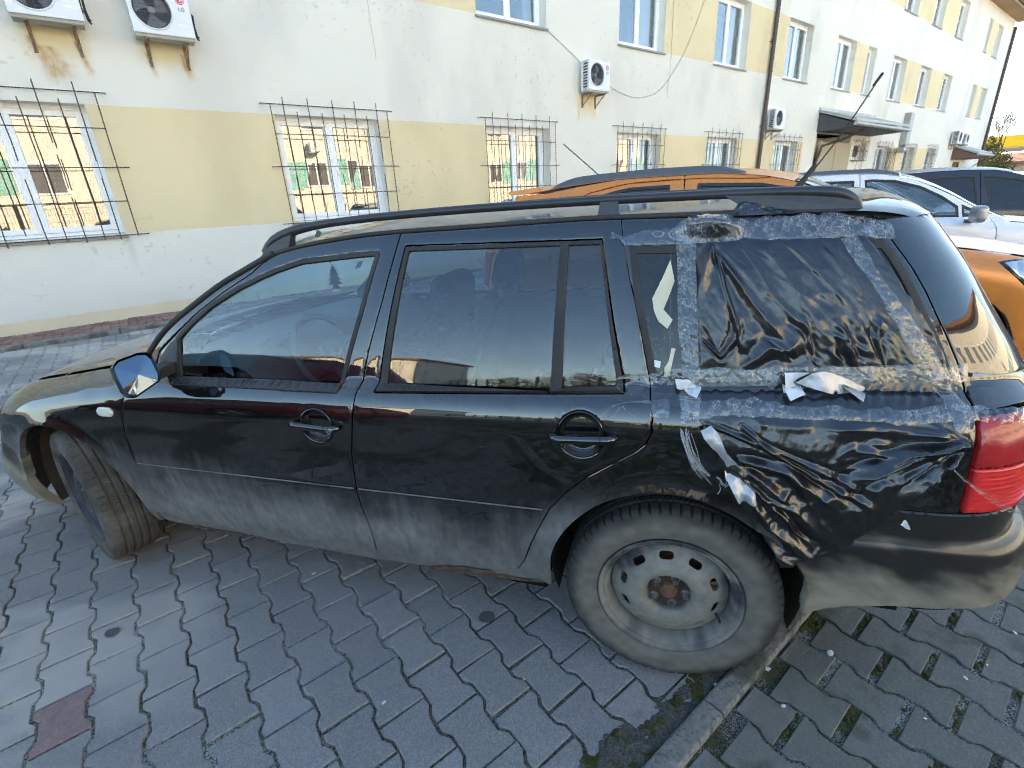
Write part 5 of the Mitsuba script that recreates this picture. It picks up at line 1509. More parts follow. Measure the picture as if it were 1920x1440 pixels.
steel_wheel(car, TM(xform(RC2, [1, 0, 0], [0, 1, 0], [0, 0, 1])), 'tyre_rear', 'steel_rim', rot=-12)
mat('rim_dark', proc(lambda p, n, uv: mix((0.022, 0.023, 0.03), (0.075, 0.075, 0.08), fbm(p.x * 14, p.y * 14, p.z * 14, 3))), 0.6, 0.4)
c_, s_ = math.cos(-FD), math.sin(-FD)
steel_wheel(car, TM(xform((-2.515, -.757, .325), [c_, s_, 0], [-s_, c_, 0], [0, 0, 1])), 'tyre_front', 'rim_dark', rot=5, kind=1)
steel_wheel(car, TM(xform((0, .757, .325), [-1, 0, 0], [0, -1, 0], [0, 0, 1])), 'tyre_front', 'rim_dark', n=272)
steel_wheel(car, TM(xform((-2.515, .757, .325), [-c_, -s_, 0], [s_, -c_, 0], [0, 0, 1])), 'tyre_front', 'rim_dark', n=272)

# ------------------------------------------------------------------ plastic sheet, packing tape, duct tape
TR = {'sheet':[[0.148,1.430],[0.147,1.393],[0.139,1.355],[0.109,1.239],[0.084,1.135],[0.072,1.069],[0.035,1.027],[0.044,0.962],[0.082,0.919],[0.121,0.862],[0.148,0.802],[0.188,0.741],[0.219,0.712],[0.239,0.63],[0.276,0.541],[0.325,0.565],[0.383,0.594],[0.464,0.64],[0.532,0.706],[0.58,0.773],[0.630,0.838],[0.661,0.897],[0.684,0.934],[0.687,0.952],[0.683,0.994],[0.684,1.020],[0.690,1.071],[0.700,1.125],[0.701,1.183],[0.696,1.246],[0.693,1.302],[0.697,1.350],[0.693,1.399],[0.682,1.422],[0.563,1.430],[0.372,1.439],[0.254,1.438]],'folds':[[[0.204,1.364],[0.154,1.310],[0.109,1.244]],[[0.207,1.362],[0.196,1.261],[0.201,1.176],[0.196,1.122]],[[0.209,1.340],[0.268,1.218],[0.329,1.131]],[[0.298,1.365],[0.335,1.229],[0.385,1.177],[0.423,1.085]],[[0.366,1.359],[0.405,1.244],[0.420,1.198],[0.471,1.096]],[[0.452,1.357],[0.504,1.264],[0.534,1.198],[0.523,1.092]],[[0.545,1.350],[0.576,1.258],[0.592,1.198],[0.610,1.158],[0.617,1.098]],[[0.672,0.939],[0.515,0.898],[0.439,0.907]],[[0.672,0.936],[0.499,0.861],[0.442,0.832]],[[0.673,0.933],[0.616,0.884],[0.544,0.816]],[[0.674,0.931],[0.646,0.875],[0.583,0.777]],[[0.083,0.943],[0.251,0.893],[0.374,0.848],[0.470,0.803]],[[0.179,0.860],[0.295,0.834],[0.38,0.773],[0.437,0.734]],[[0.187,0.803],[0.253,0.75],[0.334,0.72]],[[0.208,0.822],[0.31,0.743],[0.407,0.646]],[[0.232,0.764],[0.317,0.688],[0.356,0.615]],[[0.222,0.731],[0.287,0.644],[0.323,0.592]],[[0.175,0.940],[0.266,0.879],[0.382,0.813],[0.507,0.754]],[[0.671,0.942],[0.571,0.953],[0.479,0.966],[0.386,0.943]],[[0.671,0.942],[0.595,0.976],[0.538,0.979]],[[0.672,0.935],[0.557,0.909],[0.498,0.862],[0.409,0.778]],[[0.098,1.136],[0.135,1.095],[0.183,1.137],[0.216,1.189]],[[0.199,1.073],[0.271,1.120],[0.317,1.111],[0.363,1.140]],[[0.377,1.078],[0.385,1.128],[0.394,1.190]],[[0.470,1.080],[0.481,1.142],[0.473,1.190]],[[0.547,1.081],[0.555,1.142],[0.596,1.184]]],'ductA':[[-0.001,1.038],[0.036,1.038],[0.071,1.007],[0.055,0.989],[0.030,1.000],[0.003,1.015]],'ductB':[[0.285,1.064],[0.347,1.066],[0.301,1.043],[0.315,1.018],[0.326,1.006],[0.285,0.994],[0.272,1.012]],'ductB2':[[0.347,1.066],[0.375,1.070],[0.398,1.067],[0.444,1.050],[0.485,1.028],[0.458,1.003],[0.396,1.017],[0.323,1.035],[0.304,1.043]],'ductC':[[0.068,0.929],[0.094,0.941],[0.115,0.924],[0.142,0.882],[0.168,0.854],[0.185,0.822],[0.204,0.797],[0.22,0.773],[0.224,0.746],[0.204,0.74],[0.182,0.741],[0.165,0.77],[0.143,0.807],[0.141,0.847],[0.117,0.880],[0.078,0.914]],'mask1':[[0.045,1.328],[0.046,1.278],[0.016,1.236],[-0.002,1.211],[0.021,1.185],[-0.000,1.161],[-0.024,1.181],[-0.033,1.206],[-0.034,1.238]],'mask2':[[0.004,1.115],[0.015,1.112],[0.000,1.080],[-0.015,1.041],[-0.030,1.039],[-0.025,1.065],[-0.011,1.080]],'mask3':[[-0.052,1.082],[-0.033,1.079],[-0.038,1.061],[-0.053,1.064]],'flake':[[0.569,0.725],[0.584,0.732],[0.594,0.713],[0.584,0.71]],'tape_left':[[0.094,1.408],[0.166,1.413],[0.123,1.316],[0.093,1.188],[0.067,1.056],[0.060,0.951],[0.015,0.947],[0.018,1.054],[0.039,1.187],[0.062,1.317]],'tape_top':[[0.067,1.395],[0.109,1.414],[0.175,1.435],[0.254,1.438],[0.361,1.418],[0.515,1.422],[0.665,1.429],[0.685,1.425],[0.749,1.413],[0.775,1.395],[0.756,1.368],[0.675,1.369],[0.601,1.369],[0.463,1.368],[0.325,1.371],[0.179,1.370],[0.067,1.372]],'tape_topleft':[[-0.165,1.380],[-0.155,1.399],[-0.120,1.390],[-0.103,1.387],[-0.063,1.400],[0.083,1.403],[0.069,1.365],[-0.106,1.368],[-0.128,1.383]],'tape_diag':[[0.626,1.368],[0.673,1.372],[0.661,1.303],[0.665,1.231],[0.669,1.154],[0.676,1.092],[0.673,1.020],[0.675,0.956],[0.660,0.955],[0.647,0.968],[0.639,1.020],[0.627,1.097],[0.629,1.172],[0.624,1.262],[0.620,1.322]],'tape_mid':[[-0.106,1.032],[-0.001,1.062],[0.281,1.070],[0.413,1.081],[0.598,1.082],[0.734,1.087],[0.715,1.049],[0.580,1.043],[0.396,1.038],[0.272,1.029],[-0.006,1.019],[-0.068,1.015]],'tape_low':[[0.048,0.989],[0.184,0.996],[0.287,0.994],[0.434,0.995],[0.576,0.997],[0.697,1.004],[0.811,0.998],[0.834,0.972],[0.689,0.976],[0.549,0.971],[0.432,0.971],[0.286,0.969],[0.184,0.966],[0.058,0.956]],'tape_short':[[-0.069,0.982],[-0.016,0.988],[-0.013,0.951],[-0.065,0.947]],'tape_patch':[[0.013,0.999],[0.058,0.989],[0.060,0.938],[0.017,0.936]]}

scene['bag_plastic'] = {'type': 'twosided', 'bsdf': {'type': 'principled', 'base_color': rgb(0.0085, 0.0085, 0.010), 'roughness': 0.25, 'specular': 0.8, 'clearcoat': 0.5, 'clearcoat_gloss': 0.85}}
SHEET = Polygon(TR['sheet']).buffer(0)
TAPES = shapely.union_all([Polygon(TR[k]).buffer(0) for k in ('tape_left', 'tape_top', 'tape_diag', 'tape_mid', 'tape_low')])
PINCH = np.array([0.674, 0.946])


def pts2(s, z): return shapely.points(np.asarray(s).ravel(), np.asarray(z).ravel())


def sheet_h(s, z):
    """how far the sheet stands off the body: folds radiate from where the tape pinches it"""
    s = np.asarray(s, float); z = np.asarray(z, float); sh = s.shape
    P = pts2(s, z); s_, z_ = s.ravel(), z.ravel()
    wob = 0.010 * (meshkit.fbm(np.c_[s_ * 13, z_ * 13, s_ * 0], 3) - .5)
    h = np.zeros(len(P))
    for i, fl in enumerate(TR['folds']):
        ln = LineString(fl)
        d = np.abs(shapely.distance(ln, P) + wob * .6)
        u = shapely.line_locate_point(ln, P, normalized=True)
        u0 = [0.011, 0.0045][i % 2]
        w = u0 * (0.55 + 0.9 * u) * (1.7 if 2 < i < 7 else 1.0)
        A = [0.0105, 0.0075, 0.0085, 0.006][i % 4] * (.5 if 2 < i < 7 else 1.5 if i >= 7 else 1.0)
        env = np.clip(np.minimum((u + .12) * 5, (1.06 - u) * 4), 0, 1)
        h += A * env * (np.exp(-(d / w) ** 1.15) - .45 * np.exp(-((d - 2.3 * w) / (w * 1.1)) ** 2))
    # sagging lobes along the bottom of the window and fan of creases at the pinch
    lower = np.clip((1.16 - z_) / .06, 0, 1) * np.clip((z_ - 1.07) / .03, 0, 1)
    h += lower * .016 * (meshkit.fbm(np.c_[s_ * 11, z_ * 5, s_ * 0 + 2], 2) - .42)
    dx, dz = s_ - PINCH[0], z_ - PINCH[1]
    rr = np.hypot(dx, dz); an = np.arctan2(dz, dx)
    fan = np.abs(((an * 4.6 + .9 * np.sin(an * 7) + 2 * (meshkit.fbm(np.c_[rr * 4, an * 2, rr * 0], 2) - .5)) % 1.0) - .5) * 2
    h += (z_ < 1.0) * .011 * (fan ** 1.6 - .35) * np.clip(rr / .10, 0, 1) * np.exp(-(rr / .26) ** 2)
    # diagonal drapes in the loose tail, small crumpling everywhere
    t1 = (s_ * .78 + z_ * .62) * 13 + 2.2 * meshkit.fbm(np.c_[s_ * 5, z_ * 5, s_ * 0 + 5], 3)
    dr_ = np.abs((t1 % 1.0) - .5) * 2
    h += .0105 * (dr_ ** 1.5 - .4) * np.clip((.93 - z_) / .1, 0, 1) * np.clip((.50 - s_) / .15, 0, 1)
    t2 = (s_ * .86 + z_ * .5) * 9 + 1.6 * meshkit.fbm(np.c_[s_ * 6, z_ * 4, s_ * 0 + 7], 3)
    up = np.clip((z_ - 1.10) / .05, 0, 1)
    h += .0022 * ((np.abs((t2 % 1.0) - .5) * 2) ** 1.5 - .4) * up
    mid = np.clip((1.052 - z_) / .008, 0, 1) * np.clip((z_ - .998) / .008, 0, 1)
    t3 = (s_ * .75 - z_ * .65) * 42 + 1.5 * meshkit.fbm(np.c_[s_ * 14, z_ * 14, s_ * 0], 3)
    h += mid * .0050 * (np.abs((t3 % 1.0) - .5) * 2 - .5)
    n1 = meshkit.fbm(np.c_[s_ * 17 + z_ * 5, z_ * 14 - s_ * 6, s_ * 0 + 1], 4)
    n2 = meshkit.fbm(np.c_[s_ * 48, z_ * 42, s_ * 0 + 4], 3)
    h += .0050 * (1 - np.abs(2 * n1 - 1) - .75) + .0013 * (1 - np.abs(2 * n2 - 1) - .7)
    # short sharp creases of crumpled film
    rf = np.random.default_rng(41)
    for i in range(110):
        c0 = np.array([rf.uniform(.06, .70), rf.uniform(.56, 1.36)])
        if c0[1] > 1.07:
            a_ = rf.normal(-1.05, .45)
        elif c0[1] > .99:
            a_ = rf.normal(.9, .4)
        else:
            v_ = PINCH - c0; a_ = math.atan2(v_[1], v_[0]) + rf.normal(0, .45)
        L_ = rf.uniform(.03, .13); wd_ = rf.uniform(.005, .017); A_ = rf.uniform(.0016, .0048) * rf.choice([1, 1, -1]) * (.4 if c0[1] > 1.19 else 1.0)
        q_ = c0 + L_ * np.array([math.cos(a_), math.sin(a_)])
        near_ = (np.abs(s_ - (c0[0] + q_[0]) / 2) < .1) & (np.abs(z_ - (c0[1] + q_[1]) / 2) < .1)
        if not near_.any(): continue
        ln = LineString([c0, (c0 + q_) / 2 + rf.normal(0, .006, 2), q_])
        d_ = shapely.distance(ln, P[near_])
        h[near_] += A_ * np.clip(1 - d_ / wd_, 0, 1)
    # the tape presses it flat
    td = shapely.distance(TAPES, P)
    prs = np.clip(td / .022, 0, 1) ** .8
    h = h * (0.10 + 0.90 * prs)
    base = .006 + .010 * np.clip(td / .07, 0, 1)
    # lump of gathered plastic at the upper left corner
    lump = np.exp(-(((s_ - .215) / .085) ** 2 + ((z_ - 1.405) / .017) ** 2) ** 1.3)
    h += lump * (.016 + .026 * (1 - np.abs(2 * meshkit.fbm(np.c_[s_ * 34, z_ * 50, s_ * 0 + 6], 3) - 1)) - .012)
    # loose hem at the bottom
    hem = np.clip((.62 - z_) / .08, 0, 1)
    h += .014 * hem
    return np.maximum(h + base, .0035).reshape(sh)


def sheet_fn(s, z): return S(s, z)


r = np.random.default_rng(11)
co = np.array(shapely.segmentize(SHEET.exterior, .008).coords)[:-1]
co = co + (meshkit.noise(np.c_[co * 60, np.zeros(len(co))])[:, None] - .5) * .008 + (meshkit.noise(np.c_[co * 17, np.ones(len(co))])[:, None] - .5) * .008
plastic = thing('plastic_sheet', 'creased black plastic sheet taped over the rear side of the black estate car', 'plastic sheet')
part(plastic, 'film', surf(Polygon(co).buffer(0), sheet_fn, off=sheet_h, res=.0042, edge=.005, ring=0, lip=.003, flange=0), 'bag_plastic', smooth=True)
# crumpled end of the sheet standing up against the roof rail
ua, va = np.linspace(0, 1, 70), np.linspace(0, 1, 26)
Fp = np.zeros((26, 70, 3))
for j, v in enumerate(va):
    pk = np.interp(ua, [0, .12, .22, .45, .8, 1], [0, .75, 1, .72, .3, .0])
    x = .085 + .150 * ua
    y = -(S(x, np.full(70, 1.432))[:, 1] * -1) - .008 + .030 * v + .016 * (meshkit.fbm(np.c_[ua * 9, np.full(70, v * 3), ua * 0], 4) - .5)
    z = 1.436 + pk * .036 * v + .014 * (meshkit.fbm(np.c_[ua * 7 + v * 3, np.full(70, v * 2.5), ua * 0 + 3], 4) - .5) * v
    Fp[j] = np.stack([x, y, z], -1)
part(plastic, 'loose_end', grid(Fp), 'bag_plastic', smooth=True)


def crease_lines(u, v, wd):
    a, b, c = voronoi(u, v)
    return smoothstep(wd, 0.0, b - a)


def tape_wr(p, n, uv):
    w1, w2 = (fbm(p.x * 40, p.z * 40, 1.0, 2) - .5) * 1.1, (fbm(p.x * 38, p.z * 42, 7.0, 2) - .5) * 1.1
    m1 = smoothstep(0.40, 0.62, noise(p.x * 90, p.z * 90, 3.0)); m2 = smoothstep(0.40, 0.62, noise(p.x * 110, p.z * 80, 9.0))
    l = crease_lines(p.x * 62 + p.z * 38 + w1, p.z * 95 - p.x * 20 + w2, 0.09) * m1 + crease_lines(p.x * 120 - p.z * 50 + w2, p.z * 60 + p.x * 44 + w1, 0.10) * m2 + 0.6 * crease_lines(p.x * 190 + w1, p.z * 170 + w2, 0.13) * m1
    env = smoothstep(0.34, 0.58, fbm(p.x * 11, p.z * 11, 4.0, 3))
    return dr.clip(0.008 + 0.04 * env + l * (0.08 + 0.75 * env), 0, 0.9)


scene['tape_film'] = {'type': 'thindielectric', 'int_ior': 1.5, 'specular_transmittance': rgb(0.93, 0.94, 0.95)}
scene['tape_white'] = {'type': 'principledthin', 'base_color': rgb(0.62, 0.62, 0.63), 'roughness': 0.30, 'diff_trans': 0.7, 'eta': 1.45}
scene['film_creased'] = {'type': 'blendbsdf', 'weight': proc(tape_wr), 'a': {'type': 'ref', 'id': 'tape_film'}, 'b': {'type': 'ref', 'id': 'tape_white'}}
scene['film_smooth'] = {'type': 'blendbsdf', 'weight': proc(lambda p, n, uv: dr.clip(0.05 + 0.5 * smoothstep(0.90, 0.99, 1.0 - dr.abs(2.0 * noise(p.x * 22 + 2 * noise(p.x * 30, p.z * 30), p.z * 90, 1.0) - 1.0)), 0, .7)), 'a': {'type': 'ref', 'id': 'tape_film'}, 'b': {'type': 'ref', 'id': 'tape_white'}}


def tape_off(extra, seed):
    def f(s, z):
        P = pts2(s, z)
        ins = np.clip(1 - shapely.distance(SHEET, P) / .02, 0, 1)
        n1 = meshkit.fbm(np.c_[s * 70 + seed, z * 70, s * 0], 3); n2 = meshkit.fbm(np.c_[s * 190, z * 190 + seed, s * 0], 2)
        n3 = meshkit.fbm(np.c_[s * 20 + seed, z * 20, s * 0], 2)
        lump = np.exp(-(((s - .215) / .095) ** 2 + ((z - 1.405) / .021) ** 2) ** 1.3)
        return .0040 + extra + ins * .0065 + .0050 * (1 - np.abs(2 * n1 - 1) - .6) + .0018 * (1 - np.abs(2 * n2 - 1)) + .004 * (n3 - .5) + lump * .038
    return f


def tape(key, lab, extra=0.0, m='film_creased', res=.0046, seed=1):
    pol = Polygon(TR[key]).buffer(0)
    co = np.array(shapely.segmentize(pol.exterior, .008).coords)[:-1]
    co = co + (meshkit.noise(np.c_[co * 55, np.full(len(co), seed)])[:, None] - .5) * .007 + (meshkit.noise(np.c_[co * 16, np.full(len(co), seed + 3)])[:, None] - .5) * .012
    return solo('packing_tape', surf(Polygon(co).buffer(0), S, off=tape_off(extra, seed), res=res, edge=.005, ring=0, lip=.001, flange=0), m, lab, 'tape', smooth=True)


tape('tape_left', 'crinkled clear packing tape running upright along the front edge of the plastic sheet', .0016, seed=1)
tape('tape_top', 'wide crinkled clear packing tape along the top edge of the black plastic sheet', .0034, seed=2)
tape('tape_diag', 'clear packing tape slanting down the rear edge of the black plastic sheet', .0016, seed=3)
tape('tape_mid', 'crinkled clear packing tape across the plastic sheet just under the side window', .0030, seed=4)
tape('tape_low', 'narrow clear packing tape across the sheet, level with the tail light top', .0012, seed=5)
tape('tape_topleft', 'short loose clear tape over the upper corner of the rear door gap', .0055, 'film_smooth', seed=6)
tape('tape_short', 'small square of clear tape over the rear door gap beside the door handle', .001, seed=7)
tape('tape_patch', 'small cloudy patch of clear tape below the pale duct tape scrap', .0045, 'film_smooth', seed=8)


def ribbon(ctr, wid, m, twist=0.0):
    """strip of film along a path"""
    c = np.asarray(ctr, float); t = np.linspace(0, 1, len(c)); q = np.linspace(0, 1, 50)
    c = PC(t, c)(q); w = np.interp(q, np.linspace(0, 1, len(np.atleast_1d(wid))), np.atleast_1d(wid))
    tg = np.gradient(c, axis=0); tg /= np.linalg.norm(tg, axis=1, keepdims=True)
    u = np.cross(tg, [0, -1, 0]); u /= np.linalg.norm(u, axis=1, keepdims=True) + 1e-9
    v = np.cross(tg, u)
    an = twist * q[:, None]
    e = u * np.cos(an) + v * np.sin(an)
    rows = [c + e * w[:, None] * k + v * w[:, None] * .25 * (1 - k * k * 4) for k in np.linspace(-.5, .5, 7)]
    return grid(np.array(rows))


B = lambda s, z, o: S(s, z) + np.array([0, -o, 0])
pt = solo('packing_tape', ribbon([B(.668, .875, .012), B(.70, .845, .02), B(.76, .80, .03), B(.83, .765, .045), S(1.0, .735) + [.03, -.03, 0], S(1.12, .70) + [.08, -.02, 0]], [.004, .006, .018, .026, .030], 'film_smooth', 1.3), 'film_smooth', 'torn ribbon of clear tape hanging off the red tail light towards the bumper', 'tape', smooth=True)
solo('packing_tape', cat(ribbon([B(.74, 1.067, .010), B(.80, 1.062, .010), B(.90, 1.055, .012), B(.985, 1.05, .02)], [.012, .002, .003, .016], 'x', .4), ribbon([B(.97, 1.065, .012), B(1.01, 1.05, .018), B(.99, 1.03, .02)], [.004, .010, .003], 'x', 1.0)), 'tape_white', 'twisted white thread of tape stretched across the tailgate just above the tail light', 'tape', smooth=True)
solo('packing_tape', cat(ribbon([B(-.066, .985, .006), B(-.12, .982, .007), B(-.165, .972, .006), B(-.20, .958, .006)], [.014, .005, .004, .003], 'x'), ribbon([B(-.165, .970, .006), B(-.19, .955, .008), B(-.203, .935, .006)], [.004, .005, .004], 'x', .5), ribbon([B(-.15, .968, .006), B(-.165, .95, .012), B(-.185, .938, .008), B(-.178, .952, .01)], [.003, .006, .006, .003], 'x', .8), ribbon([B(-.145, .970, .006), B(-.12, .955, .008), B(-.09, .945, .006)], [.004, .003, .003], 'x', .3)), 'film_smooth', 'frayed strands of tape on the rear door above its handle', 'tape', smooth=True)
solo('packing_tape', cat(ribbon([B(-.02, 1.035, .008), B(-.09, 1.040, .010), B(-.15, 1.035, .009), B(-.168, 1.028, .009)], [.006, .014, .010, .004], 'x'), ribbon([B(-.05, 1.012, .007), B(-.12, 1.018, .008), B(-.165, 1.012, .008)], [.004, .003, .002], 'x', .4), ribbon([B(-.165, 1.008, .008), B(-.14, .998, .008), B(-.11, .995, .007)], [.003, .002, .002], 'x', .4)), 'film_smooth', 'frayed tape ends sticking forward at the foot of the rear side window', 'tape', smooth=True)
# thin torn threads below the front edge of the sheet
th_ = []
r = np.random.default_rng(8)
for i in range(16):
    s0, z0 = .018 + .03 * r.random(), .93 - .02 * r.random()
    a = np.array([[s0, z0], [s0 + .012 + .01 * r.random(), z0 - .05], [s0 + .035 + .03 * r.random(), z0 - .10 - .02 * r.random()], [s0 + .07 + .05 * r.random(), z0 - .14 - .035 * r.random()]])
    q = PC(np.linspace(0, 1, 4), a)(np.linspace(0, r.uniform(.5, 1), 14))
    th_.append(tube(S(q[:, 0], q[:, 1]) + np.array([0, -.004, 0]), .0007, 4))
for i in range(14):
    q0 = np.array([.12 + .05 * r.random(), .80 - .03 * r.random()]); a = r.uniform(-1.9, -1.0); L_ = r.uniform(.01, .04)
    q = q0 + np.linspace(0, 1, 6)[:, None] * L_ * np.array([math.cos(a), math.sin(a)]) + np.stack([.006 * np.sin(np.linspace(0, 3, 6)), np.zeros(6)], 1)
    th_.append(tube(S(q[:, 0], q[:, 1]) + np.array([0, -.0035, 0]), .0008, 4))
solo('packing_tape', cat(th_), 'tape_white', 'bunch of fine pale tape threads on the wing above the rear wheel', 'tape')

# duct tape and masking tape
def duct_col(p, n, uv): return mix((0.34, 0.345, 0.355), (0.50, 0.505, 0.515), fbm(p.x * 20, p.z * 20, p.y * 20, 3)) * (0.9 + .2 * noise(p.x * 500, p.z * 120))


mat('duct_silver', proc(duct_col), 0.34, 0.5, metal=0.35)
mat('duct_white', proc(lambda p, n, uv: mix((0.60, 0.61, 0.62), (0.72, 0.72, 0.71), fbm(p.x * 30, p.z * 30, p.y * 30, 3))), 0.4, 0.5)
mat('masking_cream', proc(lambda p, n, uv: mix((0.56, 0.52, 0.38), (0.68, 0.64, 0.49), fbm(p.x * 25, p.z * 25, p.y * 25, 3))), 0.85, 0.2)


def scrap(name, key, m, lab, off, res=.005):
    return solo(name, surf(Polygon(TR[key]).buffer(0), S, off=off, res=res, edge=.005, ring=0, lip=0, flange=0), m, lab, name.replace('_', ' '), smooth=True)


wr = lambda k, A, sd=0: (lambda s, z: A * (meshkit.fbm(np.c_[s * k + sd, z * k, s * 0], 3) - .5))
w1_, w2_ = wr(40, .012, 1), wr(60, .010, 2)
scrap('duct_tape', 'ductA', 'duct_white', 'short pale scrap of duct tape at the lower front corner of the rear side window', lambda s, z: .020 + w1_(s, z) + .012 * np.sin((s - z) * 60))
kb_ = scrap('duct_tape', 'ductB', 'duct_white', 'loop of whitish duct tape sticking out in the middle of the plastic sheet', lambda s, z: .022 + .022 * np.clip((z - 1.01) / .05, 0, 1) + w1_(s, z) * .5 + .008 * np.sin((s + z) * 40))
part(kb_, 'folded_end', surf(Polygon(TR['ductB2']).buffer(0), S, off=lambda s, z: .046 - .03 * np.clip((s - .36) / .12, 0, 1) + .010 * np.sin((s - .3) * 26) + w1_(s, z) * .6, res=.005, edge=.005, ring=0, lip=0, flange=0), 'duct_silver', smooth=True)
scrap('duct_tape', 'ductC', 'duct_silver', 'long twisted silver duct tape hanging down above the rear wheel', lambda s, z: .024 + .012 * np.sin(z * 55 + s * 20) + .010 * np.clip((.80 - z) / .05, 0, 1) * np.sin(s * 160 + z * 40) + w2_(s, z))
scrap('masking_tape', 'mask1', 'masking_cream', 'bent cream strip of masking tape on the dark rear side window', lambda s, z: .003 + .010 * np.clip((z - 1.24) / .08, 0, 1) + .004 * np.sin(z * 40))
scrap('masking_tape', 'mask2', 'masking_cream', 'narrow cream curl of masking tape below the bent strip on the side window', lambda s, z: .006 + .005 * np.sin(z * 90))
scrap('masking_tape', 'mask3', 'duct_white', 'tiny white square of torn tape beside the narrow cream curl', lambda s, z: .003 + 0 * s)
scrap('paper_scrap', 'flake', 'paper_white', 'small white paper flake stuck on the black rear bumper', lambda s, z: .022 + .006 * np.sin(s * 300))
# ------------------------------------------------------------------ the other cars
def car_surface(x0, x1, w, af, ar, nf, nr, zt, yt, rr, tum, tail):
    th = np.linspace(0, np.pi / 2, 160)
    fx = x0 + af - af * np.sin(th) ** (2 / nf); fy = w * np.cos(th) ** (2 / nf)
    rx = x1 - ar + ar * np.sin(th) ** (2 / nr); ry = w * np.cos(th) ** (2 / nr)
    mx = np.linspace(x0 + af, x1 - ar, 200)
    x = np.r_[fx[::-1], mx[1:-1], rx]; y = np.r_[fy[::-1], np.full(198, w), ry]
    s = np.r_[0, np.cumsum(np.hypot(np.diff(x), np.diff(y)))]
    i = np.argmin(abs(x - (x0 + x1) / 2)); s = s - s[i] + x[i]
    ZT_, YT_, RR_ = PC(*zip(*zt)), PC(*zip(*yt)), PC(*zip(*rr))
    TL = PC(*zip(*tail))
    k0 = PC([.05, .15, .25, .4, .6, .8, 1.3], [.84, .90, .945, .975, .992, 1, 1])

    def Sf(ss, z):
        ss = np.asarray(ss, float); z = np.asarray(z, float)
        X = np.interp(ss, s, x); Y = np.interp(ss, s, y)
        xq = np.clip(X, x0, x1)
        zt_, yt_, r_ = ZT_(xq), YT_(xq), RR_(xq)
        k = k0(np.clip(z, .05, 1.3))
        q = np.clip((z - (zt_ - r_)) / r_, 0, 1)
        ks = yt_ + (1 - yt_) * np.sqrt(np.maximum(1 - q * q, 0))
        k = np.where(z > zt_ - r_, np.minimum(k, ks), k)
        up = np.maximum(z - zt_, 0)
        k = np.where(z > zt_, yt_ - (tum * up + .16 * up ** 2) / w, k)
        xo = np.where(X < x0 + af, x0 + af + (X - x0 - af) * (.4 + .6 * k), X)
        xo = xo + TL(np.clip(z, tail[0][0], tail[-1][0])) * np.clip((X - x1 + 1.2) / 1.2, 0, 1)
        return np.stack([xo, -Y * k, z], -1)
    Sf.s_of = lambda xx: np.interp(xx, x, s)
    Sf.zt, Sf.yt, Sf.w = ZT_, YT_, w
    Sf.send = (float(s[0]), float(s[-1]))
    return Sf


mat('other_glass', (0.02, 0.023, 0.026), 0.05, 0.6)
scene['pale_glass'] = {'type': 'thindielectric', 'int_ior': 1.6, 'specular_transmittance': rgb(0.75, 0.85, 0.85)}
mat('grey_cladding', (0.055, 0.057, 0.062), 0.5, 0.4)
mat('rail_grey', (0.085, 0.09, 0.10), 0.45, 0.45)
mat('tyre_plain', (0.022, 0.022, 0.023), 0.8, 0.3)
mat('alloy', (0.35, 0.35, 0.36), 0.35, 0.5, metal=0.7)
scene['lamp_glass'] = {'type': 'twosided', 'bsdf': {'type': 'principled', 'base_color': rgb(0.55, 0.56, 0.57), 'roughness': 0.10, 'specular': 0.6, 'metallic': 0.8}}
mat('amber', (0.55, 0.20, 0.02), 0.2, 0.5)


def paint(key, col, flake=0.0):
    def dirt(p, n, uv): return mix(col, (0.16, 0.15, 0.13), dr.clip(0.10 * fbm(p.x * 6, p.y * 6, p.z * 6, 3) + 0.5 * smoothstep(0.55, 0.2, p.z + 0.2 * fbm(p.x * 5, p.y * 5, p.z * 5, 3)), 0, .7))
    scene[key] = {'type': 'twosided', 'bsdf': {'type': 'principled', 'base_color': proc(dirt), 'roughness': 0.28, 'specular': 0.5, 'metallic': flake, 'clearcoat': 1.0, 'clearcoat_gloss': 0.96}}
    return key


paint('orange_paint', (0.62, 0.21, 0.030), 0.2)
paint('white_paint', (0.72, 0.72, 0.74))
paint('navy_paint', (0.010, 0.011, 0.020))
paint('red_paint', (0.15, 0.006, 0.010))
paint('silver_paint', (0.42, 0.43, 0.44), 0.4)


def plain_wheel(t, xf, R, wd):
    h = wd / 2
    w = nk(f'{t}__wheel')
    scene[f'{w}__tyre'] = {**mikit.ply(revolve([(-h * .8, R * .64), (-h * .98, R * .74), (-h, R * .86), (-h * .9, R * .96), (-h * .75, R), (h * .75, R), (h * .9, R * .96), (h, R * .8), (h * .8, R * .64)], 64), 'tyre_plain', smooth=40), 'to_world': xf}
    fan = [revolve([(-h * .8, R * .66), (-h * .9, R * .63), (-h * .6, R * .58), (-h * .2, R * .55), (h * .5, R * .55)], 64)]
    for i in range(5):
        a = i * 2 * np.pi / 5
        fan.append(tube([[.05 * math.cos(a), -h * .55, .05 * math.sin(a)], [R * .58 * math.cos(a), -h * .75, R * .58 * math.sin(a)]], [.045, .03], 8))
    fan.append(revolve([(-h * .7, 0), (-h * .7, .05), (-h * .5, .07), (-h * .1, .075)], 24))
    scene[f'{w}__rim'] = {**mikit.ply(cat(fan), 'alloy', smooth=40), 'to_world': xf}
    scene[f'{w}__brake'] = {**mikit.ply(revolve([(-h * .1, 0), (-h * .1, R * .5)], 32), 'dark_cavity'), 'to_world': xf}


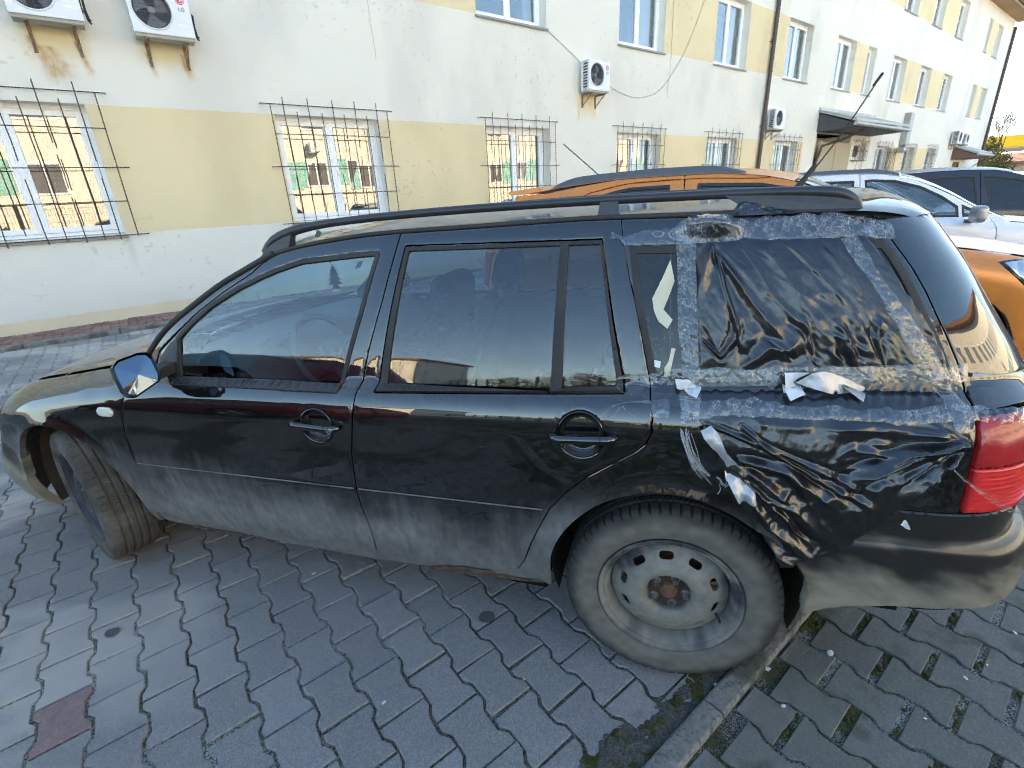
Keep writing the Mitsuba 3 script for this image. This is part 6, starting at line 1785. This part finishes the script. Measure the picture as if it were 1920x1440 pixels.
def other_car(label, pnt, world, Sf, gut, wins, gaps, wheels, R, arch, apil, hood_x, front_head, rear_lamp, rails=None, cladding=None, glass='other_glass', mirror=None, group=None, cat_='car', spoiler=None, visors=None, name='parked_car', mirror_mat=None):
    """own frame: front at -x. wins: side window polygons; gut: roof edge; world: rotation and place"""
    t = thing(name, label, cat_, group)
    rot, px, py = world
    M = xform((px, py, 0), [math.cos(rot), math.sin(rot), 0], [-math.sin(rot), math.cos(rot), 0], [0, 0, 1])
    XF = TM(M)
    ZG_ = PC(*zip(*gut))
    gx0, gx1 = gut[0][0], gut[-1][0]
    P = lambda nm, m, b, **kw: part(t, nm, m, b, xf=XF, **kw)
    low = [(Sf.send[0], .45), (Sf.send[0], .28), (float(Sf.s_of(hood_x[0] + .3)), .24), (float(Sf.s_of(gx1)), .24), (Sf.send[1], .35)]
    top_r = [(Sf.send[1], .98)]
    hoodl = [(float(Sf.s_of(x)), float(Sf.zt(x)) - .003) for x in np.linspace(hood_x[0], hood_x[1], 24)]
    gl = [(float(Sf.s_of(x)), float(ZG_(x))) for x in np.linspace(gx0, gx1, 40)]
    body = Polygon(low + [(Sf.send[1], float(ZG_(gx1)) - .02)] + gl[::-1] + hoodl[::-1] + [(Sf.send[0], float(Sf.zt(hood_x[0])) - .03)]).buffer(0)
    ar = shapely.union_all([Point(wx, R).buffer(arch, quad_segs=24).union(sbox(wx - arch, -1, wx + arch, R)) for wx in wheels])
    body = body.difference(ar)
    for wn in wins: body = body.difference(Polygon(wn))
    for gp in gaps: body = body.difference(LineString(gp).buffer(.0035, cap_style=2))
    for fl in (False, True):
        ms = [surf(g_, Sf, flip=fl, res=.045, edge=.025, lip=.002, flange=.02) for g_ in getattr(body, 'geoms', [body]) if g_.area > 2e-3]
        P('side_panel', cat(ms), pnt, smooth=38)
        for wn in wins:
            P('side_window', surf(Polygon(wn), Sf, off=-.006, flip=fl, res=.06, lip=0, flange=0, ring=0, edge=.04), glass, smooth=True)
            P('window_seal', surf(Polygon(wn).buffer(.004).difference(Polygon(wn).buffer(-.018)), Sf, off=.001, flip=fl, res=.03, lip=.001, flange=.01, ring=0), 'black_rubber', smooth=40)
        if visors and not fl:
            for vz in visors: P('wind_deflector', surf(Polygon(vz), Sf, off=.018, res=.03, lip=.006, flange=.01), 'dark_glass', smooth=50)
        if cladding:
            for q in cladding:
                P('cladding', surf(Polygon(q).difference(ar), Sf, off=.012, flip=fl, res=.04, lip=.006, flange=.02), 'grey_cladding', smooth=40)
        P('headlight', surf(Polygon([(float(Sf.s_of(x)), z) for x, z in front_head]).buffer(0), Sf, off=.004, flip=fl, res=.02, lip=.004, flange=.012), 'dark_glass', smooth=40)
        hp = Polygon([(float(Sf.s_of(x)), z) for x, z in front_head]).buffer(0).buffer(-.014)
        P('headlight_lens', surf(hp, Sf, off=lambda s, z: .008 + .006 * np.abs(np.sin(s * 34)), flip=fl, res=.008, lip=.003, flange=.006), 'lamp_glass', smooth=40)
        P('tail_light', surf(Polygon([(float(Sf.s_of(x)), z) for x, z in rear_lamp]).buffer(0), Sf, off=.004, flip=fl, res=.03, lip=.004, flange=.012), 'dark_red_lens', smooth=40)
    yr = lambda x: -Sf(Sf.s_of(x), ZG_(x))[..., 1]
    xs = np.linspace(apil[-1][0], gx1 - .02, 50); v = np.linspace(-1, 1, 31)
    Rf = np.stack([np.stack([np.full(31, x) - .12 * (1 - v ** 2) * max(0, 1 - (x - xs[0]) / .5), v * (float(yr(x)) - .002), float(ZG_(x)) + .055 * (1 - np.abs(v) ** 2.3) + .003], -1) for x in xs], 0)
    P('roof', grid(Rf[:, ::-1]), pnt, smooth=True)
    ap = PC(np.linspace(0, 1, len(apil)), np.array(apil))(np.linspace(0, 1, 20))
    SP = Sf(Sf.s_of(ap[:, 0]), ap[:, 1])
    G = np.stack([np.stack([SP[i, 0] - (.24 - .12 * i / 19) * (1 - v ** 2), SP[i, 1] * -v * .985, SP[i, 2] + .055 * i / 19 * (1 - v ** 2)], -1) for i in range(20)], 0)
    P('windscreen', grid(G), 'pale_glass' if glass == 'pale_glass' else 'other_glass', smooth=True)
    hx = np.linspace(hood_x[0], hood_x[1] + .1, 30)
    Hd = np.stack([np.stack([np.full(31, x) - .10 * (1 - v ** 2) * np.clip((hood_x[0] + .5 - x) / .4, 0, 1), v * (float(-Sf(Sf.s_of(x), Sf.zt(x))[1]) - .004), float(Sf.zt(x)) + .004 + .05 * (1 - np.abs(v) ** 2.4)], -1) for x in hx], 0)
    P('bonnet', grid(Hd[:, ::-1]), pnt, smooth=True)
    # stern: close the back between the two flanks
    zz = np.linspace(.3, float(ZG_(gx1)), 20)
    e = Sf(np.full(20, Sf.send[1] - .02), zz)
    P('tailgate', grid(np.stack([e * [1, k, 1] + [.03 * (1 - k * k), 0, 0] for k in np.linspace(1, -1, 9)], 1)), pnt, smooth=True)
    ins = [boxm(hood_x[0] + .25, gx1 - .3, -Sf.w * .75, Sf.w * .75, .22, .32), boxm(gx0 + .2, gx1 - .4, -Sf.w * .80, Sf.w * .80, .32, .62)]
    for x in (gx0 + 1.05, gx0 + 1.95):
        for y in (-.36, .36):
            b = rounded((.14, .46, .62), .05); b.apply_transform(trimesh.transformations.rotation_matrix(.33, [0, 1, 0])); b.apply_translation([x, y, .90]); ins.append(b)
            b = rounded((.11, .26, .19), .045); b.apply_translation([x + .16, y, 1.31]); ins.append(b)
    ins.append(boxm(gx0 + .05, gx0 + .45, -Sf.w * .78, Sf.w * .78, .62, .98, .05))
    P('interior', cat(ins), 'seat_cloth', smooth=40)
    for wx in wheels:
        for sd in (-1, 1):
            Wm = M @ xform((wx, sd * (Sf.w - .115), R), [1, 0, 0] if sd < 0 else [-1, 0, 0], [0, 1, 0] if sd < 0 else [0, -1, 0], [0, 0, 1])
            plain_wheel(t, TM(Wm), R, .215)
    a = np.radians(np.linspace(-8, 188, 40))
    for wx in wheels:
        for sd in (-1, 1): P('wheel_arch_liner', grid(np.stack([np.stack([wx + (arch + .01) * np.cos(a), np.full(40, y * sd), R + (arch + .01) * np.sin(a)], -1) for y in (Sf.w - .06, Sf.w - .30, .2)], 0)), 'dark_cavity', smooth=40)
    if rails:
        for sd in (-1, 1):
            xr, zr, rad = rails
            q = np.linspace(0, 1, 60); X = PC(np.linspace(0, 1, len(xr)), np.array(xr))(q); Z = PC(np.linspace(0, 1, len(zr)), np.array(zr))(q)
            Y = np.array([float(yr(np.clip(x, gx0, gx1))) for x in X]) - .05
            top = np.stack([X, sd * Y, Z], -1); bot = np.stack([X, sd * (Y + .012), np.minimum(ZG_(np.clip(X, gx0, gx1)) + .006, Z - .012)], -1)
            w2 = np.array([0, .020, 0]); mid = (top + bot) / 2
            P('roof_rail', grid(np.stack([bot + w2, mid + w2 * 1.0, top + w2 * .6, top + [0, 0, .008], top - w2 * .6, mid - w2, bot - w2], 0)), 'rail_grey', smooth=50)
    if mirror:
        mx, mz, my = mirror
        for sd in (-1, 1):
            m = rounded((.10, .20, .17), .045); v_ = m.vertices.copy(); v_[:, 0] *= 1 - .5 * np.clip(v_[:, 2] / .09, -1, 1) * 0; m.vertices = v_
            m.apply_translation([mx, sd * my, mz])
            ft = trimesh.convex.convex_hull(np.array([[mx + .01, sd * (my - .07), mz - .09], [mx - .04, sd * (my - .07), mz - .09], [mx, sd * (my - .02), mz - .06], [mx + .05, sd * (Sf.w * .93), mz - .10], [mx - .03, sd * (Sf.w * .93), mz - .10], [mx + .02, sd * (Sf.w * .93), mz - .06]]))
            P('door_mirror', m, mirror_mat or pnt, smooth=True); P('mirror_foot', ft, 'grey_cladding')
    if spoiler:
        P('roof_spoiler', spoiler, pnt, smooth=40)
    return t, M


# orange crossover next to the estate, nose to the right
So = car_surface(-2.62, 1.66, .905, .55, .35, 2.8, 3.2, [(-2.62, .86), (-2.45, .93), (-2.2, .985), (-1.9, 1.035), (-1.55, 1.075), (-1.2, 1.05), (0, 1.06), (1.0, 1.10), (1.66, 1.10)],
                 [(-2.62, .70), (-2.2, .80), (-1.6, .84), (-1.2, .92), (1.66, .90)], [(-2.62, .20), (-1.7, .15), (-1.2, .07), (1.66, .07)], .46, [(.2, -.03), (.6, 0), (1.0, -.03), (1.25, -.13), (1.45, -.26), (1.6, -.34)])
fd, rd = [(-1.30, 1.09), (-.95, 1.385), (-.80, 1.475), (-.60, 1.515), (-.16, 1.535), (-.13, 1.09)], [(.02, 1.10), (.05, 1.535), (.35, 1.53), (.72, 1.465), (.95, 1.36), (.80, 1.14)]
spo = trimesh.convex.convex_hull(np.array([[1.10, y, z] for y in (-.58, .58) for z in (1.52, 1.575)] + [[1.38, y, z] for y in (-.50, .50) for z in (1.525, 1.55)]))
oc, OM = other_car('orange crossover with grey roof rails parked behind the black estate, nose to the right', 'orange_paint', (math.pi, 0.0, 2.77), So,
                   [(-1.50, 1.085), (-1.25, 1.285), (-1.0, 1.445), (-.8, 1.523), (-.55, 1.575), (-.2, 1.60), (.3, 1.60), (.7, 1.575), (1.0, 1.545), (1.20, 1.52)], [fd, rd],
                   [[(-.055, .30), (-.06, 1.62)], [(-1.42, .35), (-1.45, 1.10)], [(-.80, 1.56), (-.55, 1.553), (-.2, 1.573), (-.05, 1.575)], [(-.05, 1.575), (.35, 1.565), (.75, 1.505), (.98, 1.38), (.95, .95)]],
                   (-1.79, .90), .345, .43, [(-1.50, 1.10), (-1.25, 1.295), (-1.0, 1.455), (-.82, 1.523)], (-2.48, -1.60),
                   [(-2.02, .965), (-2.14, .975), (-2.30, .955), (-2.47, .91), (-2.50, .80), (-2.38, .76), (-2.20, .79)], [(1.5, .8), (1.62, .8), (1.60, 1.08), (1.46, 1.08)],
                   rails=([-.50, -.42, -.22, .1, .5, .75, .90, 1.00], [1.595, 1.62, 1.655, 1.657, 1.645, 1.630, 1.595, 1.545], .03),
                   cladding=[[(-2.2, .20), (1.3, .20), (1.3, .36), (-2.2, .34)], [(-2.235, .345), (-2.225, .46), (-2.13, .62), (-1.99, .73), (-1.80, .785), (-1.61, .73), (-1.47, .62), (-1.375, .46), (-1.365, .345)]],
                   mirror=(-1.18, 1.13, 1.03), spoiler=spo, visors=[[(-.80, 1.478), (-.60, 1.522), (-.16, 1.545), (-.16, 1.49), (-.58, 1.465)], [(.05, 1.54), (.35, 1.535), (.72, 1.47), (.74, 1.44), (.35, 1.485), (.05, 1.49)]])
part(oc, 'aerial', tube([[.62, .05, 1.62], [.98, .05, 1.93]], .0045, 6), 'black_rubber', xf=TM(OM))

# white crossover, third in the row
Sw = car_surface(-4.62, -.42, .89, .6, .35, 2.7, 3.0, [(-4.62, .80), (-4.4, .88), (-4.1, .935), (-3.7, .985), (-3.35, 1.02), (-2.9, 1.045), (-1.5, 1.10), (-.42, 1.12)],
                 [(-4.62, .70), (-4.1, .78), (-3.35, .86), (-2.9, .93), (-.42, .90)], [(-4.62, .2), (-3.5, .16), (-2.9, .07), (-.42, .07)], .44, [(.2, -.03), (.6, 0), (1.0, -.03), (1.25, -.12), (1.45, -.24), (1.6, -.3)])
w1 = [(-2.99, 1.075), (-2.98, 1.18), (-2.83, 1.295), (-2.64, 1.40), (-2.40, 1.475), (-2.18, 1.495), (-2.10, 1.49), (-2.12, 1.10)]
w1b = [(-3.26, 1.075), (-3.02, 1.195), (-3.03, 1.075)]
w2 = [(-1.98, 1.105), (-1.99, 1.49), (-1.70, 1.495), (-1.30, 1.47), (-1.05, 1.42), (-1.0, 1.14)]
wc, WM = other_car('white crossover with roof rails and silver mirror parked behind the orange car', 'white_paint', (math.pi, 0.0, 5.44), Sw,
                   [(-3.42, 1.035), (-3.15, 1.165), (-2.9, 1.31), (-2.7, 1.415), (-2.5, 1.495), (-2.25, 1.545), (-1.8, 1.565), (-1.3, 1.555), (-.9, 1.52), (-.65, 1.49)], [w1, w1b, w2],
                   [[(-2.05, .30), (-2.05, 1.56)], [(-3.35, .35), (-3.33, .9), (-3.30, 1.05)], [(-1.0, .8), (-.98, 1.3), (-1.15, 1.50)]], (-3.72, -1.15), .345, .395,
                   [(-3.42, 1.05), (-3.15, 1.18), (-2.9, 1.325), (-2.62, 1.46), (-2.45, 1.505)], (-4.48, -3.48), [(-4.1, .86), (-4.3, .89), (-4.48, .84), (-4.5, .72), (-4.3, .72)], [(-.62, .85), (-.5, .85), (-.5, 1.05), (-.64, 1.05)],
                   rails=([-2.44, -2.32, -2.12, -1.7, -1.2, -.95, -.85], [1.545, 1.575, 1.605, 1.607, 1.595, 1.56, 1.53], .03), glass='pale_glass', cladding=[[(-4.1, .20), (-.7, .20), (-.7, .34), (-4.1, .33)]],
                   mirror=(-3.06, 1.11, 1.02), mirror_mat='alloy')
mat('pillar_black', (0.018, 0.018, 0.02), 0.35, 0.5)
part(wc, 'pillar_trim', surf(Polygon([(-2.105, 1.09), (-2.095, 1.50), (-1.995, 1.50), (-1.985, 1.09)]), Sw, off=.003, res=.03), 'pillar_black', xf=TM(WM))
part(wc, 'corner_trim', surf(Polygon([(-3.27, 1.07), (-3.40, 1.03), (-3.32, 1.085), (-3.20, 1.14)]).buffer(.012), Sw, off=.004, res=.02), 'pillar_black', xf=TM(WM))
part(wc, 'window_strip', tube(Sw(np.linspace(-3.36, -2.15, 30), np.interp(np.linspace(-3.36, -2.15, 30), [-3.36, -3.0, -2.15], [1.035, 1.055, 1.08])) + np.array([0, -.004, 0]), .008, 6), 'chrome', xf=TM(WM))

# dark estate-like car, fourth in the row
Sd = car_surface(-7.1, -2.65, .90, .6, .35, 2.7, 3.0, [(-7.1, .80), (-6.7, .90), (-6.2, .96), (-5.8, 1.0), (-5.2, 1.02), (-4.0, 1.05), (-2.65, 1.08)],
                 [(-7.1, .70), (-6.3, .80), (-5.7, .88), (-5.2, .93), (-2.65, .90)], [(-7.1, .2), (-5.9, .15), (-5.2, .07), (-2.65, .07)], .42, [(.2, -.03), (.6, 0), (1.0, -.03), (1.25, -.10), (1.45, -.2), (1.6, -.25)])
dc, DM = other_car('dark blue car with reflecting side windows parked beyond the white crossover', 'navy_paint', (math.pi, 0.0, 8.15), Sd,
                   [(-5.85, 1.02), (-5.5, 1.19), (-5.2, 1.35), (-4.95, 1.46), (-4.6, 1.54), (-4.1, 1.56), (-3.4, 1.545), (-3.0, 1.50), (-2.85, 1.46)],
                   [[(-5.45, 1.05), (-5.15, 1.28), (-4.95, 1.39), (-4.66, 1.455), (-4.50, 1.465), (-4.56, 1.07)], [(-4.42, 1.08), (-4.38, 1.47), (-3.85, 1.47), (-3.6, 1.45), (-3.55, 1.10)], [(-3.45, 1.11), (-3.48, 1.44), (-3.15, 1.41), (-3.0, 1.15)]],
                   [[(-4.47, .3), (-4.45, 1.54)], [(-3.5, .6), (-3.5, 1.53)]], (-6.2, -3.5), .335, .385, [(-5.85, 1.04), (-5.5, 1.205), (-5.2, 1.365), (-4.85, 1.49)], (-6.95, -5.92),
                   [(-6.6, .84), (-6.8, .87), (-6.95, .8), (-6.9, .7)], [(-2.8, .85), (-2.72, .85), (-2.72, 1.05), (-2.82, 1.05)], mirror=(-5.35, 1.08, 1.02))
# one more pale car at the right edge
S4 = car_surface(-2.1, 2.1, .87, .6, .4, 2.7, 3.0, [(-2.1, .70), (-1.6, .86), (-1.1, .95), (-.6, .96), (1.0, .99), (2.1, 1.0)], [(-2.1, .7), (-1.2, .82), (-.6, .92), (2.1, .88)], [(-2.1, .2), (-1.2, .15), (-.6, .06), (2.1, .06)], .42, [(.2, -.03), (.6, 0), (1.0, -.03), (1.25, -.2), (1.45, -.35), (1.6, -.45)])
SEDAN = dict(gut=[(-1.15, .965), (-.8, 1.15), (-.45, 1.30), (-.2, 1.385), (.2, 1.435), (.7, 1.435), (1.2, 1.39), (1.45, 1.33)], wins=[[(-.78, .99), (-.45, 1.22), (-.1, 1.35), (.32, 1.385), (.28, .99)], [(.38, 1.0), (.42, 1.385), (.95, 1.365), (1.25, 1.28), (1.15, 1.03)]], gaps=[[(.33, .3), (.36, 1.43)], [(-.9, .35), (-.95, .96)], [(1.2, .8), (1.3, 1.35)]], wheels=(-1.32, 1.25), R=.31, arch=.36,
             apil=[(-1.15, .985), (-.8, 1.165), (-.45, 1.315), (-.12, 1.415)], hood_x=(-1.98, -1.2), front_head=[(-1.7, .80), (-1.88, .80), (-1.98, .72), (-1.98, .62), (-1.75, .64)], rear_lamp=[(1.85, .72), (1.98, .72), (1.98, .94), (1.86, .94)], mirror=(-.70, 1.02, .98))
other_car('pale car at the right edge, its roof just showing beyond the dark blue car', 'white_paint', (math.pi, 6.9, 10.6), S4, **{**SEDAN})
# cars standing behind the photographer, seen in the paintwork and the windows
other_car('dark red car standing across the yard, seen as a reflection in the black door', 'red_paint', (math.radians(4), -4.7, -3.7), S4, **SEDAN)
other_car('dark car standing behind the photographer, its tail mirrored in a barred window', 'navy_paint', (math.atan2(-N[1], -N[0]) + math.pi, 2.75, -4.1), S4, **SEDAN)
other_car('silver car standing across the yard, seen as a reflection in a barred window', 'silver_paint', (math.atan2(-N[1], -N[0]) + math.pi, 6.0, -4.6), S4, **SEDAN)
# ------------------------------------------------------------------ beyond the wall's end, and across the yard
mat('yellow_fascia', (0.72, 0.50, 0.015), 0.45, 0.4)
mat('shed_wall', proc(lambda p, n, uv: mix((0.42, 0.36, 0.30), (0.52, 0.46, 0.39), fbm(p.x * 1.5, p.y * 1.5, p.z * 1.5, 3))), 0.9, 0.1)
mat('shed_roof', (0.23, 0.13, 0.095), 0.8, 0.2)
mat('bark', (0.07, 0.055, 0.045), 0.9, 0.1)
mat('leaf_dark', proc(lambda p, n, uv: mix((0.035, 0.045, 0.018), (0.085, 0.090, 0.040), noise(p.x * 3, p.y * 3, p.z * 3))), 0.8, 0.2)


def at(px, py, dist):
    """point at a horizontal distance along the line of sight (used once, to set far things)"""
    d = np.array([(px - 960) / FOC, (py - 720) / FOC, 1.0]) @ np.stack([_r, -_u, _f])
    return CAM + d * dist / math.hypot(d[0], d[1])


# filling-station canopy with a yellow fascia
c0 = W(58.0, 1.2, 0.0)
st = thing('station_canopy', 'flat canopy with a bright yellow fascia beyond the far corner of the building', 'canopy')
part(st, 'fascia', wbox(67, 80, -3.3, 12.0, 3.65, 4.65, 0.03), 'yellow_fascia')
part(st, 'soffit', wbox(67.1, 79.9, -3.2, 11.9, 3.55, 3.64), 'zinc')
for s, o in ((69, 1), (69, 9), (77, 1), (77, 9)): part(st, 'column', wbox(s, s + .4, o, o + .4, 0, 3.55), 'zinc')
sh = thing('shed', 'low shed with pale walls and a shallow brown roof at the right edge', 'shed')
part(sh, 'wall', wbox(58.5, 65, -1.6, 24, 0, 2.15), 'shed_wall')
P = np.stack([W([58.2, 58.2], [-2.0, 24.4], [2.2, 2.2]), W([61.8, 61.8], [-2.0, 24.4], [2.95, 2.95]), W([65.3, 65.3], [-2.0, 24.4], [2.2, 2.2])], 0)
part(sh, 'roof', grid(P), 'shed_roof'); part(sh, 'eave', wbox(58.15, 58.25, -2.0, 24.4, 2.05, 2.25), 'shed_roof')

r = np.random.default_rng(17)
tr = thing('bare_tree', 'thin leafless tree standing beyond the far corner of the building', 'tree')
base = W(61.5, -0.9, 0.0)
lim = [(base, base + [0, 0, 3.2], .16, .11, 0)]
segs = []


def grow(p, d, L, rad, n):
    q = p + d * L + r.normal(0, .05 * L, 3)
    segs.append((p, q, rad, rad * .7))
    if n == 0: return
    for _ in range(3 if n > 1 else 4):
        e = d + r.normal(0, .42, 3); e[2] = abs(e[2]) * .9 + .25; e /= np.linalg.norm(e)
        grow(q, e, L * r.uniform(.62, .8), rad * .58, n - 1)


grow(base, np.array([0, 0, 1.0]), 2.1, .10, 5)
part(tr, 'trunk', tube([segs[0][0], segs[0][1]], [segs[0][2], segs[0][3]], 8), 'bark')
part(tr, 'branches', cat([tube([a, b], [ra, max(rb, .012)], 5) for a, b, ra, rb in segs[1:]]), 'bark')


def leafy(name, label, centre, rx, rz, n, size, cat_, leaf='leaf_dark', trunk=True):
    t = thing(name, label, cat_)
    c = np.asarray(centre, float)
    if trunk: part(t, 'trunk', tube([c * [1, 1, 0], c], [rx * .12, rx * .06], 7), 'bark')
    u = r.normal(size=(n, 3)); u /= np.linalg.norm(u, axis=1, keepdims=True)
    rad = r.random(n) ** .45
    lob = .72 + .56 * meshkit.fbm(u * 2.1 + c[:1] * .37, 3)
    p = c + u * (rad * lob)[:, None] * [rx, rx, rz]
    a, b = r.normal(size=(n, 3)), r.normal(size=(n, 3))
    a /= np.linalg.norm(a, axis=1, keepdims=True); b = np.cross(a, b); b /= np.linalg.norm(b, axis=1, keepdims=True)
    s = size * r.uniform(.6, 1.4, n)[:, None]
    V = np.stack([p - a * s * .5, p + b * s * .35, p + a * s * .6, p - b * s * .35], 1).reshape(-1, 3)
    F = (np.arange(n)[:, None, None] * 4 + np.array([[0, 1, 2], [0, 2, 3]])).reshape(-1, 3)
    part(t, 'crown', trimesh.Trimesh(V, F, process=False), leaf)
    return t


leafy('evergreen_shrub', 'dense dark green shrub between the building corner and the yellow canopy', W(54.0, 0.3, 1.6), 1.2, 1.7, 2600, .14, 'shrub')
leafy('evergreen_shrub', 'taller dull green shrub behind the first one beside the yellow canopy', W(57.0, -0.9, 2.2), 1.0, 2.2, 2200, .17, 'shrub')

# the building across the yard, lit by the sun (seen in the windows and the paintwork)
OPN = 27.0
mat('opp_cream', proc(lambda p, n, uv: mix((0.76, 0.73, 0.62), (0.82, 0.795, 0.70), fbm(p.x * .5, p.y * .5, p.z * .5, 3))), 0.95, 0.1)
mat('opp_teal', (0.30, 0.56, 0.50), 0.8, 0.2)
mat('opp_pane', (0.16, 0.165, 0.17), 0.1, 0.5)
ob = thing('opposite_building', 'sunlit cream building with teal panels across the yard, seen mirrored in the barred windows', 'building')
O0, O1, OH = -9.0, 46.0, 9.6
part(ob, 'wall', cat([wbox(O0, O1, OPN, OPN + 9, -.1, OH)]), 'opp_cream')
part(ob, 'roof', wbox(O0 - .4, O1 + .4, OPN - .5, OPN + 9.4, OH + .002, OH + .25), 'shed_roof')
for i, s in enumerate(np.arange(O0 + 1.0, O1 - 2.5, 3.0)):
    for z0, z1 in ((2.9, 4.5), (6.5, 8.1)):
        w = nk(f'{ob}__window')
        scene[f'{w}__frame'] = mikit.ply(cat([wbox(s, s + 1.6, OPN - .04, OPN - .002, z0, z0 + .1), wbox(s, s + 1.6, OPN - .04, OPN - .002, z1 - .1, z1), wbox(s, s + .1, OPN - .04, OPN - .002, z0 + .1, z1 - .1), wbox(s + 1.5, s + 1.6, OPN - .04, OPN - .002, z0 + .1, z1 - .1), wbox(s + .75, s + .85, OPN - .04, OPN - .002, z0 + .1, z1 - .1)]), 'window_white')
        scene[f'{w}__pane'] = mikit.ply(wbox(s + .1, s + 1.5, OPN - .02, OPN - .0015, z0 + .1, z1 - .1), 'opp_pane')
    if i % 3 != 1: part(ob, 'panel', wbox(s + 1.62, s + 2.98, OPN - .03, OPN - .001, 2.85, 4.55), 'opp_teal')
    if i in (2, 3, 6, 9): part(ob, 'air_conditioner', wbox(s + .3, s + 1.2, OPN - .45, OPN - .05, 5.1, 5.75, .02), 'ac_white')
nb_ = thing('far_building', 'yellow sunlit block beyond the yard, seen mirrored in the front door', 'building')
m = boxm(-25, -15, -36, -27, -.1, 5.2); part(nb_, 'wall', m, 'opp_cream')
part(nb_, 'roof', boxm(-25.3, -14.7, -36.3, -26.7, 5.202, 5.5), 'shed_roof')
for x in (-24, -21.5, -19): part(nb_, 'window', boxm(x, x + 1.4, -27.0, -26.97, 1.4, 2.9), 'opp_pane')

# wire panel fence along the far side of the yard
FO = 15.0
fe_ = thing('panel_fence', 'dark wire panel fence on posts across the yard, seen mirrored in the rear door', 'fence')
mat('fence_steel', (0.045, 0.05, 0.05), 0.5, 0.4, metal=0.3)
for k in range(-13, 2):
    s0 = k * 2.5 - 4.2
    ms = [tube(W([s, s, s - 0, s], [FO, FO, FO, FO - .12], [.05, 1.0, 1.75, 2.0]), .006, 4, caps=False) for s in np.arange(s0 + .06, s0 + 2.46, .10)] + [tube(W([s0, s0 + 2.5], [FO + (.02 if z < 1.9 else -.1)] * 2, [z, z]), .006, 4) for z in (.15, .6, 1.05, 1.5, 1.75, 1.97)]
    part(fe_, 'panel', cat(ms), 'fence_steel')
    part(fe_, 'post', wbox(s0 - .06, s0 + .06, FO - .05, FO + .05, 0, 2.1), 'fence_steel')
for i, (s, o, rx, rz) in enumerate([(-12, 18, 1.6, 1.1), (-17, 18.5, 1.8, 1.3), (-24, 19, 2.0, 1.4), (-31, 19, 2.2, 1.6), (-6, 18, 1.2, .9)]):
    leafy('low_bush', ['round low bush right of the others behind the wire fence', 'second low bush from the right behind the wire fence', 'third low bush from the right behind the wire fence', 'farthest left bush behind the wire fence', 'smallest bush at the near end of the wire fence'][i], W(s, o, rz * .8), rx, rz, 900, .22, 'bush', trunk=False)
leafy('bare_tree', 'lone reddish tree far across the yard seen over the fence in the rear door', W(-40, 30, 3.6), 2.0, 2.0, 700, .3, 'tree', leaf='bark')
